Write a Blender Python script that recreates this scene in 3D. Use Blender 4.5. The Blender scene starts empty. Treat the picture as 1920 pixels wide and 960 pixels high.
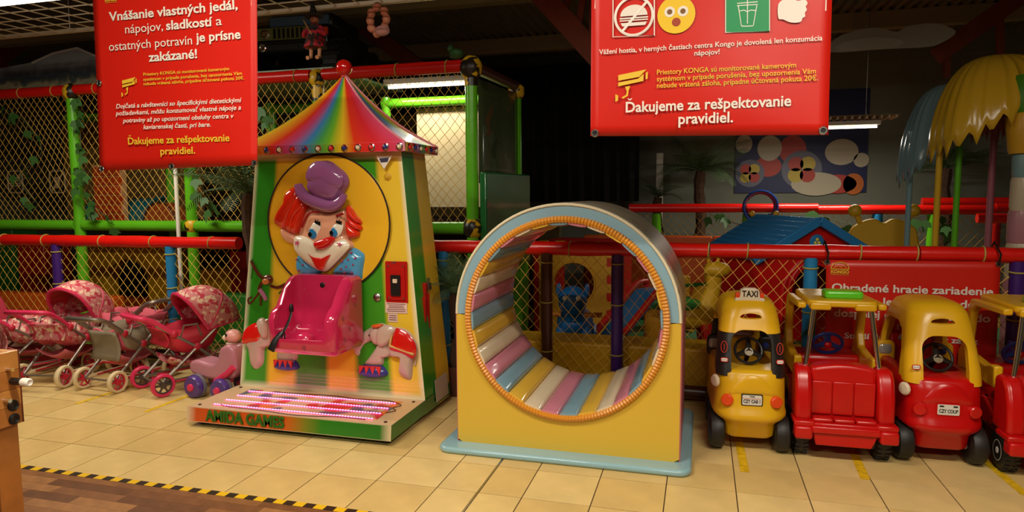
import bpy, bmesh, math, random
from mathutils import Vector, Matrix
random.seed(7)
SC = bpy.context.scene
COL = SC.collection
PI = math.pi

# ------------------------------------------------------------------ camera
FPX, PITCH, ROLL, CAMH, YAW = 1257.2, math.radians(5.255), 0.0066, 1.459, math.radians(15.77)
_F = Vector((-math.sin(YAW)*math.cos(PITCH), math.cos(YAW)*math.cos(PITCH), -math.sin(PITCH)))
_R0 = Vector((math.cos(YAW), math.sin(YAW), 0))
_U0 = _R0.cross(_F)
CR = _R0*math.cos(ROLL) - _U0*math.sin(ROLL)
CU = _R0*math.sin(ROLL) + _U0*math.cos(ROLL)
CPOS = Vector((0, 0, CAMH))
cam = bpy.data.cameras.new('camera')
cam.sensor_width = 36.0
cam.lens = 36.0*FPX/1920.0
cam.clip_end = 100
camo = bpy.data.objects.new('camera', cam)
COL.objects.link(camo)
camo.matrix_world = Matrix(((CR.x, CU.x, -_F.x, 0), (CR.y, CU.y, -_F.y, 0), (CR.z, CU.z, -_F.z, CAMH), (0, 0, 0, 1)))
SC.camera = camo

def at(x, y, b):
    """point on the upright plane at depth b that is seen at photo position x, y"""
    d = _F + CR*((x-960)/FPX) + CU*((480-y)/FPX)
    return CPOS + d*(b/d.y)
def az(x, y, b):
    p = at(x, y, b); return (p.x, p.z)

# ------------------------------------------------------------------ view, world, large lights
SC.view_settings.view_transform = 'Standard'
SC.view_settings.look = 'None'
SC.view_settings.gamma = 1.0
SC.view_settings.use_curve_mapping = False
SC.view_settings.exposure = -0.12
w = bpy.data.worlds.new('world'); SC.world = w
w.use_nodes = True
w.node_tree.nodes['Background'].inputs[0].default_value = (0, 0, 0, 1)
w.node_tree.nodes['Background'].inputs[1].default_value = 0.0
LAMPCOL = (1.0, 0.915, 0.765)
# fluorescent lamps of the hall on the viewer's side, outside the picture: (a, b, z, length, watts, label, name); fixtures are built further down
LAMPS = [(-1.8, 1.5, 3.3, 1.5, 95, 'in front of the clown ride', 'clown_aisle'), (1.2, 1.3, 3.3, 1.5, 95, 'in front of the toy cars', 'car_aisle'),
         (-3.2, -1.6, 3.3, 1.5, 95, 'behind the viewer on the football table side', 'rear_table_side'), (0.8, -1.6, 3.3, 1.5, 95, 'behind the viewer on the toy car side', 'rear_car_side')]

# ------------------------------------------------------------------ helpers
def s2l(c):
    c = c/255.0
    return c/12.92 if c <= 0.04045 else ((c+0.055)/1.055)**2.4
def rgb(r, g, b): return (s2l(r), s2l(g), s2l(b), 1.0)
MATS = {}
def mat(name, col, rough=0.4, metal=0.0, spec=0.5, coat=0.0, var=0.0, vscale=6.0, bump=0.0, bscale=40.0, emit=None, estr=0.0, alpha=1.0, trans=0.0):
    if name in MATS: return MATS[name]
    m = bpy.data.materials.new(name); m.use_nodes = True
    nt = m.node_tree; bs = nt.nodes['Principled BSDF']
    c = rgb(*col)
    bs.inputs['Base Color'].default_value = c
    bs.inputs['Roughness'].default_value = rough
    bs.inputs['Metallic'].default_value = metal
    bs.inputs['Specular IOR Level'].default_value = spec
    bs.inputs['Coat Weight'].default_value = coat
    bs.inputs['Coat Roughness'].default_value = 0.08
    bs.inputs['Alpha'].default_value = alpha
    bs.inputs['Transmission Weight'].default_value = trans
    if var > 0 or bump > 0:
        tc = nt.nodes.new('ShaderNodeTexCoord')
    if var > 0:
        n = nt.nodes.new('ShaderNodeTexNoise'); n.inputs['Scale'].default_value = vscale; n.inputs['Detail'].default_value = 5
        nt.links.new(tc.outputs['Object'], n.inputs['Vector'])
        mx = nt.nodes.new('ShaderNodeMix'); mx.data_type = 'RGBA'
        mr = nt.nodes.new('ShaderNodeMapRange'); mr.inputs[1].default_value = 0.3; mr.inputs[2].default_value = 0.7
        nt.links.new(n.outputs['Fac'], mr.inputs[0]); nt.links.new(mr.outputs[0], mx.inputs[0])
        mx.inputs[6].default_value = tuple(x*(1-var) for x in c[:3])+(1,)
        mx.inputs[7].default_value = tuple(min(1, x*(1+var)) for x in c[:3])+(1,)
        nt.links.new(mx.outputs[2], bs.inputs['Base Color'])
    if bump > 0:
        n2 = nt.nodes.new('ShaderNodeTexNoise'); n2.inputs['Scale'].default_value = bscale; n2.inputs['Detail'].default_value = 3
        nt.links.new(tc.outputs['Object'], n2.inputs['Vector'])
        bp = nt.nodes.new('ShaderNodeBump'); bp.inputs['Strength'].default_value = bump; bp.inputs['Distance'].default_value = 0.01
        nt.links.new(n2.outputs['Fac'], bp.inputs['Height']); nt.links.new(bp.outputs[0], bs.inputs['Normal'])
    if emit:
        bs.inputs['Emission Color'].default_value = rgb(*emit); bs.inputs['Emission Strength'].default_value = estr
    MATS[name] = m
    return m
def ramp_mat(name, stops, coord='UV', axis=0, rough=0.3, interp='LINEAR', scale=1.0, offset=0.0, coat=0.0, noise=0.0, nscale=3.0, bump=0.0, bscale=30, edge=None):
    """colour bands along one axis of the UV or object coordinates"""
    if name in MATS: return MATS[name]
    m = bpy.data.materials.new(name); m.use_nodes = True
    nt = m.node_tree; bs = nt.nodes['Principled BSDF']; bs.inputs['Roughness'].default_value = rough
    bs.inputs['Coat Weight'].default_value = coat; bs.inputs['Coat Roughness'].default_value = 0.06
    tc = nt.nodes.new('ShaderNodeTexCoord'); sp = nt.nodes.new('ShaderNodeSeparateXYZ')
    nt.links.new(tc.outputs[coord], sp.inputs[0])
    ma = nt.nodes.new('ShaderNodeMath'); ma.operation = 'MULTIPLY_ADD'; ma.inputs[1].default_value = scale; ma.inputs[2].default_value = offset
    nt.links.new(sp.outputs[axis], ma.inputs[0])
    src = ma.outputs[0]
    if noise > 0:
        n = nt.nodes.new('ShaderNodeTexNoise'); n.inputs['Scale'].default_value = nscale
        nt.links.new(tc.outputs['Object'], n.inputs['Vector'])
        m2 = nt.nodes.new('ShaderNodeMath'); m2.operation = 'MULTIPLY_ADD'; m2.inputs[1].default_value = noise
        nt.links.new(n.outputs['Fac'], m2.inputs[0]); nt.links.new(src, m2.inputs[2]); src = m2.outputs[0]
    if interp == 'REPEAT':
        fr = nt.nodes.new('ShaderNodeMath'); fr.operation = 'FRACT'; nt.links.new(src, fr.inputs[0]); src = fr.outputs[0]; interp = 'CONSTANT'
    cr = nt.nodes.new('ShaderNodeValToRGB'); cr.color_ramp.interpolation = interp
    els = cr.color_ramp.elements
    while len(els) < len(stops): els.new(0.5)
    for e, (p, c) in zip(els, stops): e.position = p; e.color = rgb(*c)
    nt.links.new(src, cr.inputs[0])
    out = cr.outputs[0]
    if edge:                                     # airbrushed rim colour towards the borders of the UV square
        a_, b_ = sp.outputs[0], sp.outputs[1]
        fac = None
        for s in (a_, b_):
            d = nt.nodes.new('ShaderNodeMath'); d.operation = 'SUBTRACT'; d.inputs[0].default_value = 0.5; nt.links.new(s, d.inputs[1])
            ab_ = nt.nodes.new('ShaderNodeMath'); ab_.operation = 'ABSOLUTE'; nt.links.new(d.outputs[0], ab_.inputs[0])
            mr = nt.nodes.new('ShaderNodeMapRange'); mr.inputs[1].default_value = 0.5-edge[1]; mr.inputs[2].default_value = 0.5; nt.links.new(ab_.outputs[0], mr.inputs[0])
            if fac is None: fac = mr.outputs[0]
            else:
                mxm = nt.nodes.new('ShaderNodeMath'); mxm.operation = 'MAXIMUM'; nt.links.new(fac, mxm.inputs[0]); nt.links.new(mr.outputs[0], mxm.inputs[1]); fac = mxm.outputs[0]
        mx = nt.nodes.new('ShaderNodeMix'); mx.data_type = 'RGBA'; nt.links.new(fac, mx.inputs[0]); nt.links.new(out, mx.inputs[6]); mx.inputs[7].default_value = rgb(*edge[0])
        out = mx.outputs[2]
    nt.links.new(out, bs.inputs['Base Color'])
    if bump > 0:
        n2 = nt.nodes.new('ShaderNodeTexNoise'); n2.inputs['Scale'].default_value = bscale
        nt.links.new(tc.outputs['Object'], n2.inputs['Vector'])
        bp = nt.nodes.new('ShaderNodeBump'); bp.inputs['Strength'].default_value = bump; bp.inputs['Distance'].default_value = 0.01
        nt.links.new(n2.outputs['Fac'], bp.inputs['Height']); nt.links.new(bp.outputs[0], bs.inputs['Normal'])
    MATS[name] = m
    return m
def blotch_mat(name, base, cols, scale=4.0, rough=0.4, thr=0.55, bump=0.0):
    """irregular patches of other colours over a base colour (camouflage, splashes, prints)"""
    if name in MATS: return MATS[name]
    m = mat(name, base, rough); nt = m.node_tree; bs = nt.nodes['Principled BSDF']
    tc = nt.nodes.new('ShaderNodeTexCoord'); cur = None
    for i, c in enumerate(cols):
        mp = nt.nodes.new('ShaderNodeMapping'); mp.inputs['Location'].default_value = (i*7.3, i*3.1, i*5.7)
        nt.links.new(tc.outputs['Object'], mp.inputs[0])
        n = nt.nodes.new('ShaderNodeTexNoise'); n.inputs['Scale'].default_value = scale; n.inputs['Detail'].default_value = 1.5
        nt.links.new(mp.outputs[0], n.inputs['Vector'])
        mr = nt.nodes.new('ShaderNodeMapRange'); mr.inputs[1].default_value = thr; mr.inputs[2].default_value = thr+0.04
        nt.links.new(n.outputs['Fac'], mr.inputs[0])
        mx = nt.nodes.new('ShaderNodeMix'); mx.data_type = 'RGBA'
        nt.links.new(mr.outputs[0], mx.inputs[0])
        if cur is None: mx.inputs[6].default_value = rgb(*base)
        else: nt.links.new(cur, mx.inputs[6])
        mx.inputs[7].default_value = rgb(*c); cur = mx.outputs[2]
    nt.links.new(cur, bs.inputs['Base Color'])
    return m

class MB:
    """collects shapes; build() links them as one mesh object"""
    def __init__(s): s.v = []; s.f = []; s.m = []; s.uv = {}
    def add(s, vs, fs, mi=0):
        o = len(s.v); s.v += [Vector(p) for p in vs]
        for f in fs: s.f.append([i+o for i in f]); s.m.append(mi)
        return o
    def box(s, lo, hi, mi=0):
        x0, y0, z0 = lo; x1, y1, z1 = hi
        return s.add([(x0,y0,z0),(x1,y0,z0),(x1,y1,z0),(x0,y1,z0),(x0,y0,z1),(x1,y0,z1),(x1,y1,z1),(x0,y1,z1)],
                     [(0,3,2,1),(4,5,6,7),(0,1,5,4),(1,2,6,5),(2,3,7,6),(3,0,4,7)], mi)
    def loft(s, rings, mi=0, caps=True, closed=False):
        n = len(rings[0]); o = len(s.v)
        for r in rings: s.v += [Vector(p) for p in r]
        k = len(rings)
        for i in range(k if closed else k-1):
            for j in range(n):
                a = o+i*n; b = o+((i+1) % k)*n
                s.f.append([a+j, a+(j+1) % n, b+(j+1) % n, b+j]); s.m.append(mi)
        if caps and not closed:
            s.f.append([o+j for j in range(n)][::-1]); s.m.append(mi)
            s.f.append([o+(k-1)*n+j for j in range(n)]); s.m.append(mi)
        return o
    def tube(s, pts, r, n=8, mi=0, caps=True, closed=False, flat=None):
        pts = [Vector(p) for p in pts]; k = len(pts); rings = []
        rs = r if isinstance(r, (list, tuple)) else [r]*k
        up = None
        for i in range(k):
            if closed: t = pts[(i+1) % k]-pts[i-1]
            else: t = pts[min(i+1, k-1)]-pts[max(i-1, 0)]
            if t.length < 1e-9: t = Vector((0, 0, 1))
            t.normalize()
            if up is None:
                up = Vector((0, 0, 1)) if abs(t.z) < 0.9 else Vector((1, 0, 0))
            u = up-t*up.dot(t)
            if u.length < 1e-6: u = t.orthogonal()
            u.normalize(); up = u; w_ = t.cross(u)
            ring = []
            for j in range(n):
                a = 2*PI*j/n
                d = u*math.cos(a)+w_*math.sin(a)
                p = d*rs[i]
                if flat: ax, fac = flat; ax = Vector(ax); p = p-ax*p.dot(ax)*(1-fac)
                ring.append(pts[i]+p)
            rings.append(ring)
        return s.loft(rings, mi, caps, closed)
    def lathe(s, prof, n=24, M=None, mi=0, caps=True):
        rings = []
        for r, z in prof:
            rings.append([Vector((r*math.cos(2*PI*j/n), r*math.sin(2*PI*j/n), z)) for j in range(n)])
        if M is not None: rings = [[M @ p for p in rr] for rr in rings]
        return s.loft(rings, mi, caps)
    def ball(s, c, r, n=16, mi=0, sc=(1, 1, 1)):
        prof = [(max(1e-4, math.sin(PI*i/(n//2+2))), -math.cos(PI*i/(n//2+2))) for i in range(n//2+3)]
        M = Matrix.Translation(Vector(c)) @ Matrix.Diagonal((r*sc[0], r*sc[1], r*sc[2], 1))
        return s.lathe(prof, n, M, mi)
    def prism(s, poly, d0, d1, M=None, mi=0):
        """poly in local x,y; extruded along local z"""
        n = len(poly)
        vs = [Vector((x, y, d0)) for x, y in poly]+[Vector((x, y, d1)) for x, y in poly]
        if M is not None: vs = [M @ p for p in vs]
        fs = [tuple(range(n))[::-1], tuple(range(n, 2*n))]+[(i, (i+1) % n, n+(i+1) % n, n+i) for i in range(n)]
        return s.add(vs, fs, mi)
    def puff(s, poly, h, M=None, mi=0, steps=5, base=0.0):
        """cushion-like relief over a closed outline (local x,y), bulging along local z"""
        cx = sum(p[0] for p in poly)/len(poly); cy = sum(p[1] for p in poly)/len(poly)
        rings = []
        rings.append([Vector((x, y, base-0.004)) for x, y in poly])
        for i in range(steps+1):
            t = i/steps*0.97; sc_ = 1-t if i else 1.0
            z = base+h*math.sqrt(max(0, 1-(1-t)**2.6))
            rings.append([Vector((cx+(x-cx)*sc_, cy+(y-cy)*sc_, z)) for x, y in poly])
        if M is not None: rings = [[M @ p for p in r] for r in rings]
        return s.loft(rings, mi)
    def grid(s, fn, nu, nv, mi=0, uv=True):
        o = len(s.v)
        for j in range(nv+1):
            for i in range(nu+1):
                s.v.append(Vector(fn(i/nu, j/nv)))
        for j in range(nv):
            for i in range(nu):
                a = o+j*(nu+1)+i
                if uv: s.uv[len(s.f)] = [(i/nu, j/nv), ((i+1)/nu, j/nv), ((i+1)/nu, (j+1)/nv), (i/nu, (j+1)/nv)]
                s.f.append([a, a+1, a+nu+2, a+nu+1]); s.m.append(mi)
        return o
    def xf(s, M, start=0):
        for i in range(start, len(s.v)): s.v[i] = M @ s.v[i]
    def mesh(s, name, mats, smooth=True, angle=38):
        me = bpy.data.meshes.new(name)
        me.from_pydata([tuple(p) for p in s.v], [], s.f)
        for m in (mats if isinstance(mats, (list, tuple)) else [mats]): me.materials.append(m)
        if any(s.m): me.polygons.foreach_set('material_index', s.m)
        if s.uv:
            ul = me.uv_layers.new(name='UVMap')
            for p in me.polygons:
                q = s.uv.get(p.index)
                if q:
                    for li, u in zip(p.loop_indices, q): ul.data[li].uv = u
        bm = bmesh.new(); bm.from_mesh(me)
        if not s.uv: bmesh.ops.recalc_face_normals(bm, faces=bm.faces)
        bm.to_mesh(me); bm.free()
        if smooth:
            me.polygons.foreach_set('use_smooth', [True]*len(me.polygons))
            me.set_sharp_from_angle(angle=math.radians(angle))
        me.update()
        return me
    def build(s, name, mats, parent=None, smooth=True, angle=38, bevel=0.0, seg=2, solid=0.0, subsurf=0):
        o = bpy.data.objects.new(name, s.mesh(name, mats, smooth, angle)); COL.objects.link(o)
        if parent is not None: o.parent = parent
        if solid:
            md = o.modifiers.new('thickness', 'SOLIDIFY'); md.thickness = solid; md.offset = 0
        if bevel:
            md = o.modifiers.new('bevel', 'BEVEL'); md.width = bevel; md.segments = seg; md.limit_method = 'ANGLE'; md.angle_limit = math.radians(35)
        if subsurf:
            md = o.modifiers.new('sub', 'SUBSURF'); md.levels = subsurf; md.render_levels = subsurf
        return o

def tag(o, label=None, cat=None, group=None, kind=None):
    if label: o['label'] = label
    if cat: o['category'] = cat
    if group: o['group'] = group
    if kind: o['kind'] = kind
    return o
def thing(name, label, cat, loc=(0, 0, 0), rotz=0.0, group=None):
    o = bpy.data.objects.new(name, None); COL.objects.link(o)
    o.location = loc; o.rotation_euler = (0, 0, rotz); o.empty_display_size = 0.05
    return tag(o, label, cat, group)
def put(o, name, parent):                                   # another object that shares o's mesh
    c = bpy.data.objects.new(name, o.data); COL.objects.link(c); c.parent = parent
    for md in o.modifiers:
        n = c.modifiers.new(md.name, md.type)
        for pr in ('width', 'segments', 'limit_method', 'angle_limit', 'thickness', 'offset', 'levels', 'render_levels'):
            if hasattr(md, pr): setattr(n, pr, getattr(md, pr))
    return c
def copy_tree(o, parent=None):
    c = o.copy(); COL.objects.link(c); c.parent = parent
    for ch in list(o.children): copy_tree(ch, c)
    return c
def flat_mesh(o):
    """apply the modifiers of o to its mesh"""
    bpy.context.view_layer.update()
    dg = bpy.context.evaluated_depsgraph_get()
    me = bpy.data.meshes.new_from_object(o.evaluated_get(dg))
    o.modifiers.clear(); o.data = me
    return o
def boolean(o, cutters, op='DIFFERENCE'):
    for c in cutters:
        md = o.modifiers.new('cut', 'BOOLEAN'); md.object = c; md.operation = op; md.solver = 'EXACT'
    flat_mesh(o)
    for c in cutters: bpy.data.objects.remove(c)
    me = o.data
    me.polygons.foreach_set('use_smooth', [True]*len(me.polygons)); me.set_sharp_from_angle(angle=math.radians(35))
    return o
def bevel_mod(o, wd, seg=2, ang=35):
    md = o.modifiers.new('bevel', 'BEVEL'); md.width = wd; md.segments = seg; md.limit_method = 'ANGLE'; md.angle_limit = math.radians(ang)
def text(body, name, size, loc, mt, parent, align='CENTER', bold=0.0, extr=0.0008, rot=(PI/2, 0, 0), shear=0.0, sx=1.0, width=None, space=1.0):
    c = bpy.data.curves.new(name, 'FONT'); c.body = body; c.size = size; c.align_x = align; c.offset = bold*size; c.extrude = extr
    c.shear = shear; c.resolution_u = 3; c.space_character = space
    t = bpy.data.objects.new(name, c); COL.objects.link(t); bpy.context.view_layer.update()
    me = bpy.data.meshes.new_from_object(t.evaluated_get(bpy.context.evaluated_depsgraph_get()))
    bpy.data.objects.remove(t); bpy.data.curves.remove(c)
    if width:
        xs = [v.co.x for v in me.vertices]; sx = width/(max(xs)-min(xs))
    for v in me.vertices: v.co.x *= sx
    me.materials.clear(); me.materials.append(mt)
    o = bpy.data.objects.new(name, me); COL.objects.link(o); o.parent = parent; o.location = loc; o.rotation_euler = rot
    return o
def smooth_poly(pts, k=4):
    """closed Catmull-Rom through the points"""
    out = []; n = len(pts)
    for i in range(n):
        p0, p1, p2, p3 = pts[i-1], pts[i], pts[(i+1) % n], pts[(i+2) % n]
        for j in range(k):
            t = j/k
            out.append(tuple(0.5*((2*p1[c])+(-p0[c]+p2[c])*t+(2*p0[c]-5*p1[c]+4*p2[c]-p3[c])*t*t+(-p0[c]+3*p1[c]-3*p2[c]+p3[c])*t**3) for c in range(len(p1))))
    return out
def spline(pts, k=5):
    out = []; n = len(pts)
    for i in range(n-1):
        p0, p1, p2, p3 = pts[max(i-1, 0)], pts[i], pts[i+1], pts[min(i+2, n-1)]
        for j in range(k):
            t = j/k
            out.append(tuple(0.5*((2*p1[c])+(-p0[c]+p2[c])*t+(2*p0[c]-5*p1[c]+4*p2[c]-p3[c])*t*t+(-p0[c]+3*p1[c]-3*p2[c]+p3[c])*t**3) for c in range(len(p1))))
    out.append(tuple(pts[-1])); return out
def rrect(w_, d, r, n=5):
    """rounded rectangle outline centred on the origin"""
    o = []
    for cx, cy, a0 in ((w_/2-r, d/2-r, 0), (-w_/2+r, d/2-r, 90), (-w_/2+r, -d/2+r, 180), (w_/2-r, -d/2+r, 270)):
        for i in range(n+1):
            a = math.radians(a0+90*i/n); o.append((cx+r*math.cos(a), cy+r*math.sin(a)))
    return o
MXZ = Matrix(((1, 0, 0, 0), (0, 0, -1, 0), (0, 1, 0, 0), (0, 0, 0, 1)))   # local x,y,z -> x, z up, towards the viewer (-y)
def MY(y): return Matrix.Translation((0, y, 0)) @ MXZ
MYZ = Matrix(((0, 0, 1, 0), (1, 0, 0, 0), (0, 1, 0, 0), (0, 0, 0, 1)))     # local x,y -> y,z ; local z -> x
def off(p):
    o = Vector((0, 0, 0))
    while p is not None: o += p.location; p = p.parent
    return o
def wb(mb, name, mats, parent, **kw):
    """build from room coordinates under an unrotated parent"""
    o = off(parent)
    mb.v = [p-o for p in mb.v]
    return mb.build(name, mats, parent, **kw)
def wtext(body, name, size, loc, mt, parent, **kw):
    return text(body, name, size, Vector(loc)-off(parent), mt, parent, **kw)

def split_loose(o):
    """one object for each separate piece of o; returns the front left piece"""
    bm = bmesh.new(); bm.from_mesh(o.data); seen = set(); groups = []
    for f in bm.faces:
        if f.index in seen: continue
        st = [f]; g = []; seen.add(f.index)
        while st:
            x = st.pop(); g.append(x.index)
            for e in x.edges:
                for k in e.link_faces:
                    if k.index not in seen: seen.add(k.index); st.append(k)
        groups.append(g)
    bm.free(); res = []
    for g in groups:
        mb = MB(); idx = {}
        for fi in g:
            p = o.data.polygons[fi]
            for vi in p.vertices:
                if vi not in idx: idx[vi] = len(mb.v); mb.v.append(o.data.vertices[vi].co.copy())
            mb.f.append([idx[vi] for vi in p.vertices]); mb.m.append(0)
        n = mb.build(o.name.split('.')[0], o.data.materials[0], o.parent, angle=35); bevel_mod(n, 0.008, 2, 40)
        res.append((sum(v.x+v.y for v in mb.v)/len(mb.v), len(res), n))
    bpy.data.objects.remove(o)
    return min(res)[2]

def split_words(o, gap):
    """a line of lettering -> one object for each word"""
    me = o.data; n = len(me.vertices); par = list(range(n))
    def find(i):
        while par[i] != i: par[i] = par[par[i]]; i = par[i]
        return i
    for e in me.edges:
        a, b = find(e.vertices[0]), find(e.vertices[1])
        if a != b: par[a] = b
    ext = {}
    for v in me.vertices:
        r = find(v.index); x = v.co.x; l, h = ext.get(r, (x, x)); ext[r] = (min(l, x), max(h, x))
    word = {}; k = -1; right = -1e9
    for r, (l, h) in sorted(ext.items(), key=lambda t: t[1][0]):
        if l-right > gap: k += 1
        right = max(right, h); word[r] = k
    if k < 1: return
    for w_ in range(k+1):
        mb = MB(); idx = {}
        for p in me.polygons:
            if word[find(p.vertices[0])] != w_: continue
            for vi in p.vertices:
                if vi not in idx: idx[vi] = len(mb.v); mb.v.append(me.vertices[vi].co.copy())
            mb.f.append([idx[vi] for vi in p.vertices]); mb.m.append(0)
        m2 = bpy.data.meshes.new(o.name); m2.from_pydata([tuple(q) for q in mb.v], [], mb.f); m2.materials.append(me.materials[0])
        c = bpy.data.objects.new('lettering', m2); COL.objects.link(c); c.parent = o.parent; c.location = o.location; c.rotation_euler = o.rotation_euler
    bpy.data.objects.remove(o)
# ------------------------------------------------------------------ materials shared by several things
RED = mat('red_vinyl', (215, 22, 14), 0.28, var=0.08, vscale=3, bump=0.25, bscale=9)
GREEN = mat('green_vinyl', (92, 176, 28), 0.25, var=0.08, vscale=3, bump=0.2, bscale=9)
BLUEV = mat('blue_vinyl', (32, 124, 176), 0.3, var=0.06, bump=0.15, bscale=9)
PURPLE = mat('purple_vinyl', (62, 30, 108), 0.3, var=0.08, bump=0.2, bscale=9)
BROWNV = mat('brown_vinyl', (74, 36, 24), 0.3, bump=0.2, bscale=9)
CORD = mat('yellow_cord', (214, 170, 70), 0.7)
TIE = mat('cord_tie', (176, 160, 70), 0.7)
YELV = mat('yellow_vinyl', (216, 164, 24), 0.35, var=0.1, bump=0.15, bscale=6)
ORANGE = mat('orange_vinyl', (206, 84, 20), 0.4, var=0.1)
WHITE = mat('white_paint', (232, 226, 210), 0.45)
BLACKP = mat('black_plastic', (18, 17, 16), 0.4)
CHROME = mat('chrome', (225, 225, 228), 0.12, metal=1.0)
STEEL = mat('steel', (170, 168, 162), 0.28, metal=1.0)
DARK = mat('dark_void', (16, 13, 10), 0.9)

# ------------------------------------------------------------------ setting: floors
TILE = 0.3330; A0 = -3.913; B0 = 3.009; AR = A0+9.3186*TILE; ASTRIP = A0+8.635*TILE
grout = mat('tile_grout', (78, 54, 30), 0.8)
tile_ms = [mat('tile_%d' % i, c, 0.30, var=0.10, vscale=5, bump=0.04, bscale=60, spec=0.4) for i, c in
           enumerate([(214, 183, 119), (210, 178, 113), (218, 188, 125), (208, 175, 110)])]
fm = MB(); fm.box((-12, 2.676, -0.06), (8, 12, -0.0035)); FLOOR = fm.build('floor', grout, None, smooth=False); tag(FLOOR, 'beige ceramic tile floor with brown grout lines', kind='structure')
def tile_proto(wd, dp):
    m = MB(); g = 0.0028
    m.box((g, g, -0.010), (wd-g, dp-g, 0.0)); return m
protos = {}
def tile(a, b, wd, dp):
    key = (round(wd, 3), round(dp, 3), random.randrange(4))
    if key not in protos:
        protos[key] = tile_proto(wd, dp).mesh('floor_tile', tile_ms[key[2]], smooth=False)
    o = bpy.data.objects.new('floor_tile', protos[key]); COL.objects.link(o); o.parent = FLOOR; o.location = (a, b, random.uniform(-0.0006, 0.0))
for j in range(-1, 8):
    b = B0+j*TILE
    for i in range(-10, 9):
        a = A0+i*TILE
        if a+TILE < -1.42*b-0.2: continue
        if i < 8: tile(a, b, TILE, TILE)
        else: tile(a, b, ASTRIP-a, TILE)
    tile(ASTRIP+0.008, b, AR-ASTRIP-0.008, TILE)
    for i in range(0, 11):
        a = AR+i*TILE
        if a > 0.45*b+0.2 and (j < 0 or a > 3.4): continue
        tile(a, b, TILE, TILE)
em = MB(); em.box((ASTRIP, 2.68, -0.02), (ASTRIP+0.008, 6, 0.0008)); em.build('expansion_strip', STEEL, FLOOR, smooth=False)

# wooden floor in the foreground
wood_ms = [mat('plank_wood_%d' % i, c, 0.35, var=0.22, vscale=14, bump=0.05, bscale=50) for i, c in
           enumerate([(134, 88, 50), (116, 74, 42), (152, 104, 60), (126, 82, 48), (104, 66, 38)])]
wf = MB(); wf.box((-12, -6, -0.06), (8, 2.672, -0.004)); WFLOOR = wf.build('floor_wood', wood_ms[1], None, smooth=False); tag(WFLOOR, 'brown laminate wood floor in front of the tiles', kind='structure')
for r in range(13):
    b1 = 2.668-r*0.068; a = -4.3+random.uniform(0, 0.4)
    while a < -0.75:
        L = random.uniform(0.28, 0.55)
        m = MB(); m.box((0.0006, 0.0006, -0.008), (L-0.0006, 0.0674, 0.0))
        o = bpy.data.objects.new('plank', m.mesh('plank', random.choice(wood_ms), smooth=False)); COL.objects.link(o); o.parent = WFLOOR; o.location = (a, b1-0.068, 0)
        a += L
hz = ramp_mat('hazard_stripes', [(0.0, (226, 178, 22)), (0.5, (40, 32, 20))], 'Object', 0, 0.35, 'REPEAT', scale=1/0.108)
m = MB(); m.box((-4.6, 2.650, 0.0005), (0.3, 2.690, 0.0018)); tag(m.build('hazard_tape', hz, None, smooth=False), 'black and yellow hazard tape along the edge of the tiles', 'floor tape')
ytape = mat('worn_yellow_tape', (214, 172, 22), 0.5, var=0.25, vscale=30)
def ftape(p0, p1, wd, label):
    m = MB(); d = Vector((p1[0]-p0[0], p1[1]-p0[1], 0)); n = Vector((-d.y, d.x, 0)).normalized()*wd/2
    q = [Vector((p0[0], p0[1], 0))-n, Vector((p1[0], p1[1], 0))-n, Vector((p1[0], p1[1], 0))+n, Vector((p0[0], p0[1], 0))+n]
    m.add([(v.x, v.y, 0.0008) for v in q]+[(v.x, v.y, 0.0018) for v in q], [(0, 3, 2, 1), (4, 5, 6, 7), (0, 1, 5, 4), (1, 2, 6, 5), (2, 3, 7, 6), (3, 0, 4, 7)])
    tag(m.build('yellow_floor_tape', ytape, None, smooth=False), label, 'floor tape', 'yellow parking marks on the tiles')
ftape((-4.24, 3.62), (-4.22, 4.1), 0.035, 'thin yellow floor tape by the white wheels of the grey stroller')
ftape((-3.62, 3.60), (-3.60, 4.15), 0.035, 'thin yellow floor tape beside the purple ride-on wheels')
ftape((0.245, 3.60), (0.235, 4.25), 0.045, 'clean yellow floor tape under the yellow taxi car')
ftape((0.83, 3.66), (0.86, 4.25), 0.045, 'worn yellow floor tape under the red truck bench')
ftape((1.53, 3.66), (1.50, 4.25), 0.045, 'short worn yellow floor tape under the truck at the end of the row')

# ------------------------------------------------------------------ setting: walls and ceiling
wallm = mat('grey_wall', (122, 126, 112), 0.8, var=0.06, vscale=1.5)
darkm = mat('dark_curtain', (20, 19, 17), 0.9, var=0.2, vscale=3)
WB = 10.6
m = MB(); m.box((-0.9, WB, -0.05), (8, WB+0.12, 3.75)); tag(m.build('wall_back', wallm, None, smooth=False), 'grey back wall of the hall', kind='structure')
m = MB(); m.box((-12, WB, -0.05), (-0.9, WB+0.12, 3.75)); tag(m.build('wall_back_left', wallm, None, smooth=False), 'grey back wall behind the black curtain', kind='structure')
m = MB(); m.box((7.9, -6, -0.05), (8.02, WB, 3.75)); tag(m.build('wall_right', wallm, None, smooth=False), 'grey side wall', kind='structure')
m = MB(); m.box((-12.1, -6, -0.05), (-12, WB, 3.75)); tag(m.build('wall_left', wallm, None, smooth=False), 'grey side wall', kind='structure')
m = MB(); m.box((-12, -6.1, -0.05), (8, -6, 3.75)); tag(m.build('wall_front', mat('cream_wall', (150, 130, 100), 0.8), None, smooth=False), 'cream wall behind the viewer', kind='structure')
# black pleated curtain
cm = MB(); n = 150
top = []; rows = []
for zz in (1.35, 3.3):
    rows.append([(-4.6+i*3.75/n, 9.6+0.05*math.sin(i*0.9)+0.025*math.sin(i*0.37), zz) for i in range(n+1)])
cm.add(rows[0]+rows[1], [(i, i+1, n+2+i, n+1+i) for i in range(n)])
tag(cm.build('curtain', darkm, None, solid=0.006), 'black pleated curtain hanging behind the green play frame', 'curtain')
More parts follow.
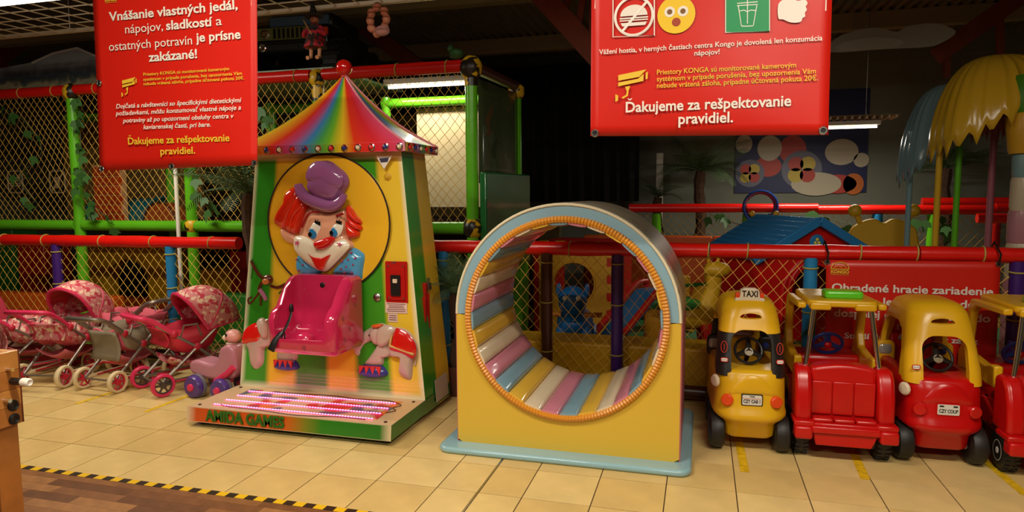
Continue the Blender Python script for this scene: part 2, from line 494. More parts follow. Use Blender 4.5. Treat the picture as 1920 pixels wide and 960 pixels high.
# corrugated roof sheets
roofm = mat('roof_sheet', (128, 120, 100), 0.6, var=0.1, vscale=2)
cm = MB(); step = 0.09; prof = []
a = -12.0; k = 0
while a < 8:
    prof += [(a, 3.62), (a+0.045, 3.62), (a+0.06, 3.66), (a+0.105, 3.66)]; a += 0.12
for b0, b1 in ((-6, WB),):
    n = len(prof)
    cm.add([(p[0], b0, p[1]) for p in prof]+[(p[0], b1, p[1]) for p in prof], [(i, i+1, n+i+1, n+i) for i in range(n-1)])
tag(cm.build('ceiling', roofm, None, smooth=False), 'corrugated metal roof seen from below', kind='structure')
purl = mat('cream_purlin', (170, 156, 122), 0.6)
for i, b in enumerate((2.0, 4.4, 6.8, 9.2)):
    m = MB(); m.box((-12, b-0.05, 3.44), (8, b+0.05, 3.618)); m.box((-12, b-0.05, 3.42), (8, b+0.09, 3.44))
    tag(m.build('trim_%d' % (i+1), purl, None, smooth=False), 'cream roof purlin', kind='structure')
# ------------------------------------------------------------------ clown ride
CA = -2.415
ride = thing('clown_ride', 'coin operated clown ride with striped tower, rainbow tent roof and glowing platform', 'kiddie ride', (CA, 3.9, 0))
def fb(z): return 3.95+(z-0.125)*0.031                      # depth of the tower front at height z
def fr(x, y):                                             # photo position -> (a, z) on the tower front
    p = at(x, y, 3.975); return (p.x, p.z)
def crop(pts, x0, y0, sc, k=3):
    return smooth_poly([fr(x0+x/sc, y0+y/sc) for x, y in pts], k)
def FM(d=0.0): return MY(3.975-d)
stripes = [(0.0, (52, 150, 34)), (0.14, (52, 150, 34)), (0.17, (230, 190, 46)), (0.30, (230, 190, 46)), (0.33, (60, 150, 34)), (0.48, (60, 150, 34)),
           (0.51, (230, 190, 46)), (0.64, (230, 190, 46)), (0.67, (58, 148, 32)), (0.82, (58, 148, 32)), (0.85, (232, 194, 54)), (1.0, (232, 194, 54))]
facem = ramp_mat('tower_face_stripes', stripes, 'UV', 0, 0.22, coat=0.5, bump=0.12, bscale=16, edge=((232, 226, 190), 0.03))
sidem = ramp_mat('tower_side_stripes', [(0, (52, 150, 34)), (0.45, (52, 150, 34)), (0.52, (230, 190, 46)), (1, (230, 190, 46))], 'UV', 0, 0.25, coat=0.4)
BL, BR_, TL, TR = -3.125, -1.71, -2.955, -1.865
def fl(u, v, d=0.0):
    z = 0.125+v*1.61
    return ((BL+(TL-BL)*v)*(1-u)+(BR_+(TR-BR_)*v)*u, fb(z)-d, z)
m = MB(); m.grid(lambda u, v: fl(u, v), 24, 24)
tower = wb(m, 'tower_front', facem, ride)
def sl(u, v, s):
    z = 0.125+v*1.61 if v > 0 else 0.03
    bb = fb(max(z, 0.125))
    bk = 4.40-0.02*v
    x = (BR_+(TR-BR_)*v) if s > 0 else (BL+(TL-BL)*v)
    return (x, bb+(bk-bb)*u, z)
m = MB(); m.grid(lambda u, v: sl(u, v, 1), 8, 12); wb(m, 'tower_side', sidem, ride)
m = MB(); m.grid(lambda u, v: sl(1-u, v, -1), 8, 12); wb(m, 'tower_side', sidem, ride)
m = MB(); m.grid(lambda u, v: ((BR_+(TR-BR_)*v)*(1-u)+(BL+(TL-BL)*v)*u, 4.40-0.02*v, 0.03+v*1.705), 4, 4); wb(m, 'tower_back', mat('ride_back', (120, 110, 80), 0.6), ride)
# platform
platm = ramp_mat('platform_front_paint', [(0.0, (196, 74, 22)), (0.50, (204, 84, 20)), (0.60, (120, 120, 26)), (0.68, (34, 118, 24)), (1.0, (28, 104, 24))], 'UV', 0, 0.28, coat=0.4, edge=((214, 190, 150), 0.05))
pgreen = mat('platform_green', (30, 108, 30), 0.3, coat=0.3)
PF, PT0, PT1 = 3.44, 0.035, 0.125
m = MB()
m.grid(lambda u, v: (-3.135+u*1.425-0.0*v, PF+0.012*v, PT0+v*(PT1-PT0)), 20, 2)
wb(m, 'platform_front', platm, ride)
m = MB(); m.add([(-1.71, PF, PT0), (-1.71, 4.40, PT0), (-1.71, 4.40, PT1), (-1.71, 3.945, PT1), (-1.71, PF+0.012, PT1)], [(0, 1, 2, 3, 4)])
m.add([(-3.135, PF, PT0), (-3.135, 4.40, PT0), (-3.135, 4.40, PT1), (-3.135, PF+0.012, PT1)], [(3, 2, 1, 0)])
m.add([(-3.135, PF, PT0), (-1.71, PF, PT0), (-1.71, 4.40, PT0), (-3.135, 4.40, PT0)], [(3, 2, 1, 0)])
wb(m, 'platform_side', pgreen, ride, smooth=False)
topm = blotch_mat('platform_top_paint', (206, 168, 128), [(206, 40, 24), (222, 110, 40), (92, 84, 110)], 5.0, 0.3, 0.57)
m = MB(); m.box((-3.133, PF+0.014, 0.112), (-1.712, 3.957, 0.1255)); plat = wb(m, 'platform_top', mat('platform_cream', (206, 172, 132), 0.35, coat=0.3), ride, smooth=False)
m = MB(); m.box((-2.98, PF+0.09, 0.1257), (-1.84, 3.88, 0.1275)); wb(m, 'platform_picture', topm, plat, smooth=False)
for ca, cb in ((-3.08, 3.50), (-1.77, 3.50), (-3.08, 3.90), (-1.77, 3.90)):
    m = MB(); m.lathe([(0.011, 0.1255), (0.011, 0.129), (0.006, 0.131)], 10, Matrix.Translation((ca, cb, 0))); wb(m, 'screw', mat('dark_screw', (60, 44, 36), 0.4, metal=0.6), plat)
for ca, cb in ((-3.06, 3.52), (-1.78, 3.52), (-3.06, 4.32), (-1.78, 4.32)):
    m = MB(); m.lathe([(0.03, 0.0), (0.03, 0.036)], 12, Matrix.Translation((ca, cb, 0))); wb(m, 'foot', BLACKP, ride)
ledm = mat('led_glow', (255, 90, 170), 0.4, emit=(255, 96, 186), estr=11.0)
ledb = mat('led_tape', (230, 120, 150), 0.4, emit=(255, 50, 110), estr=1.4)
for k, bb in enumerate((3.525, 3.625, 3.725, 3.83)):
    m = MB(); m.box((-3.0+0.01*k, bb-0.006, 0.1275), (-1.86, bb+0.006, 0.1295)); st = wb(m, 'led_strip', ledb, ride, smooth=False)
    m = MB()
    for i in range(58):
        x = -2.985+0.01*k+i*0.0195*(1.0-0.008*k)
        m.box((x-0.0042, bb-0.0042, 0.1295), (x+0.0042, bb+0.0042, 0.132))
    wb(m, 'led_beads', ledm, st, smooth=False)
m = MB()
for k, pts in enumerate(([(-2.95, 3.53), (-2.85, 3.50), (-2.6, 3.49), (-2.35, 3.465), (-2.1, 3.50), (-1.9, 3.50)], [(-2.75, 3.85), (-2.5, 3.87), (-2.3, 3.875), (-2.15, 3.85), (-1.95, 3.87), (-1.86, 3.84)], [(-1.86, 3.84), (-1.81, 3.80), (-1.84, 3.74), (-1.80, 3.70), (-1.84, 3.64)])):
    m.tube([(x, y, 0.1305) for x, y in spline(pts, 4)], 0.0025, 5)
wb(m, 'led_wire', mat('dark_red_wire', (70, 16, 16), 0.5), ride)
wtext('AMIDA GAMES', 'lettering', 0.098, (-2.70, PF-0.001, 0.052), mat('lettering_green', (34, 98, 24), 0.3), ride, bold=0.028, extr=0.004, width=0.57)
# round picture disc
DC = (-2.395, 1.275); DR = 0.455
m = MB(); m.lathe([(DR-0.004, -0.02), (DR-0.004, 0.012), (DR-0.02, 0.016), (0.001, 0.017)], 64, Matrix.Translation((DC[0], 3.975, DC[1])) @ MXZ)
disc = wb(m, 'clown_disc', mat('disc_yellow', (234, 180, 38), 0.22, coat=0.5), ride)
m = MB(); m.tube([(DC[0]+DR*math.cos(t*2*PI/64), 3.975-0.013, DC[1]+DR*math.sin(t*2*PI/64)) for t in range(64)], 0.006, 6, closed=True)
wb(m, 'disc_gap', mat('gap_dark', (30, 22, 8), 0.7), disc)
# clown relief
cx0, cy0, cs = 480, 280, 4.0
skin = mat('clown_skin', (232, 168, 132), 0.18, coat=0.6)
white_r = mat('clown_white', (236, 226, 200), 0.16, coat=0.6)
hatm = mat('hat_mauve', (146, 88, 138), 0.16, coat=0.6)
hairm = mat('hair_red', (224, 42, 16), 0.16, coat=0.6)
redg = mat('gloss_red', (206, 20, 16), 0.14, coat=0.7)
bowm = mat('bow_blue', (78, 158, 200), 0.2, coat=0.5)
def relief(pts, h, name, mt, parent, base=0.0, k=3, box=(480, 280, 4.0)):
    m = MB(); m.puff(crop(pts, box[0], box[1], box[2], k), h, FM(0.016+base)); return wb(m, name, mt, parent)
face = relief([(415,425),(520,445),(640,450),(700,440),(708,560),(705,640),(745,715),(720,760),(640,840),(580,900),(540,908),(470,880),(390,820),(335,750),(318,680),(340,600),(370,500)], 0.075, 'clown_face', skin, disc)
relief([(200,590),(240,600),(310,640),(330,690),(290,710),(240,690),(205,640)], 0.035, 'ear', skin, face)
for pts in ([(280,290),(330,280),(362,310),(350,400),(300,500),(240,600),(180,575),(160,555),(185,480),(250,380),(255,330)], [(362,320),(415,390),(400,430),(330,520),(290,625),(240,600),(262,500),(310,400)], [(415,395),(405,440),(370,520),(345,600),(330,632),(285,625),(300,540),(350,440)]):
    relief(pts, 0.06, 'hair', hairm, face, 0.01)
for pts in ([(700,420),(730,430),(770,490),(808,540),(795,560),(740,520),(700,480)], [(698,470),(740,515),(808,575),(806,605),(770,600),(720,560)], [(696,530),(740,570),(785,610),(790,650),(745,668),(708,650)]):
    relief(pts, 0.05, 'hair', hairm, face, 0.01)
relief([(415,250),(422,190),(450,130),(490,95),(540,85),(590,95),(630,125),(680,165),(710,205),(716,260),(690,310),(665,370),(630,405),(560,405),(480,370),(412,310)], 0.085, 'hat_crown', hatm, face, 0.02)
relief([(432,205),(455,135),(495,100),(540,92),(588,102),(628,132),(676,170),(704,210),(700,265),(670,292),(610,292),(560,262),(500,245),(450,240)], 0.03, 'hat_top', hatm, face, 0.078)
m = MB()
pp = spline([(372,262),(382,300),(420,355),(500,398),(590,425),(650,415),(690,380),(712,335)], 5)
m.tube([Vector((*fr(cx0+x/cs, cy0+y/cs), 0)) for x, y in pp], [0.020+0.022*math.sin(PI*min(1, i/(len(pp)-1)*0.9+0.08)) for i in range(len(pp))], 10)
m.v = [Vector((p.x, 3.975-0.085-p.z*0.0+ (p.z)*1.0, p.y)) for p in m.v]
wb(m, 'hat_brim', hatm, face)
relief([(335,660),(370,642),(440,650),(490,690),(520,740),(600,745),(660,700),(700,665),(745,712),(722,755),(640,842),(580,898),(545,906),(470,876),(390,812),(335,742)], 0.045, 'muzzle', white_r, face, 0.058)
relief([(510,690),(540,670),(600,650),(640,645),(657,665),(642,705),(592,740),(540,745),(512,720)], 0.06, 'nose', redg, face, 0.095)
relief([(462,768),(490,792),(540,802),(590,797),(628,777),(600,830),(575,882),(545,890),(515,862),(490,812)], 0.012, 'mouth', redg, face, 0.102)
eyew = mat('eye_white', (236, 232, 214), 0.15, coat=0.5); irisb = mat('eye_blue', (40, 124, 178), 0.15, coat=0.5); pup = mat('eye_black', (14, 12, 12), 0.15)
for ew, ir, pu in (([(448,620),(455,590),(482,548),(520,535),(542,568),(528,620),(502,668),(462,650)], [(456,606),(480,586),(506,602),(512,640),(490,668),(464,652)], (468,632)),
                   ([(612,612),(616,590),(642,556),(690,545),(702,580),(682,630),(650,656),(622,640)], [(618,600),(640,580),(664,598),(668,630),(648,652),(624,640)], (626,620))):
    relief(ew, 0.014, 'eye', eyew, face, 0.068); relief(ir, 0.006, 'iris', irisb, face, 0.079)
    relief([(pu[0]+15*math.cos(t*PI/4), pu[1]+21*math.sin(t*PI/4)) for t in range(8)], 0.004, 'pupil', pup, face, 0.084)
for pts in ([(498,545),(505,520),(515,540),(522,522),(530,545),(540,535),(542,568),(520,560)], [(655,545),(662,522),(670,540),(680,520),(688,540),(698,532),(698,560),(675,555)]):
    relief(pts, 0.004, 'eyelash', pup, face, 0.082, k=1)
brow = mat('brow_red', (150, 24, 28), 0.25)
for pts, r in (([(400,580),(428,515),(468,470),(525,470)], 0.007), ([(655,497),(680,488),(703,481)], 0.008)):
    m = MB(); m.tube([Vector((*fr(cx0+x/cs, cy0+y/cs), 0)) for x, y in spline(pts, 4)], r, 7)
    m.v = [Vector((p.x, 3.975-0.088+p.z, p.y)) for p in m.v]; wb(m, 'eyebrow', brow, face)
pinkm = mat('star_pink', (206, 90, 120), 0.3)
def star(c, r, depth, name, mt, parent, box, n=5, rot=0.3):
    pts = [(c[0]+(r if i % 2 == 0 else r*0.42)*math.sin(rot+i*PI/n), c[1]-(r if i % 2 == 0 else r*0.42)*math.cos(rot+i*PI/n)) for i in range(2*n)]
    m = MB(); m.prism([fr(box[0]+x/box[2], box[1]+y/box[2]) for x, y in pts], 0, 0.003, FM(depth)); return wb(m, name, mt, parent, smooth=False)
star((377, 695), 24, 0.107, 'star', pinkm, face, (480, 280, 4.0)); star((690, 705), 22, 0.107, 'star', pinkm, face, (480, 280, 4.0))
bow = relief([(325,790),(360,770),(410,835),(480,890),(520,912),(470,940),(400,945),(330,925),(312,860)], 0.045, 'bow_tie', bowm, disc)
relief([(740,735),(800,765),(826,800),(812,900),(800,975),(740,945),(640,935),(580,925),(640,850),(700,790)], 0.05, 'bow_wing', bowm, bow)
dotm = mat('bow_dot', (160, 60, 100), 0.3)
for x, y in ((345,820),(392,860),(362,902),(748,770),(780,810),(765,858),(714,872),(756,915),(676,888),(700,915),(730,820),(680,835)):
    m = MB(); m.lathe([(0.0065, -0.02), (0.0065, 0.009), (0.004, 0.010)], 10, Matrix.Translation((fr(480+x/4, 280+y/4)[0], 3.975-0.060, fr(480+x/4, 280+y/4)[1])) @ MXZ); wb(m, 'dot', dotm, bow)
# small badges on the front
def onface(x, y, d=0.0):
    p = at(x, y, 3.97); return Vector((p.x, fb(p.z)-d, p.z))
m = MB(); m.prism([fr(480+x/4, 280+y/4) for x, y in ((905, 50), (1030, 48), (968, 150))], 0, 0.002, FM(0.012)); wb(m, 'triangle_sticker', mat('sticker_white', (226, 220, 206), 0.4), ride, smooth=False)
m = MB(); m.prism([fr(480+x/4, 280+y/4) for x, y in ((930, 68), (1005, 62), (995, 95), (945, 100))], 0, 0.001, FM(0.0145)); wb(m, 'sticker_print', mat('sticker_ink', (50, 50, 70), 0.5), ride, smooth=False)
p = onface(724, 331); m = MB(); m.lathe([(0.024, 0), (0.024, 0.008), (0.014, 0.010), (0.014, 0.016), (0.002, 0.018)], 18, Matrix.Translation(p) @ MXZ); wb(m, 'button', mat('button_yellow', (206, 160, 40), 0.3), ride)
p = onface(708, 557); m = MB(); m.lathe([(0.026, 0), (0.026, 0.012), (0.018, 0.018), (0.002, 0.019)], 18, Matrix.Translation(p) @ MXZ); wb(m, 'cam_lock', STEEL, ride)
# coin box
cb = [onface(x, y) for x, y in ((725, 497), (761, 497), (763, 560), (729, 560))]
m = MB(); ca = sum(v.x for v in cb)/4; cz = sum(v.z for v in cb)/4
m.prism([(x+ca, y+cz) for x, y in rrect(0.155, 0.27, 0.006, 2)], 0, 0.006, FM(0.008)); m.prism([(x+ca, y+cz) for x, y in rrect(0.125, 0.235, 0.005, 2)], 0.006, 0.014, FM(0.008))
coin = wb(m, 'coin_plate', mat('coin_red', (178, 20, 14), 0.3), ride, smooth=False)
m = MB(); m.prism([(x+ca, y+cz-0.02) for x, y in rrect(0.066, 0.135, 0.004, 2)], 0, 0.012, FM(0.022)); wb(m, 'coin_slot', BLACKP, coin, smooth=False)
m = MB(); m.prism([(x+ca, y+cz+0.01) for x, y in rrect(0.03, 0.026, 0.003, 2)], 0, 0.006, FM(0.034)); wb(m, 'price_tab', mat('tab_white', (220, 200, 170), 0.4), coin, smooth=False)
for dx in (-1, 1):
    for dz in (-1, 1):
        m = MB(); m.lathe([(0.006, 0), (0.006, 0.004)], 8, Matrix.Translation((ca+dx*0.052, 3.975-0.022, cz+dz*0.105)) @ MXZ); wb(m, 'screw', STEEL, coin)
papr = mat('label_paper', (226, 196, 180), 0.5)
ink = mat('label_ink', (110, 60, 70), 0.6)
def sticker(x0, y0, x1, y1, lines, parent, d=0.012, name='notice_sticker'):
    p0 = onface(x0, y1); p1 = onface(x1, y0)
    m = MB(); m.prism([(p0.x, p0.z), (p1.x, p0.z), (p1.x, p1.z), (p0.x, p1.z)], 0, 0.001, FM(d)); s = wb(m, name, papr, parent, smooth=False)
    h = (p1.z-p0.z)/(lines+1.0); m = MB()
    for i in range(lines):
        z = p1.z-h*(i+0.75); k = 0.1+0.25*random.random()
        m.prism([(p0.x+(p1.x-p0.x)*k*0.5, z), (p1.x-(p1.x-p0.x)*k*0.5, z), (p1.x-(p1.x-p0.x)*k*0.5, z-h*0.4), (p0.x+(p1.x-p0.x)*k*0.5, z-h*0.4)], 0, 0.0006, FM(d+0.0011))
    wb(m, 'print', ink, s, smooth=False)
sticker(724, 564, 764, 586, 6, ride); sticker(729, 588, 746, 603, 3, ride)
wtext('1€', 'price_mark', 0.03, (onface(739, 494).x, 3.96, onface(739, 496).z), ink, ride, bold=0.02)
# roof
EL, ER, EF, EB = -3.03, -1.795, 3.905, 4.45
APX = Vector((-2.365, 4.19, 2.285))
def roofpt(c0, c1, u, v):
    e = Vector(c0)*(1-u)+Vector(c1)*u
    s = v
    hz_ = 1.79+(APX.z-1.79)*(0.62*s+0.38*s**2.4)
    xy = e*(1-s)+APX*s
    return (xy.x, xy.y, hz_)
rain = [(0.0, (232, 196, 40)), (0.10, (232, 150, 32)), (0.22, (222, 50, 30)), (0.32, (190, 70, 120)), (0.42, (60, 130, 190)), (0.50, (70, 160, 80)), (0.56, (110, 180, 40)),
        (0.64, (228, 190, 40)), (0.72, (224, 56, 28)), (0.84, (214, 40, 50)), (1.0, (206, 74, 110))]
rainm = ramp_mat('tent_rainbow', rain, 'UV', 0, 0.2, coat=0.6, bump=0.15, bscale=14)
rains = ramp_mat('tent_rainbow_side', [(0, (206, 74, 110)), (0.15, (120, 100, 150)), (0.35, (60, 130, 190)), (0.55, (110, 180, 40)), (0.75, (232, 190, 40)), (1, (222, 50, 30))], 'UV', 0, 0.4, coat=0.1, bump=0.15, bscale=14)
c = [(EL, EF, 0), (ER, EF, 0), (ER, EB, 0), (EL, EB, 0)]
m = MB(); m.grid(lambda u, v: roofpt(c[0], c[1], u, v*0.985), 28, 14); roof = wb(m, 'tent_roof', rainm, ride, angle=60)
for i, mm in ((1, rains), (2, rainm), (3, rains)):
    m = MB(); m.grid(lambda u, v: roofpt(c[i], c[(i+1) % 4], u, v*0.985), 28, 14); wb(m, 'roof_panel', mm, roof, angle=60)
for i in range(2):
    m = MB(); m.tube([Vector(roofpt(c[i], c[i+1], 1 if i == 0 else 1, v/14))+Vector((0, 0, 0.002)) for v in range(15)], 0.007, 6); wb(m, 'roof_rib', mat('rib_pink', (220, 130, 140), 0.25, coat=0.4), roof)
bandm = ramp_mat('eave_paint', rain, 'UV', 0, 0.2, coat=0.5, edge=((226, 160, 170), 0.02))
m = MB(); m.grid(lambda u, v: (EL+(ER-EL)*u, EF-0.004*v, 1.735+0.057*v), 28, 2)
m.grid(lambda u, v: (ER+0.004*v, EF+(EB-EF)*u, 1.735+0.057*v), 12, 2); m.grid(lambda u, v: (EL-0.004*v, EB+(EF-EB)*u, 1.735+0.057*v), 12, 2)
m.add([(EL, EF, 1.735), (ER, EF, 1.735), (ER, EB, 1.735), (EL, EB, 1.735)], [(3, 2, 1, 0)])
wb(m, 'eave_band', bandm, roof)
bulbc = [mat('bulb_blue', (24, 40, 110), 0.12, coat=0.6), mat('bulb_clear', (226, 206, 170), 0.12, coat=0.6), mat('bulb_red', (214, 24, 24), 0.12, coat=0.6)]
def bulb(p, M, k):
    m = MB(); m.lathe([(0.024, 0), (0.024, 0.004), (0.016, 0.007)], 14, Matrix.Translation(p) @ M); r_ = wb(m, 'bulb_rim', CHROME, roof)
    m = MB(); m.lathe([(0.015, 0.004), (0.013, 0.012), (0.007, 0.017), (0.001, 0.018)], 12, Matrix.Translation(p) @ M); wb(m, 'bulb', bulbc[k % 3], r_)
nb = 13
for i in range(nb): bulb((EL+0.045+(ER-EL-0.08)*i/(nb-1), EF-0.003, 1.762), MXZ, i+1)
MX1 = Matrix(((0, 0, 1, 0), (1, 0, 0, 0), (0, 1, 0, 0), (0, 0, 0, 1)))
for i in range(6): bulb((ER+0.003, EF+0.05+(EB-EF-0.1)*i/5, 1.762), MX1, i+2)
m = MB(); m.ball((APX.x, APX.y, APX.z+0.042), 0.055, 24); m.lathe([(0.02, 0), (0.016, 0.03)], 10, Matrix.Translation((APX.x, APX.y, APX.z-0.02))); wb(m, 'finial_ball', redg, roof)
# seat
seatm = mat('seat_pink', (196, 38, 82), 0.14, coat=0.7)
m = MB(); prof = [(3.95, 0.945), (3.79, 0.945), (3.71, 0.87), (3.64, 0.775), (3.575, 0.745), (3.552, 0.69), (3.56, 0.515), (3.60, 0.462), (3.95, 0.462)]
m.prism(prof, -2.605, -2.125, MYZ); seat = m.build('seat_tmp', seatm, None, smooth=False)
bevel_mod(seat, 0.048, 4); flat_mesh(seat)
m = MB(); m.prism([(3.3, 0.575), (3.56, 0.575), (3.62, 0.555), (3.74, 0.555), (3.79, 0.60), (3.86, 1.2), (3.3, 1.2)], -2.545, -2.19, MYZ); cut = m.build('cut', seatm, None, smooth=False); bevel_mod(cut, 0.045, 4)
boolean(seat, [cut]); seat.name = 'ride_seat'; seat.data.name = 'ride_seat'
bevel_mod(seat, 0.009, 3, 40)
seat.data.transform(Matrix.Translation(-off(ride))); seat.parent = ride
m = MB(); m.puff(smooth_poly([(-2.41, 3.57), (-2.32, 3.57), (-2.32, 3.64), (-2.365, 3.70), (-2.41, 3.64)], 4), 0.045, Matrix.Translation((0, 0, 0.566))); wb(m, 'pommel', seatm, seat)
p = Vector((-2.36, 3.828, 0.88)); m = MB(); m.lathe([(0.018, 0), (0.018, 0.008), (0.012, 0.011)], 16, Matrix.Translation(p) @ MXZ); wb(m, 'speaker_knob', BLACKP, seat)
def wstar(p, r, M, name, mt, parent, n=5, rot=0.3, th=0.003):
    pts = [((r if i % 2 == 0 else r*0.42)*math.sin(rot+i*PI/n), (r if i % 2 == 0 else r*0.42)*math.cos(rot+i*PI/n)) for i in range(2*n)]
    m = MB(); m.prism(pts, 0, th, Matrix.Translation(p) @ M); return wb(m, name, mt, parent, smooth=False)
silver = mat('silver_star', (190, 176, 160), 0.3, metal=0.5)
wstar((-2.50, 3.822, 0.83), 0.028, MXZ, 'star', silver, seat)
wstar((-2.34, 3.560, 0.525), 0.02, MXZ, 'star', mat('faded_star', (150, 60, 70), 0.3), seat)
for p in ((-2.125, 3.66, 0.70), (-2.125, 3.74, 0.62), (-2.125, 3.68, 0.56), (-2.125, 3.82, 0.76)): wstar(p, 0.018, MX1, 'star', mat('faded_star', (150, 60, 70), 0.3), seat)
# safety strap lying in the seat
m = MB(); q = Vector((-2.50, 3.66, 0))
m.tube([q+Vector(v) for v in spline([(0, 0.02, 0.745), (0, 0.0, 0.69), (-0.005, -0.04, 0.635), (-0.012, -0.07, 0.60)], 5)], 0.010, 6, flat=((0, 1, 0), 0.4)); m.lathe([(0.013, 0), (0.016, 0.01), (0.014, 0.035), (0.007, 0.05)], 8, Matrix.Translation(q+Vector((0, 0.018, 0.725))))
for dx in (-0.024, -0.008, 0.008, 0.024): m.tube([q+Vector((-0.008, -0.06, 0.62)), q+Vector((-0.008+dx, -0.085, 0.59)), q+Vector((-0.008+dx*1.4, -0.10, 0.575))], 0.005, 5)
m.tube([q+Vector((-0.015, -0.08, 0.605)), q+Vector((-0.035, -0.112, 0.565)), q+Vector((-0.065, -0.118, 0.50))], [0.014, 0.019, 0.026], 8, flat=((0, 1, 0), 0.4))
wb(m, 'safety_strap', BLACKP, seat)
# elephants, monkey, stools
greyp = mat('elephant_grey', (192, 166, 152), 0.2, coat=0.5); greyd = mat('elephant_ear', (190, 166, 148), 0.2, coat=0.5)
blank = mat('blanket_red', (206, 22, 16), 0.18, coat=0.5); gold = mat('blanket_gold', (206, 170, 100), 0.4)
stool_b = mat('stool_blue', (50, 56, 130), 0.25, coat=0.4); stool_r = mat('stool_red', (204, 40, 50), 0.25, coat=0.4)
EBX = (640, 480, 3.69)
ele = relief([(390,490),(470,515),(520,580),(540,650),(520,700),(508,760),(500,850),(470,858),(415,822),(432,760),(420,705),(380,680),(340,680),(330,600),(340,520)], 0.05, 'elephant_relief', greyp, ride, -0.004, box=EBX)
relief([(340,560),(372,640),(350,690),(310,700),(296,755),(215,765),(165,745),(200,695),(240,640),(275,590)], 0.045, 'front_leg', greyp, ele, -0.004, box=EBX)
m = MB(); hp = spline([(255,520),(200,545),(150,580),(125,625),(122,660),(138,672)], 4)
m.tube([Vector((*fr(640+x/3.69, 480+y/3.69), 0)) for x, y in hp], [0.045-0.030*i/(len(hp)-1) for i in range(len(hp))], 10, flat=((0, 0, 1), 0.7)); m.v = [Vector((q.x, 3.958+q.z, q.y)) for q in m.v]
wb(m, 'trunk', greyp, ele)
relief([(200,530),(235,475),(290,462),(330,490),(335,560),(300,600),(255,615),(225,585)], 0.055, 'elephant_head', greyp, ele, 0.0, box=EBX)
relief([(300,475),(360,465),(402,492),(388,535),(362,582),(322,612),(288,610),(268,570),(272,510)], 0.025, 'elephant_ear', greyd, ele, 0.045, box=EBX)
relief([(392,492),(462,508),(522,570),(542,640),(520,698),(450,668),(360,634),(372,580)], 0.02, 'blanket', blank, ele, 0.038, box=EBX)
m = MB()
for x0, y0, x1, y1 in ((372, 575, 365, 605), (365, 605, 530, 665), (385, 500, 372, 575)):
    q0 = fr(640+x0/3.69, 480+y0/3.69); q1 = fr(640+x1/3.69, 480+y1/3.69); m.tube([(q0[0], 3.975-0.068, q0[1]), (q1[0], 3.975-0.068, q1[1])], 0.008, 6)
wb(m, 'gold_trim', gold, ele)
relief([(235,470),(275,458),(320,462),(300,480),(260,485)], 0.02, 'headcloth', mat('cloth_orange', (214, 90, 30), 0.3), ele, 0.045, box=EBX)
m = MB(); q = fr(640+225/3.69, 480+535/3.69); m.ball((q[0], 3.975-0.066, q[1]), 0.006, 8); wb(m, 'eye', pup, ele)
m = MB(); m.tube([(fr(640+x/3.69, 480+y/3.69)[0], 3.95, fr(640+x/3.69, 480+y/3.69)[1]) for x, y in ((525, 670), (528, 710), (520, 750))], [0.006, 0.005, 0.008], 6); wb(m, 'tail', greyd, ele)
def stool(cxp, cyp, wpx, hpx, parent):
    l, t = fr(cxp-wpx/2, cyp-hpx/2); r, bt = fr(cxp+wpx/2, cyp+hpx/2); c_ = (l+r)/2; hw = (r-l)/2; h = t-bt
    outl = [(c_-hw*0.55, t), (c_+hw*0.55, t), (c_+hw, bt+h*0.35), (c_+hw*0.6, bt+h*0.08), (c_, bt), (c_-hw*0.6, bt+h*0.08), (c_-hw, bt+h*0.35)]
    m = MB(); m.puff(smooth_poly(outl, 3), 0.05, FM(0.014)); s = wb(m, 'circus_stool', stool_b, parent)
    for i in range(4):
        x0 = c_-hw*0.62+i*hw*0.34
        m = MB(); m.prism([(x0-hw*0.06, t-h*0.05), (x0+hw*0.28, t-h*0.05), (x0+hw*0.08+(i-1.5)*hw*0.08, bt+h*0.35)], 0, 0.012, FM(0.054)); wb(m, 'stool_pennant', stool_r, s, smooth=False)
stool(702, 694, 60, 30, ride)
EB2 = (450, 480, 4.0)
el2 = relief([(60,600),(80,540),(150,497),(215,470),(235,560),(245,660),(200,690),(195,800),(150,848),(108,838),(92,760),(80,690),(56,640)], 0.055, 'elephant_relief', greyp, ride, -0.004, box=EB2)
relief([(165,478),(215,455),(240,520),(235,600),(200,590)], 0.03, 'elephant_ear', greyd, el2, 0.04, box=EB2)
relief([(54,605),(82,535),(160,490),(195,560),(182,628),(110,640),(60,645)], 0.02, 'blanket', blank, el2, 0.042, box=EB2)
m = MB(); q0, q1 = fr(450+62/4, 480+628/4), fr(450+185/4, 480+600/4); m.tube([(q0[0], 3.975-0.064, q0[1]), (q1[0], 3.975-0.064, q1[1])], 0.008, 6); wb(m, 'gold_trim', gold, el2)
relief([(300,700),(440,700),(430,785),(300,785)], 0.04, 'front_leg', greyp, el2, -0.004, box=EB2)
stool(541, 682, 52, 27, ride)
brm = mat('monkey_brown', (92, 40, 24), 0.22, coat=0.4); brf = mat('monkey_face', (196, 120, 60), 0.25)
mk = relief([(180,180),(190,145),(225,138),(250,160),(248,195),(220,215),(190,205)], 0.03, 'monkey_relief', brm, ride, -0.006, box=EB2)
relief([(192,180),(210,165),(235,172),(238,198),(215,210),(196,202)], 0.012, 'monkey_face', brf, mk, 0.022, box=EB2)
def limbs(chains, name, mt, parent, r0, r1, dep=0.0):
    m = MB()
    for ch in chains:
        pp = spline(ch, 4); m.tube([Vector((*fr(450+x/4, 480+y/4), 0)) for x, y in pp], [r0+(r1-r0)*i/(len(pp)-1) for i in range(len(pp))], 8)
    m.v = [Vector((q.x, fb(q.y)-0.008-dep+q.z*0.7, q.y)) for q in m.v]; return wb(m, name, mt, parent)
limbs([[(88, 35), (115, 90), (150, 140), (185, 170)], [(235, 222), (290, 235), (350, 210)], [(185, 175), (160, 215), (150, 250)]], 'monkey_arm', brm, mk, 0.010, 0.013)
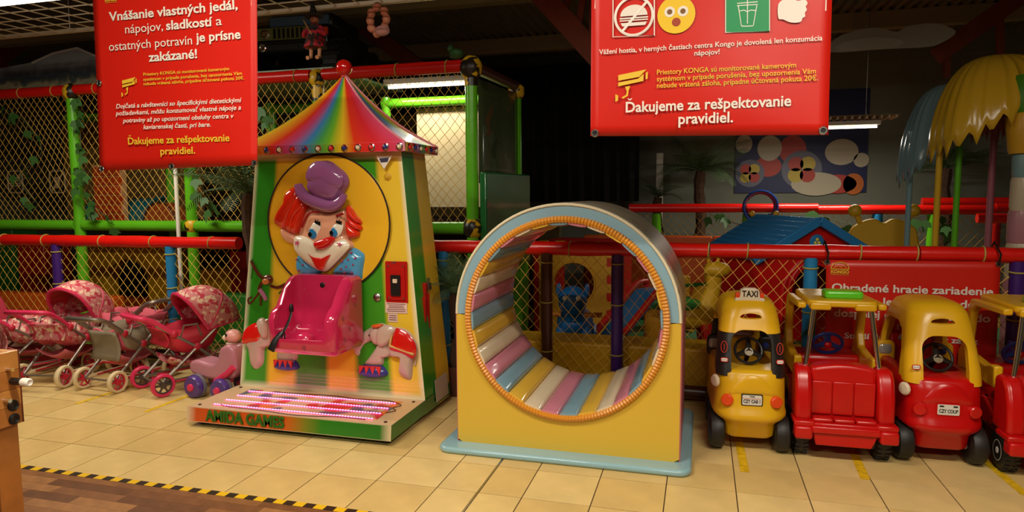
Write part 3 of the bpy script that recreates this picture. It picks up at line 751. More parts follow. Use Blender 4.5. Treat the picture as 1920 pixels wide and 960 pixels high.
limbs([[(150, 275), (110, 330), (80, 355), (72, 320), (100, 305)], [(165, 300), (165, 370)]], 'monkey_tail', brm, mk, 0.008, 0.006)
limbs([[(155, 250), (185, 290), (205, 330)]], 'monkey_trousers', mat('monkey_pink', (176, 110, 140), 0.3), mk, 0.017, 0.014)
limbs([[(95, 20), (100, 90), (92, 170)], [(300, 280), (340, 230), (360, 185)]], 'vine', mat('vine_green', (30, 110, 30), 0.3), mk, 0.005, 0.004)
# red hasp with padlock and rating label on the side
def onside(x, y):
    d = _F + CR*((x-960)/FPX) + CU*((480-y)/FPX)
    best = None
    for i in range(200):
        bb = 3.9+i*0.003; q = CPOS+d*(bb/d.y); v = (q.z-0.125)/1.61; sx = BR_+(TR-BR_)*v
        e = abs(q.x-sx)
        if best is None or e < best[0]: best = (e, q)
    return best[1]
hm = mat('hasp_red', (170, 20, 14), 0.3)
m = MB()
q0, q1 = onside(794, 530), onside(803, 632)
m.box((q0.x-0.012, q0.y-0.02, q0.z-0.30), (q0.x+0.022, q0.y+0.012, q0.z)); m.box((q0.x-0.01, q0.y-0.045, q0.z-0.26), (q0.x+0.03, q0.y-0.024, q0.z-0.09)); m.box((q0.x-0.01, q0.y+0.014, q0.z-0.40), (q0.x+0.03, q0.y+0.032, q0.z-0.07))
hs = wb(m, 'hasp', hm, ride, smooth=False, bevel=0.003)
m = MB(); m.box((q0.x+0.005, q0.y+0.015, q0.z-0.05), (q0.x+0.035, q0.y+0.055, q0.z-0.005)); m.tube([(q0.x+0.02, q0.y+0.02, q0.z-0.01), (q0.x+0.02, q0.y+0.022, q0.z+0.025), (q0.x+0.02, q0.y+0.048, q0.z+0.025), (q0.x+0.02, q0.y+0.05, q0.z-0.01)], 0.005, 6); wb(m, 'padlock', STEEL, hs, smooth=False)
m = MB(); m.add([(BR_+0.004, 4.12, 0.06), (BR_+0.004, 4.34, 0.06), (BR_-0.008, 4.34, 0.21), (BR_-0.008, 4.12, 0.21), (BR_+0.001, 4.12, 0.06), (BR_+0.001, 4.34, 0.06), (BR_-0.011, 4.34, 0.21), (BR_-0.011, 4.12, 0.21)], [(0, 1, 2, 3), (7, 6, 5, 4), (0, 4, 5, 1), (1, 5, 6, 2), (2, 6, 7, 3), (3, 7, 4, 0)])
m.xf(Matrix.Translation((0.008, 0, 0)))
rl = wb(m, 'rating_label', mat('rating_paper', (186, 170, 150), 0.6), ride, smooth=False)
m = MB()
for i in range(5):
    z = 0.195-i*0.026; x = BR_-0.004-0.012*(z-0.06)/0.15+0.010
    m.box((x, 4.14+0.01*(i % 2), z-0.010), (x+0.002, 4.30-0.02*(i % 3), z-0.003))
wb(m, 'print', ink, rl, smooth=False)
# ------------------------------------------------------------------ padded crawl tunnel
tun = thing('crawl_tunnel', 'padded vinyl barrel tunnel with pastel slats and ribbed orange rim', 'tunnel', (-0.712, 3.95, 0))
TC, TZ, TR_, HR, TF, TB = -0.712, 0.785, 0.622, 0.548, 3.55, 4.38
HZ = 0.775
tyel = mat('tunnel_yellow', (216, 178, 60), 0.3, coat=0.15)
tblue = mat('tunnel_blue', (136, 172, 186), 0.28, coat=0.2)
def arch_band(z0, z1, upper):
    """front outline between hole and outer edge"""
    m = MB(); N = 48; inner = []; outer = []
    if upper:
        for i in range(N+1):
            t = PI*i/N; inner.append((TC+HR*math.cos(t), HZ+0.01+ (HR)*math.sin(t))); outer.append((TC+TR_*math.cos(t), TZ+TR_*math.sin(t)))
    else:
        for i in range(N+1):
            t = PI+PI*i/N; inner.append((TC+HR*math.cos(t), HZ+HR*math.sin(t)))
            u = i/N
            if u < 0.3: outer.append((TC-TR_, TZ-(TZ-0.03)*u/0.3))
            elif u < 0.7: outer.append((TC-TR_+2*TR_*(u-0.3)/0.4, 0.03))
            else: outer.append((TC+TR_, 0.03+(TZ-0.03)*(u-0.7)/0.3))
    rings = []
    for (x0, zz0), (x1, zz1) in zip(inner, outer):
        rings.append([(x0, TF, zz0), (x1, TF, zz1), (x1, TB, zz1), (x0, TB, zz0)])
    m.loft(rings); return m
wb(arch_band(0, 0, False), 'lower_panel', tyel, tun, angle=30)
wb(arch_band(0, 0, True), 'arch_panel', tblue, tun, angle=30)
# outer cover of the arch and of the sides
cov = blotch_mat('cover_print', (176, 164, 140), [(60, 50, 60), (150, 96, 60)], 6.0, 0.25, 0.66)
m = MB(); N = 40; rings = []
for i in range(N+1):
    t = PI*i/N; rings.append([(TC+r*math.cos(t), y, TZ+r*math.sin(t)) for r, y in ((TR_, TF+0.02), (TR_+0.006, TF+0.02), (TR_+0.006, TB), (TR_, TB))])
m.loft(rings); wb(m, 'arch_cover', cov, tun)
pinkv = mat('tunnel_pink', (196, 112, 120), 0.3)
for s in (-1, 1):
    m = MB(); x = TC+s*TR_; m.box((min(x, x+s*0.006), TF+0.006, 0.03), (max(x, x+s*0.006), TB, TZ)); wb(m, 'side_panel', pinkv, tun, smooth=False)
m = MB(); m.tube([(TC+(TR_-0.003)*math.cos(PI*i/N), TF-0.001, TZ+(TR_-0.003)*math.sin(PI*i/N)) for i in range(N+1)], 0.008, 6); wb(m, 'edge_piping', mat('cream_piping', (226, 214, 180), 0.4), tun)
# ribbed rim
m = MB(); NR = 190
def rimpt(t, rad): return (TC+rad*math.sin(t), HZ+rad*math.cos(t))
pts = []; rs = []
for i in range(NR*2):
    t = 2*PI*i/(NR*2); x, z = rimpt(t, HR); pts.append((x, TF-0.008, z)); rs.append(0.022 if i % 2 == 0 else 0.0165)
m.tube(pts, rs, 8, closed=True); wb(m, 'ribbed_rim', mat('rim_orange', (214, 140, 36), 0.35), tun, angle=20)
# padded slats around the inside
sl_c = [mat('slat_blue', (124, 160, 176), 0.16, coat=0.5, bump=0.12, bscale=8), mat('slat_pink', (206, 128, 146), 0.16, coat=0.5, bump=0.12, bscale=8),
        mat('slat_white', (222, 204, 172), 0.16, coat=0.5, bump=0.12, bscale=8), mat('slat_yellow', (222, 178, 64), 0.16, coat=0.5, bump=0.12, bscale=8)]
half = math.radians(11.25/2)*0.97
def slat_mesh(k):
    m = MB(); sec = []
    for i in range(9):
        u = -1+2*i/8; sec.append((u, 1-abs(u)**4))
    rings = []
    for iy in range(11):
        v = iy/10; yy = TF-0.012+v*(TB-TF+0.02); e = min(1.0, min(v, 1-v)/0.05+0.35)
        ring = []
        for u, h in sec: ring.append((half*u*0.985, HR-0.024-0.016*h*e, yy))
        ring += [(half*0.985, HR-0.002, yy), (-half*0.985, HR-0.002, yy)]
        rings.append([(r*math.sin(a_), y, r*math.cos(a_)) for a_, r, y in ring])
    m.loft(rings); return m.mesh('slat', sl_c[k], angle=60)
sm = [slat_mesh(k) for k in range(4)]
for i in range(32):
    o = bpy.data.objects.new('slat', sm[i % 4]); COL.objects.link(o); o.parent = tun
    o.rotation_euler = (0, math.radians(-3+11.25*i), 0); o.location = Vector((TC, 0, HZ))-off(tun)
# base mat
m = MB(); m.prism([(x-0.725, y+3.97) for x, y in rrect(1.40, 1.07, 0.07, 6)], 0.0, 0.036); wb(m, 'base_mat', mat('mat_blue', (140, 178, 186), 0.22, coat=0.3), tun, bevel=0.014, seg=3)

# ------------------------------------------------------------------ toy cars
TYRE = mat('toy_tyre', (26, 23, 21), 0.5, var=0.3, vscale=20); 
HUBW = mat('hub_white', (206, 200, 190), 0.4)
ROOFY = mat('roof_yellow', (224, 172, 24), 0.3, var=0.05); TAXIY = mat('taxi_yellow', (218, 168, 24), 0.3, var=0.05); CARR = mat('car_red', (190, 14, 12), 0.26, var=0.05)
LIGHTO = mat('lamp_orange', (222, 70, 18), 0.3); BLUEP = mat('plastic_blue', (24, 50, 120), 0.3)
MWX = Matrix(((0, 0, 1, 0), (1, 0, 0, 0), (0, 1, 0, 0), (0, 0, 0, 1)))
def wheel(parent, x, y, r, wd, hubm, capcol=None, tread=False):
    m = MB(); M = Matrix.Translation((x, y, r)) @ MWX
    h = wd/2
    m.lathe([(r*0.55, -h), (r*0.8, -h), (r*0.95, -h*0.75), (r, -h*0.3), (r, h*0.3), (r*0.95, h*0.75), (r*0.8, h), (r*0.55, h)], 28, M)
    if tread:
        for i in range(22):
            a_ = 2*PI*i/22
            q = MB(); q.box((r*0.93, -0.006, -h*0.9), (r+0.004, 0.006, -h*0.2)); q.box((r*0.93, -0.006, h*0.2), (r+0.004, 0.006, h*0.9)); q.xf(M @ Matrix.Rotation(a_, 4, 'Z')); m.add(q.v, q.f)
    wo = m.build('wheel', TYRE, parent)
    for s in (-1, 1):
        m = MB(); m.lathe([(r*0.55, s*h*0.98), (r*0.5, s*h*1.02), (r*0.42, s*h*0.8), (r*0.2, s*h*0.8), (r*0.16, s*h*1.05), (0.002, s*h*1.05)], 20, M); m.build('hubcap', hubm, wo)
    if capcol:
        for s in (-1, 1):
            m = MB(); m.lathe([(r*0.28, s*h*0.82), (r*0.25, s*h*1.08), (0.002, s*h*1.1)], 16, M); m.build('cap', capcol, wo)
    return wo
def rr_ring(wd, y0, y1, r, z, n=5): return [(x, y+(y0+y1)/2, z) for x, y in rrect(wd, y1-y0, r, n)]
def hull(rows, n=6):
    m = MB(); m.loft([rr_ring(w_, y0, y1, min(r, w_/2-0.001, (y1-y0)/2-0.001), z, n) for z, w_, y0, y1, r in rows]); return m
def arch_poly(x0, x1, z0, z1, r, n=6):
    pts = [(x0, z0), (x1, z0)]
    for i in range(n+1): a_ = PI/2*i/n; pts.append((x1-r+r*math.cos(a_), z1-r+r*math.sin(a_)))
    for i in range(n+1): a_ = PI/2+PI/2*i/n; pts.append((x0+r+r*math.cos(a_), z1-r+r*math.sin(a_)))
    return pts
def badge(parent, x, y, z, rz=0.0, s=1.0):
    M = Matrix.Translation((x, y, z)) @ Matrix.Rotation(rz, 4, 'Z') @ MXZ
    m = MB(); m.prism([(px*s, py*s) for px, py in rrect(0.042, 0.026, 0.010, 4)], 0, 0.002, M); b_ = m.build('badge', mat('badge_red', (190, 20, 24), 0.3), parent, smooth=False)
    m = MB(); m.prism([(px*s, py*s) for px, py in rrect(0.034, 0.018, 0.007, 4)], 0.002, 0.003, M); m.build('badge_plate', mat('badge_white', (230, 225, 215), 0.4), b_, smooth=False)
    t = text('little tikes', 'badge_lettering', 0.009*s, (0, 0, 0), BLACKP, b_, extr=0.0002); t.matrix_local = M @ Matrix.Translation((0, -0.003*s, 0.0032))
def coupe(name, label, loc, rz, bodym, roofm, pillm, taxi, plate):
    """pedal-less toddler car, nose towards -y"""
    t = thing(name, label, 'toy car', loc, rz, 'toddler cars parked at the fence')
    body = hull([(0.085, 0.24, 0.075, 0.66, 0.05), (0.10, 0.26, 0.06, 0.67, 0.05), (0.168, 0.285, 0.03, 0.70, 0.09), (0.183, 0.30, 0.015, 0.70, 0.10), (0.200, 0.375, -0.004, 0.72, 0.14), (0.217, 0.398, -0.012, 0.725, 0.15),
                 (0.238, 0.400, -0.010, 0.725, 0.15), (0.258, 0.388, 0.004, 0.72, 0.14), (0.31, 0.382, 0.010, 0.715, 0.13), (0.40, 0.380, 0.020, 0.71, 0.13), (0.455, 0.372, 0.032, 0.705, 0.12), (0.472, 0.350, 0.048, 0.695, 0.11), (0.476, 0.32, 0.066, 0.68, 0.10)]).build('body', bodym, None, angle=50)
    m = MB(); m.prism(rrect(0.27, 0.40, 0.06, 5), 0.20, 0.6, Matrix.Translation((0, 0.42, 0))); c1 = m.build('c', bodym, None, smooth=False)
    cuts = [c1]
    for s in (-1, 1):
        for yy in (0.13, 0.57):
            m = MB(); m.lathe([(0.125, 0), (0.125, 0.11)], 24, Matrix.Translation((s*0.20-0.055, yy, 0.10)) @ MWX); cuts.append(m.build('c', bodym, None))
    boolean(body, cuts); body.name = 'body'; body.parent = t; bevel_mod(body, 0.008, 2, 40)
    # hood bulge, slots, lamps, plate
    m = MB(); m.puff(smooth_poly([(-0.105, 0.345), (-0.09, 0.40), (-0.05, 0.445), (0, 0.458), (0.05, 0.445), (0.09, 0.40), (0.105, 0.345)], 3), 0.014, MY(0.020)); m.build('hood_bulge', bodym, body)
    for s in (-1, 1):
        m = MB(); m.lathe([(0.033, -0.01), (0.033, 0.012), (0.028, 0.017), (0.001, 0.018)], 20, Matrix.Translation((s*0.128, 0.024, 0.312)) @ Matrix.Rotation(s*0.30, 4, 'Z') @ MXZ); m.build('headlamp', LIGHTO if taxi else bodym, body)
    m = MB(); m.prism([(x, y+0.322) for x, y in rrect(0.112, 0.064, 0.006, 3)], 0, 0.012, MY(0.016)); pl = m.build('plate_frame', bodym if not taxi else BLACKP, body, smooth=False)
    m = MB(); m.prism([(x, y+0.322) for x, y in rrect(0.102, 0.055, 0.006, 3)], 0, 0.002, MY(0.004)); m.build('licence_plate', mat('plate_white', (214, 208, 196), 0.4), pl, smooth=False)
    text(plate, 'plate_lettering', 0.026, (0, 0.0015, 0.306), BLACKP, pl, bold=0.03, width=0.088, extr=0.0004)
    if taxi:
        text('TAXI', 'plate_heading', 0.012, (0, 0.0015, 0.338), BLACKP, pl, bold=0.04, extr=0.0004)
        m = MB()
        for i in range(12): m.box((-0.046+i*0.0077, 0.0008, 0.330-0.004*(i % 2)), (-0.042+i*0.0077, 0.002, 0.334-0.004*(i % 2)))
        m.build('plate_checks', mat('check_red', (190, 60, 40), 0.5), pl, smooth=False)
    else:
        m = MB()
        for x in (-0.032, 0.032): m.box((x-0.010, 0.0008, 0.336), (x+0.010, 0.002, 0.344))
        m.build('plate_marks', BLACKP, pl, smooth=False)
    # roof shell
    def shell(z0, z1, mt, nm):
        rows = [(0.44, 0.372, 0.045, 0.70, 0.07), (0.52, 0.366, 0.062, 0.69, 0.07), (0.64, 0.345, 0.100, 0.66, 0.08), (0.74, 0.322, 0.130, 0.63, 0.09), (0.80, 0.300, 0.150, 0.61, 0.10), (0.838, 0.262, 0.175, 0.585, 0.10), (0.856, 0.20, 0.215, 0.54, 0.085), (0.862, 0.10, 0.28, 0.48, 0.045)]
        o = hull(rows, 6).build(nm, mt, None, angle=60)
        inner = hull([(0.40, 0.318, 0.085, 0.655, 0.05), (0.52, 0.314, 0.105, 0.645, 0.05), (0.64, 0.295, 0.14, 0.62, 0.06), (0.74, 0.27, 0.17, 0.59, 0.07), (0.79, 0.24, 0.20, 0.56, 0.08), (0.822, 0.17, 0.25, 0.51, 0.07)], 6).build('c', mt, None)
        cs_ = [inner]
        m = MB(); m.prism(arch_poly(-0.108, 0.108, 0.3, 0.690, 0.07), -1, 0.20, MY(0.0)); cs_.append(m.build('c', mt, None, smooth=False))
        m = MB(); m.prism(arch_poly(-0.10, 0.10, 0.56, 0.74, 0.06), -1.0, -0.45, MY(0.0)); cs_.append(m.build('c', mt, None, smooth=False))
        m = MB(); m.prism([(0.185, 0.3), (0.575, 0.3), (0.575, 0.62), (0.545, 0.70), (0.48, 0.735), (0.32, 0.735), (0.245, 0.70), (0.205, 0.60)], -0.5, 0.5, MYZ); cs_.append(m.build('c', mt, None, smooth=False))
        m = MB(); m.prism(smooth_poly([(-0.055, 0.755), (-0.045, 0.772), (0.0, 0.780), (0.045, 0.772), (0.055, 0.755), (0.0, 0.750)], 4), -0.25, 0.2, MY(0.0)); cs_.append(m.build('c', mt, None, smooth=False))
        boolean(o, cs_)
        if z0 > 0 or z1 < 2:
            m = MB(); m.box((-1, -1, z0), (1, 2, z1)); boolean(o, [m.build('c', mt, None, smooth=False)], 'INTERSECT')
        o.name = nm; o.parent = t; bevel_mod(o, 0.010, 3, 40); return o
    if taxi:
        roof_ = shell(0.672, 9, roofm, 'roof'); pil = split_loose(shell(0, 0.671, pillm, 'pillar'))
    else:
        roof_ = pil = shell(0, 9, roofm, 'roof')
    for s in (-1, 1):                                   # rear pillar pads
        m = MB(); m.prism(rrect(0.10, 0.13, 0.03, 4), 0.0, 0.05, Matrix.Translation((s*0.155, 0.60, 0.50)) @ MXZ); m.build('pillar_pad', pillm, roof_, bevel=0.008)
    # interior: seat, dash, steering wheel, fuel cap knob
    m = MB(); m.prism([(0.45, 0.20), (0.64, 0.22), (0.66, 0.585), (0.615, 0.60), (0.58, 0.36), (0.45, 0.33)], -0.12, 0.12, MYZ); m.build('seat', TAXIY if taxi else CARR, t, bevel=0.015)
    m = MB(); m.puff(smooth_poly([(-0.07, 0.56), (-0.065, 0.60), (-0.02, 0.606), (0, 0.598), (0.02, 0.606), (0.065, 0.60), (0.07, 0.56)], 3), 0.02, MY(0.60)); m.build('headrest', mat('headrest_mauve', (140, 116, 116), 0.4), t)
    m = MB(); SM = Matrix.Translation((0, 0.20, 0.555)) @ Matrix.Rotation(-0.5, 4, 'X') @ MXZ
    m.tube([SM @ Vector((0.075*math.cos(2*PI*i/28), 0.075*math.sin(2*PI*i/28), 0)) for i in range(28)], 0.0085, 8, closed=True)
    for a_ in (90, 205, 335): m.tube([SM @ Vector((0, 0, 0.0)), SM @ Vector((0.073*math.cos(math.radians(a_)), 0.073*math.sin(math.radians(a_)), 0))], [0.022, 0.011], 6)
    m.tube([SM @ Vector((0, 0, 0)), SM @ Vector((0, -0.02, -0.12))], 0.014, 8)
    sw = m.build('steering_wheel', BLACKP, t)
    m = MB(); m.lathe([(0.024, 0), (0.024, 0.006), (0.001, 0.007)], 16, SM @ Matrix.Translation((0, -0.012, 0.012))); m.build('horn_sticker', mat('horn_gold', (120, 104, 70), 0.4), sw)
    m = MB(); m.box((-0.15, 0.10, 0.42), (0.15, 0.20, 0.468)); m.build('dashboard', bodym if taxi else CARR, t, bevel=0.01)
    m = MB(); m.lathe([(0.018, 0), (0.018, 0.012), (0.001, 0.015)], 14, Matrix.Translation((0.145, 0.549, 0.515)) @ MXZ); m.box((0.129, 0.530, 0.511), (0.161, 0.536, 0.519)); m.build('key_knob', BLUEP, t)
    # side badge, door-side emblem
    badge(pil, -0.145, 0.052 if not taxi else 0.056, 0.53, -0.12); 
    if taxi: badge(pil, 0.148, 0.056, 0.53, 0.12)
    if taxi:
        for s in (-1, 1):
            M = Matrix.Translation((s*0.147, 0.072, 0.60)) @ Matrix.Rotation(s*0.2, 4, 'Z') @ MXZ
            m = MB(); m.tube([M @ Vector((0.017*math.cos(2*PI*i/20), 0.032*math.sin(2*PI*i/20), 0.002)) for i in range(20)], 0.0022, 5, closed=True); m.tube([M @ Vector((0.0, -0.018, 0.002)), M @ Vector((0, 0.018, 0.002))], 0.002, 5); m.build('pillar_emblem', mat('emblem_red', (200, 50, 40), 0.4), pil)
    m = MB(); m.lathe([(0.036, 0), (0.036, 0.008), (0.028, 0.016), (0.001, 0.018)], 10, Matrix.Translation((-0.186, 0.075, 0.405)) @ Matrix.Rotation(-1.05, 4, 'Z') @ MXZ); m.build('fuel_cap', mat('cap_cream', (214, 198, 170), 0.35), body)
    m = MB(); m.puff(rrect(0.07, 0.06, 0.018, 4), 0.008, Matrix.Translation((-0.160, 0.549, 0.515)) @ MXZ); m.build('mirror', mat('mirror_grey', (170, 168, 160), 0.15, metal=0.3), t)
    wheel(t, -0.175, 0.13, 0.104, 0.085, BLACKP, None if taxi else mat('cap_white', (214, 205, 195), 0.4))
    wheel(t, 0.175, 0.13, 0.104, 0.085, BLACKP, None if taxi else mat('cap_white', (214, 205, 195), 0.4))
    wheel(t, -0.165, 0.57, 0.104, 0.075, BLACKP); wheel(t, 0.165, 0.57, 0.104, 0.075, BLACKP)
    if taxi:
        m = MB(); m.prism([(-0.082, 0.0), (0.082, 0.0), (0.078, 0.018), (0.056, 0.018), (0.050, 0.062), (0.030, 0.074), (-0.030, 0.074), (-0.050, 0.062), (-0.056, 0.018), (-0.078, 0.018)], 0, 0.05, Matrix.Translation((0, 0.245, 0.842)) @ MXZ)
        sg = m.build('taxi_sign', mat('sign_cream', (222, 206, 178), 0.35), t, smooth=False, bevel=0.004)
        for s in (-1, 1):
            m = MB(); m.box((s*0.066-0.012, 0.203, 0.858), (s*0.066+0.012, 0.24, 0.888)); m.build('sign_lamp', LIGHTO, sg, bevel=0.004)
        text('TAXI', 'sign_lettering', 0.05, (0, 0.1935, 0.868), BLACKP, sg, bold=0.02, width=0.086, extr=0.0006)
    return t
coupe('toy_taxi', 'yellow toddler taxi car with black pillars and a TAXI roof sign', (0.288, 3.82, 0), 0.06, TAXIY, ROOFY, mat('pillar_black', (30, 26, 23), 0.4), True, 'CZY CAB 1')
coupe('toy_coupe', 'red toddler car with yellow roof and CZY COUP plate', (1.262, 3.90, 0), 0.03, CARR, ROOFY, ROOFY, False, 'CZY COUP')

def truck(name, label, loc, rz):
    """toddler pick-up, tailgate bench towards -y"""
    t = thing(name, label, 'toy truck', loc, rz, 'toddler cars parked at the fence')
    # bed: two rounded side walls, bench back, seat, tailgate
    lower = hull([(0.115, 0.30, 0.05, 0.80, 0.04), (0.13, 0.33, 0.035, 0.81, 0.05), (0.185, 0.34, 0.02, 0.82, 0.05), (0.20, 0.40, 0.02, 0.83, 0.06), (0.203, 0.40, 0.16, 0.83, 0.06), (0.26, 0.44, 0.20, 0.85, 0.06), (0.33, 0.44, 0.24, 0.86, 0.06)], 5).build('chassis', CARR, None, angle=45)
    cuts = []
    for s in (-1, 1):
        for yy in (0.16, 0.70):
            m = MB(); m.lathe([(0.122, 0), (0.122, 0.12)], 24, Matrix.Translation((s*0.205-0.06, yy, 0.105)) @ MWX); cuts.append(m.build('c', CARR, None))
    boolean(lower, cuts); lower.name = 'chassis'; lower.parent = t; bevel_mod(lower, 0.008, 2, 40)
    for s in (-1, 1):
        m = MB(); prof = [(0.035, 0.215), (0.04, 0.36), (0.075, 0.455), (0.12, 0.50), (0.20, 0.505), (0.24, 0.49), (0.25, 0.215)]
        m.prism(prof, s*0.205-0.042, s*0.205+0.042, MYZ); m.build('side_wall', CARR, t, bevel=0.022, seg=3)
        m = MB(); m.box((s*0.205-0.052, -0.005, 0.195), (s*0.205+0.052, 0.16, 0.225)); m.build('wall_ledge', CARR, t, bevel=0.008)
        m = MB(); m.box((s*0.21-0.045, -0.03, 0.13), (s*0.21+0.045, 0.06, 0.20)); m.build('bumper_end', CARR, t, bevel=0.014, seg=3)
        m = MB(); m.prism([(0.06, 0.16), (0.40, 0.33), (0.46, 0.33), (0.46, 0.18), (0.30, 0.20), (0.28, 0.24), (0.16, 0.25), (0.06, 0.20)], s*0.215-0.02, s*0.215+0.02, MYZ); m.build('fender', CARR, t, bevel=0.010)
    m = MB(); N = 12; poly = [(-0.165, 0.20)]+[(-0.165+0.33*i/N, 0.500+0.022*math.sin(PI*i/N)) for i in range(N+1)]+[(0.165, 0.20)]
    m.prism(poly, -0.24, -0.105, MY(0.0)); m.build('bench_back', CARR, t, bevel=0.02, seg=3)
    for i in range(3):
        m = MB(); m.prism([(x-0.108+i*0.108, y+0.335) for x, y in rrect(0.104, 0.185, 0.008, 2)], 0.0, 0.012, MY(0.107)); m.build('back_panel', CARR, t, bevel=0.005)
        m = MB(); m.prism([(x-0.108+i*0.108, y+0.058) for x, y in rrect(0.104, 0.07, 0.012, 3)], 0.215, 0.238); m.build('seat_cushion', CARR, t, bevel=0.008)
    m = MB(); m.box((-0.165, 0.0, 0.175), (0.165, 0.12, 0.218)); m.build('bench_seat', CARR, t, bevel=0.008)
    m = MB(); m.box((-0.17, -0.02, 0.165), (0.17, 0.03, 0.205)); m.build('tailgate', CARR, t, bevel=0.010, seg=3)
    m = MB(); m.prism([(-0.16, 0.165), (0.16, 0.165), (0.13, 0.095), (-0.145, 0.095)], -0.10, 0.0, MY(0.0)); m.build('rear_skirt', CARR, t, bevel=0.006)
    # cab: yellow side frames, roof, chrome posts
    for s in (-1, 1):
        prof = [(0.30, 0.40), (0.86, 0.40), (0.86, 0.50), (0.80, 0.56), (0.74, 0.78), (0.70, 0.835), (0.30, 0.845), (0.22, 0.845), (0.22, 0.81), (0.62, 0.80), (0.68, 0.76), (0.72, 0.60), (0.68, 0.52), (0.44, 0.50), (0.36, 0.52), (0.30, 0.52)]
        m = MB(); m.prism(prof, s*0.205-0.022, s*0.205+0.022, MYZ); m.build('cab_frame', ROOFY, t, bevel=0.010, seg=2)
        m = MB(); m.tube([(s*0.185, 0.165, 0.495), (s*0.145, 0.205, 0.815)], 0.0135, 12); m.build('chrome_post', CHROME, t)
    m = MB(); m.prism([(x, y+0.46) for x, y in rrect(0.36, 0.55, 0.05, 5)], 0.825, 0.862); m.box((-0.168, 0.175, 0.808), (-0.06, 0.25, 0.85)); m.box((0.06, 0.175, 0.808), (0.168, 0.25, 0.85)); m.build('roof', ROOFY, t, bevel=0.012, seg=3)
    m = MB(); m.prism(rrect(0.20, 0.14, 0.02, 4), 0.86, 0.905, Matrix.Translation((0.02, 0.34, 0))); m.build('roof_light', mat('lime_plastic', (96, 206, 40), 0.25), t, bevel=0.014, seg=3)
    m = MB(); m.box((-0.20, 0.62, 0.33), (0.20, 0.86, 0.47)); m.build('cab_nose', CARR, t, bevel=0.03, seg=3)
    m = MB(); m.box((-0.19, 0.30, 0.28), (0.19, 0.45, 0.36)); m.build('driver_seat', CARR, t, bevel=0.02)
    m = MB(); SM = Matrix.Translation((0, 0.60, 0.545)) @ Matrix.Rotation(0.5, 4, 'X') @ MXZ
    m.tube([SM @ Vector((0.082*math.cos(2*PI*i/28), 0.075*math.sin(2*PI*i/28), 0)) for i in range(28)], 0.010, 8, closed=True)
    for a_ in (90, 205, 335): m.tube([SM @ Vector((0, 0, 0)), SM @ Vector((0.08*math.cos(math.radians(a_)), 0.073*math.sin(math.radians(a_)), 0))], [0.02, 0.012], 6)
    m.tube([SM @ Vector((0, 0, 0)), SM @ Vector((0, -0.04, -0.14))], 0.014, 8); sw = m.build('steering_wheel', BLUEP, t)
    m = MB(); m.ball(SM @ Vector((0, 0, 0.015)), 0.022, 12); m.build('horn', CARR, sw)
    for x, y in ((-0.205, 0.16), (0.205, 0.16), (-0.205, 0.70), (0.205, 0.70)): wheel(t, x, y, 0.105, 0.075, HUBW, None, True)
    return t
t1 = truck('toy_truck', 'red toddler truck with bench tailgate and chrome posts beside the yellow taxi', (0.765, 3.84, 0), 0.02); t1.scale = (1, 0.9, 1)
t2 = copy_tree(t1); t2.location = (1.765, 3.84, 0); t2['label'] = 'red toddler truck beyond the red car, its yellow cab frame seen from the side'
# ------------------------------------------------------------------ nets, padded fence, play frame
def net_mesh(P, w_, h, cell, ratio=1.2, r=0.0024, warp=0.02, seed=0):
    """diamond net over a w x h panel; P(u,v) maps metres to room points"""
    rnd = random.Random(seed); ph = rnd.uniform(0, 6)
    def wp(u, v):
        du = warp*math.sin(3.1*u/max(w_, 0.1)*2+ph+v*4)*math.sin(PI*v/h); dv = warp*math.sin(2.3*v/h*2+u*3+ph)*math.sin(PI*v/h)
        return P(min(max(u+du, 0), w_), min(max(v+dv, 0), h))
    m = MB(); slope = ratio; n = int((w_+h/slope)/cell)+2
    for sgn in (1, -1):
        for i in range(-int(h/slope/cell)-1, n):
            u0 = i*cell; pts = []
            k = max(3, int(h/(cell*slope))+1)
            for j in range(k+1):
                v = h*j/k; u = u0+v/slope if sgn > 0 else u0+h/slope-v/slope
                if -1e-6 <= u <= w_+1e-6: pts.append(wp(u, v))
            if len(pts) >= 2: m.tube(pts, r, 3, caps=False)
    return m
def ring_ties(rail, pts, axis='x', r=0.05, mt=TIE):
    for p in pts:
        m = MB()
        if axis == 'x': m.tube([Vector(p)+Vector((0.004*math.sin(t), r*math.cos(t), r*math.sin(t))) for t in [2*PI*i/14 for i in range(14)]], 0.005, 5, closed=True)
        else: m.tube([Vector(p)+Vector((r*math.cos(t), r*math.sin(t), 0.004*math.sin(t))) for t in [2*PI*i/14 for i in range(14)]], 0.005, 5, closed=True)
        wb(m, 'cord_tie', mt, rail)
def padtube(p0, p1, r, mt, name, parent, lumps=6, n=12, puck=0.05):
    m = MB(); p0, p1 = Vector(p0), Vector(p1); k = max(8, int((p1-p0).length/0.12))
    pts = []; rs = []
    for i in range(k+1):
        t = i/k; pts.append(p0.lerp(p1, t)); rs.append(r*(1+random.uniform(-puck, puck)*0.7))
    m.tube(pts, rs, n); return wb(m, name, mt, parent, angle=60)
TAPEJ = blotch_mat('joint_tape', (34, 28, 20), [(214, 170, 30)], 13.0, 0.35, 0.47)
def joint(p, r, parent, name='taped_joint'):
    m = MB(); m.ball(p, r, 12, 0, (1, 1, 1.1)); o = wb(m, name, TAPEJ, parent); return o
FB, FZ = 4.72, 1.07
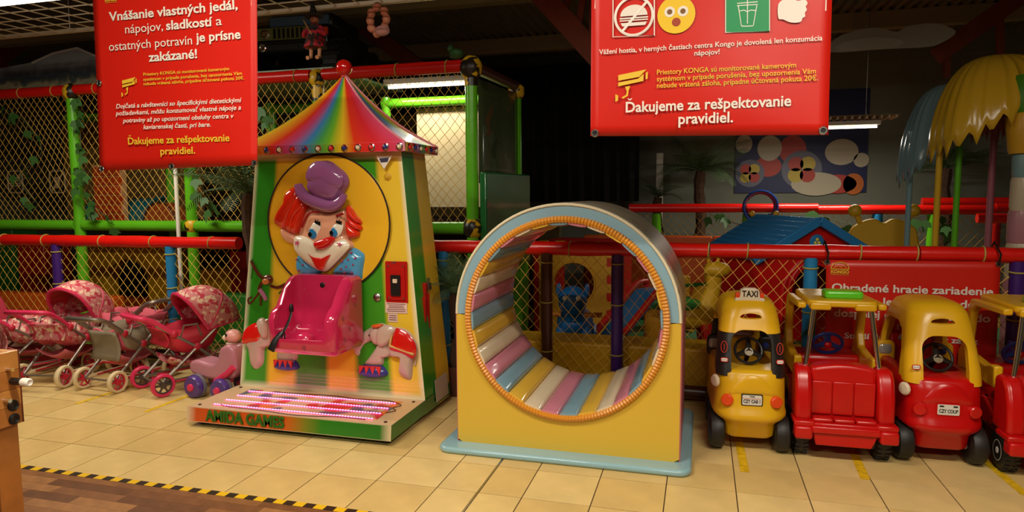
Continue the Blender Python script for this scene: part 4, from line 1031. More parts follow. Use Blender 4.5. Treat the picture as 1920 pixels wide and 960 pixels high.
def fence(label, a0, a1, posts, ties, seed):
    t = thing('padded_fence', label, 'fence', ((a0+a1)/2, FB, 0), 0, 'red padded fences around the play areas')
    cuts_ = [a0]+[p+0.62 for p, _ in posts if a0 < p+0.62 < a1-0.3]+[a1]
    rail = None
    for x0, x1 in zip(cuts_[:-1], cuts_[1:]):
        rail = padtube((x0+0.003, FB, FZ), (x1-0.003, FB, FZ), 0.050, RED, 'top_rail', t, puck=0.10)
    ring_ties(rail, [(x, FB, FZ) for x in ties], r=0.053)
    for x, mt in posts:
        po = padtube((x, FB, 0.0), (x, FB, FZ-0.035), 0.043, mt, 'post', t)
        ring_ties(po, [(x, FB, z) for z in (0.32, 0.68, 0.97)], 'z', 0.046)
    padtube((a0, FB, 0.085), (a1, FB, 0.085), 0.045, BROWNV, 'bottom_rail', t)
    nm = net_mesh(lambda u, v: Vector((a0+u, FB, 0.12+v)), a1-a0, FZ-0.16, 0.088, 1.15, 0.0022, 0.022, seed)
    wb(nm, 'net', CORD, t, smooth=False)
    return t
fence('red padded fence with yellow net behind the doll strollers', -7.2, -3.68, [(-5.631, PURPLE), (-4.377, BLUEV), (-6.9, PURPLE)], (-6.25, -5.75, -5.1, -4.55, -3.95), 1)
fence('red padded fence with yellow net behind the tunnel and toy cars', -1.98, 4.6, [(-1.87, BLUEV), (-1.072, BROWNV), (-0.561, PURPLE), (0.694, BLUEV), (1.851, PURPLE), (3.1, BLUEV), (4.5, PURPLE)], (-1.3, -0.9, 0.05, 0.30, 0.98, 1.30, 1.66), 2)

# big two-level soft play frame on the left
pf = thing('soft_play_structure', 'two level soft play frame with green posts, red rail and yellow nets', 'play structure', (-4.4, 5.6, 0))
PB, PZ, MZ, RB = 5.10, 2.47, 1.19, 6.10
for x in (-5.77, -4.47, -3.13, -1.765, -7.1):
    padtube((x, PB, 0), (x, PB, PZ-0.04), 0.050, GREEN, 'post', pf, n=14)
for x in (-5.6, -4.3, -3.0, -1.67):
    padtube((x, RB, 0), (x, RB, PZ-0.06), 0.048, GREEN, 'post', pf, n=14)
segs = [-7.1, -5.77, -4.47, -3.13, -1.765]
for x0, x1 in zip(segs[:-1], segs[1:]):
    r = padtube((x0+0.06, PB, PZ), (x1-0.06, PB, PZ), 0.050, RED, 'top_rail', pf, n=14)
    ring_ties(r, [(x0+0.3+(x1-x0-0.5)*k/2.0, PB, PZ) for k in range(3)], r=0.053)
    padtube((x0+0.05, PB, MZ), (x1-0.05, PB, MZ), 0.050, GREEN, 'middle_rail', pf, n=14)
    padtube((x0+0.1, RB, PZ-0.12), (x1-0.02, RB, PZ-0.12), 0.048, GREEN, 'rear_rail', pf, n=12)
padtube((-1.765, PB+0.06, PZ), (-1.67, RB-0.05, PZ-0.02), 0.046, BROWNV, 'side_rail', pf)
padtube((-1.765, PB+0.06, MZ), (-1.67, RB-0.05, MZ), 0.046, GREEN, 'side_rail', pf)
for p, r in (((-5.77, PB, PZ-0.02), 0.078), ((-3.13, PB, PZ-0.03), 0.075), ((-1.765, PB, PZ-0.02), 0.092), ((-1.67, RB, PZ-0.06), 0.08), ((-4.47, PB, MZ), 0.07), ((-1.765, PB, MZ), 0.085)): joint(p, r, pf)
for x, z0 in ((-3.13, 2.30), (-1.765, 2.36)):
    m = MB(); m.tube([(x, PB, z0-0.05), (x, PB, z0+0.08)], 0.0535, 12); wb(m, 'tape_wrap', TAPEJ, pf)
m = MB(); m.tube([(-4.545, PB-0.09, 0.0), (-4.545, PB-0.09, 2.6)], 0.018, 10); wb(m, 'white_pipe', WHITE, pf)
for x0, x1, sd in ((-7.1, -5.77, 3), (-5.77, -4.47, 4), (-4.47, -3.13, 5), (-3.13, -1.765, 6)):
    nm = net_mesh(lambda u, v: Vector((x0+u, PB, MZ+0.03+v)), x1-x0, PZ-MZ-0.06, 0.075, 1.25, 0.0022, 0.035, sd); wb(nm, 'net', CORD, pf, smooth=False)
deck = mat('deck_brown', (70, 44, 28), 0.7)
m = MB(); m.box((-7.1, PB+0.06, MZ-0.06), (-1.72, 8.2, MZ-0.01)); wb(m, 'deck', deck, pf, smooth=False)
m = MB(); m.box((-4.5, PB+0.02, PZ+0.045), (-3.0, 6.5, PZ+0.065)); wb(m, 'top_board', mat('board_mint', (150, 176, 150), 0.5), pf, smooth=False)
m = MB(); m.box((-2.70, RB+0.06, 1.34), (-1.68, RB+0.075, 2.30)); wb(m, 'cream_sheet', mat('cream_sheet', (196, 178, 138), 0.5, var=0.05), pf, smooth=False)
m = MB(); m.box((-7.6, 8.2, 0), (-3.2, 8.3, 2.5)); wb(m, 'rear_panel', mat('rear_olive', (92, 74, 36), 0.8, var=0.4, vscale=4), pf, smooth=False)
m = MB(); m.box((-3.2, 8.2, 0), (-1.7, 8.3, 1.3)); wb(m, 'rear_panel', mat('rear_olive', (92, 74, 36), 0.8), pf, smooth=False)
# printed vinyl and green pad on the near end of the frame
jung = blotch_mat('jungle_print', (74, 88, 56), [(58, 76, 46), (112, 86, 48), (86, 104, 72)], 4.0, 0.15, 0.60)
m = MB(); m.grid(lambda u, v: (-1.735+0.085*u+0.006*math.sin(9*u), PB+0.08+u*0.87, 1.55+v*0.83), 10, 6); wb(m, 'printed_film', jung, pf, solid=0.004)
m = MB(); q = [(-1.70, PB-0.02), (-1.56, PB+0.85), (-1.50, PB+0.84), (-1.64, PB-0.03)]
m.add([(x, y, z) for z in (0.85, 1.635) for x, y in q], [(3, 2, 1, 0), (4, 5, 6, 7), (0, 1, 5, 4), (1, 2, 6, 5), (2, 3, 7, 6), (3, 0, 4, 7)]); wb(m, 'green_pad', mat('pad_green', (20, 96, 40), 0.3, coat=0.3, bump=0.3, bscale=5), pf, bevel=0.012)
# notice board with prohibition signs inside the frame
m = MB(); m.box((-7.6, 6.55, 1.2), (-5.6, 6.6, 2.35)); nb_ = wb(m, 'notice_board', mat('board_brown', (124, 96, 46), 0.8, var=0.2), pf, smooth=False)
lm = mat('sign_cream_line', (216, 190, 150), 0.6)
for cx_, kind in ((28, 0), (107, 1)):
    c_ = at(cx_, 341, 6.54); m = MB()
    m.tube([(c_.x+x, 6.545, c_.z+y) for x, y in rrect(0.24, 0.27, 0.05, 4)], 0.010, 6, closed=True)
    m.tube([(c_.x-0.10, 6.545, c_.z-0.11), (c_.x+0.10, 6.545, c_.z+0.11)], 0.010, 6)
    if kind == 0:
        for dz, w_ in ((0.05, 0.07), (0.015, 0.085), (-0.02, 0.085), (-0.05, 0.075)): m.tube([(c_.x-w_, 6.545, c_.z+dz), (c_.x+w_, 6.545, c_.z+dz)], 0.012, 6)
    else: m.prism([(c_.x-0.045, c_.z+0.06), (c_.x+0.045, c_.z+0.06), (c_.x+0.03, c_.z-0.08), (c_.x-0.03, c_.z-0.08)], 0, 0.008, MY(6.548))
    wb(m, 'prohibition_sign', lm, nb_)
m = MB()
for k in range(7):
    z = 2.22-k*0.075; m.box((-7.2+0.1*(k % 3), 6.545, z), (-5.75-0.12*(k % 2), 6.549, z+0.022))
wb(m, 'faded_print', mat('faded_print', (156, 126, 66), 0.8), nb_, smooth=False)
# things inside the frame (left, both levels)
def blk(name, label, cat, lo, hi, mt, bevel=0.02, group=None):
    t_ = thing(name, label, cat, ((lo[0]+hi[0])/2, (lo[1]+hi[1])/2, lo[2]), 0, group)
    m = MB(); m.box(lo, hi); wb(m, 'foam_body', mt, t_, bevel=bevel, seg=2)
    m = MB(); zz = (lo[2]+hi[2])/2
    m.box((lo[0]-0.002, lo[1]-0.002, zz-0.004), (hi[0]+0.002, hi[1]+0.002, zz+0.004)); wb(m, 'seam', mat('seam_dark', (90, 50, 14), 0.7), t_, smooth=False)
    return t_
def X(x, y, b): return at(x, y, b).x
blk('foam_wall', 'orange foam wall behind the net by the strollers', 'foam block', (X(-30, 620, 5.3), 5.3, 0), (X(215, 620, 5.3), 5.45, 0.46), ORANGE)
blk('foam_wall', 'green foam block behind the net next to the clown ride', 'foam block', (X(345, 640, 5.5), 5.5, 0), (X(500, 640, 5.5), 5.7, 0.50), mat('foam_green', (44, 120, 36), 0.45))
blk('foam_block', 'yellow foam beam above the green block behind the net', 'foam block', (X(375, 552, 6.0), 6.0, 0.0), (X(440, 552, 6.0), 6.3, 0.68), YELV)
blk('foam_block', 'tall red foam block beside the clown ride behind the net', 'foam block', (X(432, 540, 5.9), 5.9, 0.0), (X(475, 540, 5.9), 6.2, 0.90), mat('foam_red', (186, 26, 16), 0.4))
blk('foam_block', 'red foam cube low inside the soft play structure', 'foam block', (X(35, 520, 6.6), 6.6, 0.0), (X(85, 520, 6.6), 7.0, 0.85), mat('foam_red', (186, 26, 16), 0.4))
blk('foam_block', 'green foam column behind the purple fence post', 'foam block', (X(-20, 520, 7.2), 7.2, 0.0), (X(28, 520, 7.2), 7.6, 1.1), mat('foam_green', (44, 120, 36), 0.45))
blk('foam_block', 'red foam column behind the blue fence post', 'foam block', (X(325, 520, 6.8), 6.8, 0.0), (X(352, 520, 6.8), 7.1, 1.1), mat('foam_red', (186, 26, 16), 0.4))
# castle arch wall
cas = thing('castle_panel', 'yellow toy castle wall with arch and battlements behind the net', 'castle panel', (X(262, 560, 6.2), 6.2, 0))
N = 12; arch = [(-0.28+0.0, 0.3)]+[(0.28*-math.cos(PI*i/N), 0.50+0.26*math.sin(PI*i/N)) for i in range(N+1)]+[(0.28, 0.3)]
out = [(-0.62, 0.3), (-0.62, 1.02)]
for i in range(5): x0 = -0.62+i*0.26; out += [(x0, 1.02), (x0+0.13, 1.02), (x0+0.13, 0.94), (x0+0.25, 0.94)]
out += [(0.70, 1.02), (0.70, 0.3)]
m = MB(); m.prism(out[::-1] if False else out+arch[::-1], 0, 0.16, MY(0.0)); m.v = [Vector((p.x, p.y+0.0, p.z)) for p in m.v]; m.build('wall', YELV, cas, smooth=False, bevel=0.01)
m = MB(); m.box((-0.62, -0.1, 0), (0.70, 0.1, 0.3)); m.build('plinth', ORANGE, cas, bevel=0.02)
for i in range(3):
    m = MB(); m.box((-0.36+i*0.26, -0.17, 0.93), (-0.26+i*0.26, -0.05, 1.03)); m.build('battlement_cap', BLUEV, cas, bevel=0.01)
# upper level toys
br = thing('brick_panel', 'orange brick printed panel upstairs behind the net', 'panel', (X(228, 380, 5.75), 5.75, MZ-0.01))
m = MB(); m.box((-0.33, -0.02, 0), (0.05, 0.03, 0.62)); m.build('board', mat('mortar', (214, 160, 110), 0.6), br, smooth=False)
bm_ = mat('brick_orange', (196, 64, 22), 0.5, var=0.1)
for r_ in range(6):
    for c_ in range(3):
        x0 = -0.33+c_*0.14-(0.07 if r_ % 2 else 0)
        m = MB(); m.box((max(x0, -0.33)+0.005, -0.032, r_*0.10+0.006), (min(x0+0.14, 0.05)-0.005, -0.02, r_*0.10+0.094)); m.build('brick', bm_, br, smooth=False)
tb = thing('crawl_tube', 'teal plastic tube lying upstairs behind the net', 'tube', (X(245, 390, 6.05), 6.05, MZ-0.01))
m = MB(); m.tube([(-0.42+0.84*i/8, 0, 0.0) for i in range(9)], 0.26, 20); m.v = [Vector((p.x, p.y, max(p.z, 0.0))) for p in m.v]; m.build('tube', mat('teal_plastic', (20, 100, 110), 0.35), tb)
m = MB(); m.tube([(0.43, 0.27*math.cos(PI*i/12), 0.27*math.sin(PI*i/12)) for i in range(13)], 0.02, 8); m.build('tube_rim', mat('teal_rim', (24, 80, 90), 0.4), tb)
cu = thing('foam_cushion', 'orange brown half round cushion upstairs behind the net', 'cushion', (X(312, 390, 5.7), 5.7, MZ-0.01))
m = MB(); m.prism([(0.20*math.cos(PI*i/14), 0.22*math.sin(PI*i/14)) for i in range(15)], -0.1, 0.1, MY(0)); m.build('pad', mat('cushion_brown', (150, 66, 20), 0.5), cu, bevel=0.02); m = MB(); m.tube([(0.20*math.cos(PI*i/14), -0.1, 0.22*math.sin(PI*i/14)) for i in range(15)], 0.008, 6); m.build('piping', BROWNV, cu)
# trailing artificial leaves on the nets
leafm = mat('ivy_leaf', (52, 96, 34), 0.6, var=0.2)
LEAF = MB(); pts = [(0, 0, 0), (-0.035, 0.02, 0.006), (-0.05, 0.055, -0.004), (-0.022, 0.06, 0.008), (0, 0.11, -0.006), (0.022, 0.06, 0.008), (0.05, 0.055, -0.004), (0.035, 0.02, 0.006)]
LEAF.add(pts, [(0, 7, 6, 5, 4, 3, 2, 1)]); leaf_me = LEAF.mesh('leaf', leafm)
def vine(label, path, n, spread=0.06, sc_=1.0):
    t_ = thing('ivy_vine', label, 'artificial ivy', path[0], 0, 'ivy garlands on the play structure')
    o_ = Vector(path[0]); P_ = [Vector(q) for q in spline(path, 6)]
    m = MB(); m.tube([q-o_ for q in P_], 0.004, 5); m.build('stem', mat('ivy_stem', (60, 70, 30), 0.7), t_)
    for i in range(n):
        q = P_[int((len(P_)-1)*i/max(1, n-1))]
        l = bpy.data.objects.new('leaf', leaf_me); COL.objects.link(l); l.parent = t_
        l.location = q-o_+Vector((random.uniform(-spread, spread), -0.02-random.uniform(0, 0.03), random.uniform(-spread, spread)))
        l.rotation_euler = (PI/2+random.uniform(-0.5, 0.5), random.uniform(-0.4, 0.4)+PI, random.uniform(-0.6, 0.6)); s_ = sc_*random.uniform(0.8, 1.4); l.scale = (s_, s_, s_)
y_ = PB-0.07
vine('ivy garland hanging down the green post left of the hanging banner', [(-5.60, y_, 2.40), (-5.62, y_, 2.0), (-5.60, y_, 1.7), (-5.58, y_, 1.45), (-5.3, y_, 1.22)], 22)
vine('ivy on the net of the frame section with the prohibition signs', [(-6.5, y_, 2.3), (-6.3, y_, 2.2), (-6.1, y_, 1.9), (-6.4, y_, 1.65), (-6.2, y_, 1.4)], 12)
vine('ivy beside the white pipe on the play frame', [(-4.40, y_, 2.0), (-4.38, y_, 1.7), (-4.25, y_, 1.5), (-4.15, y_, 1.35)], 12)
vine('ivy on the net right behind the rainbow tent roof', [(-3.6, y_, 2.2), (-3.55, y_, 2.0), (-3.5, y_, 1.8), (-3.3, y_, 2.1), (-3.2, y_, 2.2)], 14)
# ------------------------------------------------------------------ toddler enclosure on the right
def matblock(name, label, cat, lo, hi, mt, parts=1, group=None):
    t_ = thing(name, label, cat, ((lo[0]+hi[0])/2, (lo[1]+hi[1])/2, lo[2]), 0, group)
    n = parts
    for i in range(n):
        x0 = lo[0]+(hi[0]-lo[0])*i/n; x1 = lo[0]+(hi[0]-lo[0])*(i+1)/n
        m = MB(); m.box((x0+0.003, lo[1], lo[2]), (x1-0.003, hi[1], hi[2])); wb(m, 'padded_section', mt, t_, bevel=0.02, seg=3)
    return t_
matblock('padded_bench', 'long yellow padded bench along the inside of the right fence', 'padded bench', (-1.55, 4.80, 0.0), (4.5, 5.15, 0.37), YELV, 6)
fmats = [mat('mat_green', (44, 112, 58), 0.5), mat('mat_olive', (150, 128, 50), 0.5)]
pm = thing('play_mat', 'green and ochre foam mats inside the toddler area', 'foam mats', (0.5, 7, 0.0))
for i in range(7):
    for j in range(6):
        m = MB(); m.box((-1.6+i*0.9+0.002, 5.17+j*0.72+0.002, 0.002), (-1.6+(i+1)*0.9-0.002, 5.17+(j+1)*0.72-0.002, 0.03)); wb(m, 'mat_square', fmats[(0 if j in (0, 2, 3) else 1)], pm, bevel=0.004)
matblock('foam_wall', 'orange padded wall at the back of the toddler area', 'foam block', (-1.4, 8.2, 0.03), (0.9, 8.35, 0.95), ORANGE, 3)
matblock('foam_step', 'green foam step in front of the orange padded wall', 'foam block', (-0.9, 7.7, 0.03), (0.9, 8.15, 0.22), mat('step_green', (48, 116, 56), 0.5), 2)
# jigsaw foam house
jg = thing('foam_cube_house', 'yellow and red jigsaw foam house with a round hole', 'foam house', (-1.25, 6.75, 0.03), -0.12)
W_ = 0.84; out = []
def tabs(p0, p1, n, d):
    r_ = []; p0 = Vector(p0); p1 = Vector(p1); t_ = (p1-p0); nn = Vector((t_.y, -t_.x)).normalized()*d
    for i in range(n):
        a_ = p0+t_*(i/n); b_ = p0+t_*((i+0.5)/n); c_ = p0+t_*((i+1)/n)
        r_ += [tuple(a_), tuple(b_), tuple(b_+nn), tuple(c_+nn)]
    return r_
outl = tabs((-0.36, 0), (0.36, 0), 4, -0.001)+tabs((0.36, 0.0), (0.36, 0.88), 5, 0.07)+tabs((0.36, 0.88), (-0.36, 0.88), 4, 0.07)+tabs((-0.36, 0.88), (-0.36, 0), 5, 0.0005)
m = MB(); m.prism(outl, 0, 0.05, MY(0)); jp = m.build('front_panel', mat('foam_yellow', (198, 142, 26), 0.5), None, smooth=False)
m = MB(); m.lathe([(0.22, -0.2), (0.22, 0.3)], 32, Matrix.Translation((0.02, 0, 0.52)) @ MXZ); boolean(jp, [m.build('c', mat('foam_yellow', (198, 142, 26), 0.5), None)]); jp.parent = jg
m = MB(); m.tube([(0.02+0.22*math.cos(2*PI*i/32), -0.052, 0.52+0.22*math.sin(2*PI*i/32)) for i in range(32)], 0.012, 6, closed=True); m.build('hole_rim', mat('foam_yellow', (198, 142, 26), 0.5), jp)
m = MB(); m.box((0.36, -0.045, 0.0), (0.42, 0.8, 0.88)); m.build('side_panel', mat('foam_red', (176, 22, 14), 0.4), jg, smooth=False)
m = MB(); m.box((-0.42, -0.045, 0.0), (-0.36, 0.8, 0.88)); m.build('side_panel', mat('foam_red', (176, 22, 14), 0.4), jg, smooth=False)
m = MB(); m.box((-0.42, 0.0, 0.88), (0.42, 0.8, 0.93)); m.build('top_panel', mat('foam_red', (176, 22, 14), 0.4), jg, smooth=False)
# blue rocking animal
ra = thing('rocking_toy', 'blue plastic rocking animal with orange handles', 'rocking toy', (-1.07, 5.85, 0.03), 0.1)
pb = mat('rock_blue', (28, 96, 156), 0.3, coat=0.2)
m = MB(); m.ball((0, 0, 0.30), 0.17, 20, 0, (0.95, 1.5, 0.8)); m.ball((0, -0.26, 0.52), 0.125, 20, 0, (1, 1.1, 1.05)); m.tube([(0, -0.12, 0.34), (0, -0.24, 0.48)], [0.12, 0.09], 14); m.build('body', pb, ra)
for s in (-1, 1):
    m = MB(); m.tube([(s*0.13, -0.45+0.9*i/10, 0.06+0.10*(2*i/10-1)**2) for i in range(11)], 0.045, 10); m.tube([(s*0.10, -0.15, 0.26), (s*0.13, -0.18, 0.08)], 0.05, 10); m.tube([(s*0.10, 0.15, 0.26), (s*0.13, 0.18, 0.08)], 0.05, 10); m.build('rocker', pb, ra)
    m = MB(); m.tube([(s*0.10, -0.25, 0.40), (s*0.25, -0.24, 0.40)], 0.022, 10); m.build('handle', mat('handle_orange', (220, 130, 24), 0.35), ra)
    m = MB(); m.ball((s*0.055, -0.375, 0.56), 0.022, 10); m.build('eye', WHITE, ra)
    m = MB(); m.ball((s*0.12, -0.24, 0.61), 0.05, 12, 0, (0.5, 1, 1.2)); m.build('ear', pb, ra)
# small slide, climber, posts
ss = thing('toddler_slide', 'small red and blue toddler slide', 'slide', (-0.60, 6.62, 0.03), -0.5)
m = MB(); m.prism([(-0.55, 0.0), (-0.5, 0.0), (0.2, 0.42), (0.4, 0.42), (0.4, 0.46), (0.18, 0.46)], -0.13, 0.13, MYZ); m.build('chute', mat('slide_blue', (40, 110, 160), 0.3), ss, smooth=False)
for s in (-1, 1):
    m = MB(); m.tube([(s*0.15, y, z) for y, z in spline([(-0.55, 0.06), (-0.2, 0.27), (0.2, 0.5), (0.4, 0.52)], 5)], 0.032, 10); m.tube([(s*0.15, 0.4, 0.52), (s*0.15, 0.42, 0.0)], 0.03, 10); m.build('side_rail', mat('foam_red', (176, 22, 14), 0.4), ss)
cl = thing('toy_climber', 'yellow toy climbing frame with green rungs', 'climber', (-0.15, 7.45, 0.03), 0.3)
ym = mat('climber_yellow', (206, 158, 40), 0.4)
for x in (-0.25, 0.0, 0.25):
    m = MB(); m.box((x-0.04, -0.05, 0), (x+0.04, 0.05, 0.42+0.12*(x+0.25)/0.25)); m.build('upright', ym, cl, bevel=0.015)
for k in range(3):
    m = MB(); m.tube([(-0.33, -0.04, 0.15+k*0.14), (0.33, -0.04, 0.15+k*0.14+0.02)], 0.022, 8); m.build('rung', mat('rung_green', (30, 100, 40), 0.4), cl)
m = MB(); m.tube([(-0.1, -0.35, 0.0), (0.2, -0.02, 0.4)], [0.09, 0.11], 12, flat=((0, 0, 1), 0.5)); m.build('ramp', ym, cl)
yp = thing('foam_bollard', 'short yellow foam bollard in the toddler area', 'bollard', (-0.36, 5.65, 0.03))
m = MB(); m.lathe([(0.075, 0), (0.085, 0.03), (0.085, 0.38), (0.07, 0.44), (0.03, 0.46)], 18); m.build('body', mat('bollard_yellow', (226, 160, 30), 0.4), yp); m = MB(); m.tube([(0.086*math.cos(2*PI*i/18), 0.086*math.sin(2*PI*i/18), 0.24) for i in range(18)], 0.008, 6, closed=True); m.build('band', ORANGE, yp)
gp = thing('foam_tube', 'green inflatable column standing beside the jigsaw house', 'column', (-1.72, 6.3, 0.03))
m = MB(); m.lathe([(0.07, 0), (0.10, 0.05), (0.11, 0.5), (0.10, 1.0), (0.05, 1.06)], 16); m.build('body', GREEN, gp); m = MB(); m.ball((0.04, -0.12, 0.06), 0.07, 12); m.build('knob', GREEN, gp)
# ride-on toys in the middle of the toddler area
tz = thing('rocking_toy', 'yellow rocking giraffe with red saddle behind the net', 'rocking toy', (at(1292, 580, 5.7).x, 5.7, 0.03), 0.2)
gy = mat('giraffe_yellow', (206, 160, 30), 0.4)
m = MB(); m.ball((0, 0, 0.42), 0.15, 16, 0, (1.5, 0.9, 0.8)); m.tube([(0.14, 0, 0.45), (0.20, 0, 0.66), (0.2, 0, 0.78)], [0.09, 0.06, 0.07], 12); m.ball((0.22, -0.02, 0.80), 0.085, 14, 0, (1.3, 0.9, 0.8)); m.build('body', gy, tz)
for s in (-1, 1):
    m = MB(); m.tube([(0.19+s*0.035, 0, 0.84), (0.19+s*0.045, 0, 0.92)], [0.012, 0.016], 8); m.build('horn', gy, tz)
    m = MB(); m.tube([(-0.28+0.56*i/8, s*0.13, 0.04+0.09*(2*i/8-1)**2) for i in range(9)], 0.04, 10); m.tube([(0.12, s*0.1, 0.36), (0.16, s*0.13, 0.08)], 0.05, 8); m.tube([(-0.12, s*0.1, 0.36), (-0.16, s*0.13, 0.08)], 0.05, 8); m.build('rocker', mat('foam_red', (176, 22, 14), 0.4), tz)
m = MB(); m.ball((-0.02, 0, 0.50), 0.13, 14, 0, (1, 0.95, 0.5)); m.build('saddle', mat('saddle_green', (60, 140, 60), 0.4), tz)
# playhouse
ph = thing('playhouse', 'red plastic playhouse with blue plank roof and arched door', 'playhouse', (0.72, 6.35, 0.03), 0.38)
pr = mat('house_red', (196, 18, 14), 0.35); pblue = mat('house_blue', (40, 118, 176), 0.35)
hw, hd, ez, rz_ = 0.44, 0.46, 0.93, 1.19
door = [(-0.20, 0)]+[(-0.20*math.cos(PI*i/14), 0.58+0.26*math.sin(PI*i/14)) for i in range(15)]+[(0.20, 0)]
for s, nm in ((-1, 'front_wall'), (1, 'rear_wall')):
    m = MB(); m.prism([(-hw, 0)]+[(-hw, ez), (0, rz_), (hw, ez), (hw, 0)]+door[::-1], -0.03, 0.03, MY(s*hd)); fw = m.build(nm, pr, ph, smooth=False)
    if s < 0:
        for rr in (0.235, 0.275):
            m = MB(); m.tube([(-rr, -hd-0.03, 0)]+[(-rr*math.cos(PI*i/14), -hd-0.03, 0.58+(rr+0.06)*math.sin(PI*i/14)) for i in range(15)]+[(rr, -hd-0.03, 0)], 0.014, 8); m.build('door_moulding', pr, fw)
        m = MB(); m.lathe([(0.06, 0), (0.06, 0.012), (0.05, 0.016), (0.001, 0.016)], 20, Matrix.Translation((0.0, -hd-0.03, 1.03)) @ MXZ); em_ = m.build('gable_emblem', pblue, fw)
        for k in range(3):
            a_ = PI/2+k*2*PI/3; m = MB(); m.ball((0.018*math.cos(a_), -hd-0.047, 1.03+0.018*math.sin(a_)), 0.014, 8, 0, (1, 0.4, 1)); m.build('emblem_petal', mat('petal_yellow', (226, 200, 60), 0.4), em_)
for s in (-1, 1):
    m = MB(); m.box((s*hw-0.03, -hd, 0), (s*hw+0.03, hd, ez)); m.build('side_wall', pr, ph, smooth=False)
    ang = math.atan2(rz_-ez, hw); L = math.hypot(rz_-ez, hw)+0.12
    npl = 9
    for k in range(npl):
        l0 = L*k/npl; l1 = L*(k+1)/npl
        m = MB(); m.box((l0+0.002, -hd-0.07, 0), (l1-0.002, hd+0.07, 0.03)); 
        M_ = Matrix.Translation((0, 0, rz_+0.012)) @ (Matrix.Rotation(ang, 4, 'Y') if s > 0 else Matrix.Rotation(PI, 4, 'Z') @ Matrix.Rotation(ang, 4, 'Y'))
        m.xf(M_); m.build('roof_plank', pblue, ph, bevel=0.006)
    m = MB(); m.box((0, -hd-0.09, -0.035), (L, -hd-0.045, 0.035))
    m.xf(Matrix.Translation((0, 0, rz_+0.012)) @ Matrix.Scale(s, 4, (1, 0, 0)) @ Matrix.Rotation(ang, 4, 'Y'))
    m.build('barge_board', pblue, ph, bevel=0.006)
    for yy in (-hd+0.05, 0.1):
        m = MB(); m.lathe([(0.04, 0), (0.04, 0.07), (0.034, 0.085)], 14, Matrix.Translation((s*(hw+0.02), yy, ez-0.04))); m.build('roof_peg', pr, ph)
yi = MB(); yi.box((-0.3, 0.1, 0), (-0.05, 0.2, 0.7)); yi.build('inner_panel', gy, ph, smooth=False)
# bug-shaped toy panels and hose ring beyond the playhouse
def bug(label, x, y, b, s):
    p = at(x, y, b); t_ = thing('bug_panel', label, 'toy panel', (p.x, b, 0.03), 0, 'yellow bug panels')
    z = p.z-0.03; m = MB(); outl = smooth_poly([(-0.38*s, z-0.5*s), (-0.42*s, z), (-0.30*s, z+0.16*s), (-0.12*s, z+0.22*s), (0, z+0.16*s), (0.12*s, z+0.22*s), (0.30*s, z+0.16*s), (0.42*s, z), (0.38*s, z-0.5*s)], 4)
    m.prism(outl, 0, 0.10, MY(0.05)); m.build('body', gy, t_, bevel=0.02)
    for q in (-1, 1):
        m = MB(); m.tube([(q*0.26*s, 0, z+0.1*s), (q*0.34*s, 0, z+0.28*s)], 0.035*s, 8); m.ball((q*0.36*s, 0, z+0.33*s), 0.09*s, 14); m.build('feeler', gy, t_)
    m = MB(); m.box((-0.38*s, -0.05, 0), (0.38*s, 0.05, max(0.02, z-0.45*s))); m.build('stand', mat('foam_red', (176, 22, 14), 0.4), t_, smooth=False)
bug('large yellow bug panel with two feelers right of the playhouse', 1655, 440, 7.4, 0.72)
bug('small yellow bug panel peeking over the blue playhouse roof', 1432, 420, 7.3, 0.32)
hr = thing('hose_ring', 'coiled blue hose ring above the playhouse', 'hose', tuple(at(1425, 388, 8.7)))
for k in range(3):
    m = MB(); rr = 0.17+0.012*k; m.tube([(rr*math.cos(2*PI*i/28), -0.03*k, rr*math.sin(2*PI*i/28)) for i in range(28)], 0.016, 8, closed=True); m.build('loop', mat('hose_blue', (16, 48, 110), 0.3), hr)
m = MB(); m.box((-0.02, -0.02, -0.3), (0.02, 0.05, -0.15)); m.build('hook', BLACKP, hr)
# far fence of the toddler area
ff = thing('padded_fence', 'far red padded fence with green and blue posts below the wall poster', 'fence', (1.5, 8.8, 0), 0, 'red padded fences around the play areas')
for (x0, x1, z, b) in ((-0.9, 1.35, 1.27, 8.8), (1.35, 3.2, 1.25, 8.8), (-1.5, -0.9, 1.2, 8.8), (3.2, 4.2, 1.27, 8.8), (2.6, 3.9, 1.33, 9.3)):
    padtube((x0, b, z), (x1, b, z), 0.055, RED, 'top_rail', ff)
for x, mt in ((-0.55, GREEN), (0.55, GREEN), (0.85, PURPLE), (2.0, BLUEV), (2.58, GREEN), (3.2, RED), (3.9, BLUEV)): padtube((x, 8.8, 0), (x, 8.8, 1.2), 0.06, mt, 'post', ff)
wb(net_mesh(lambda u, v: Vector((-1.4+u, 8.8, 0.1+v)), 5.4, 1.1, 0.10, 1.15, 0.003, 0.02, 9), 'net', CORD, ff, smooth=False)
vine('ivy hanging on the far red fence near the back wall', [(0.1, 8.7, 1.2), (0.6, 8.7, 1.05), (1.2, 8.7, 1.2), (1.9, 8.7, 1.05), (2.6, 8.7, 1.2), (2.7, 8.7, 0.9)], 26, 0.08, 1.3)
rf = thing('red_frame', 'red padded pipe frame by the pastel palm poles', 'frame', (3.1, 8.0, 0))
padtube((2.75, 8.0, 1.18), (3.1, 8.0, 1.18), 0.05, RED, 'bar', rf); padtube((3.1, 8.0, 1.2), (3.1, 8.0, 0), 0.05, RED, 'upright', rf); padtube((3.1, 8.0, 1.0), (3.45, 8.0, 0.5), 0.05, RED, 'brace', rf)
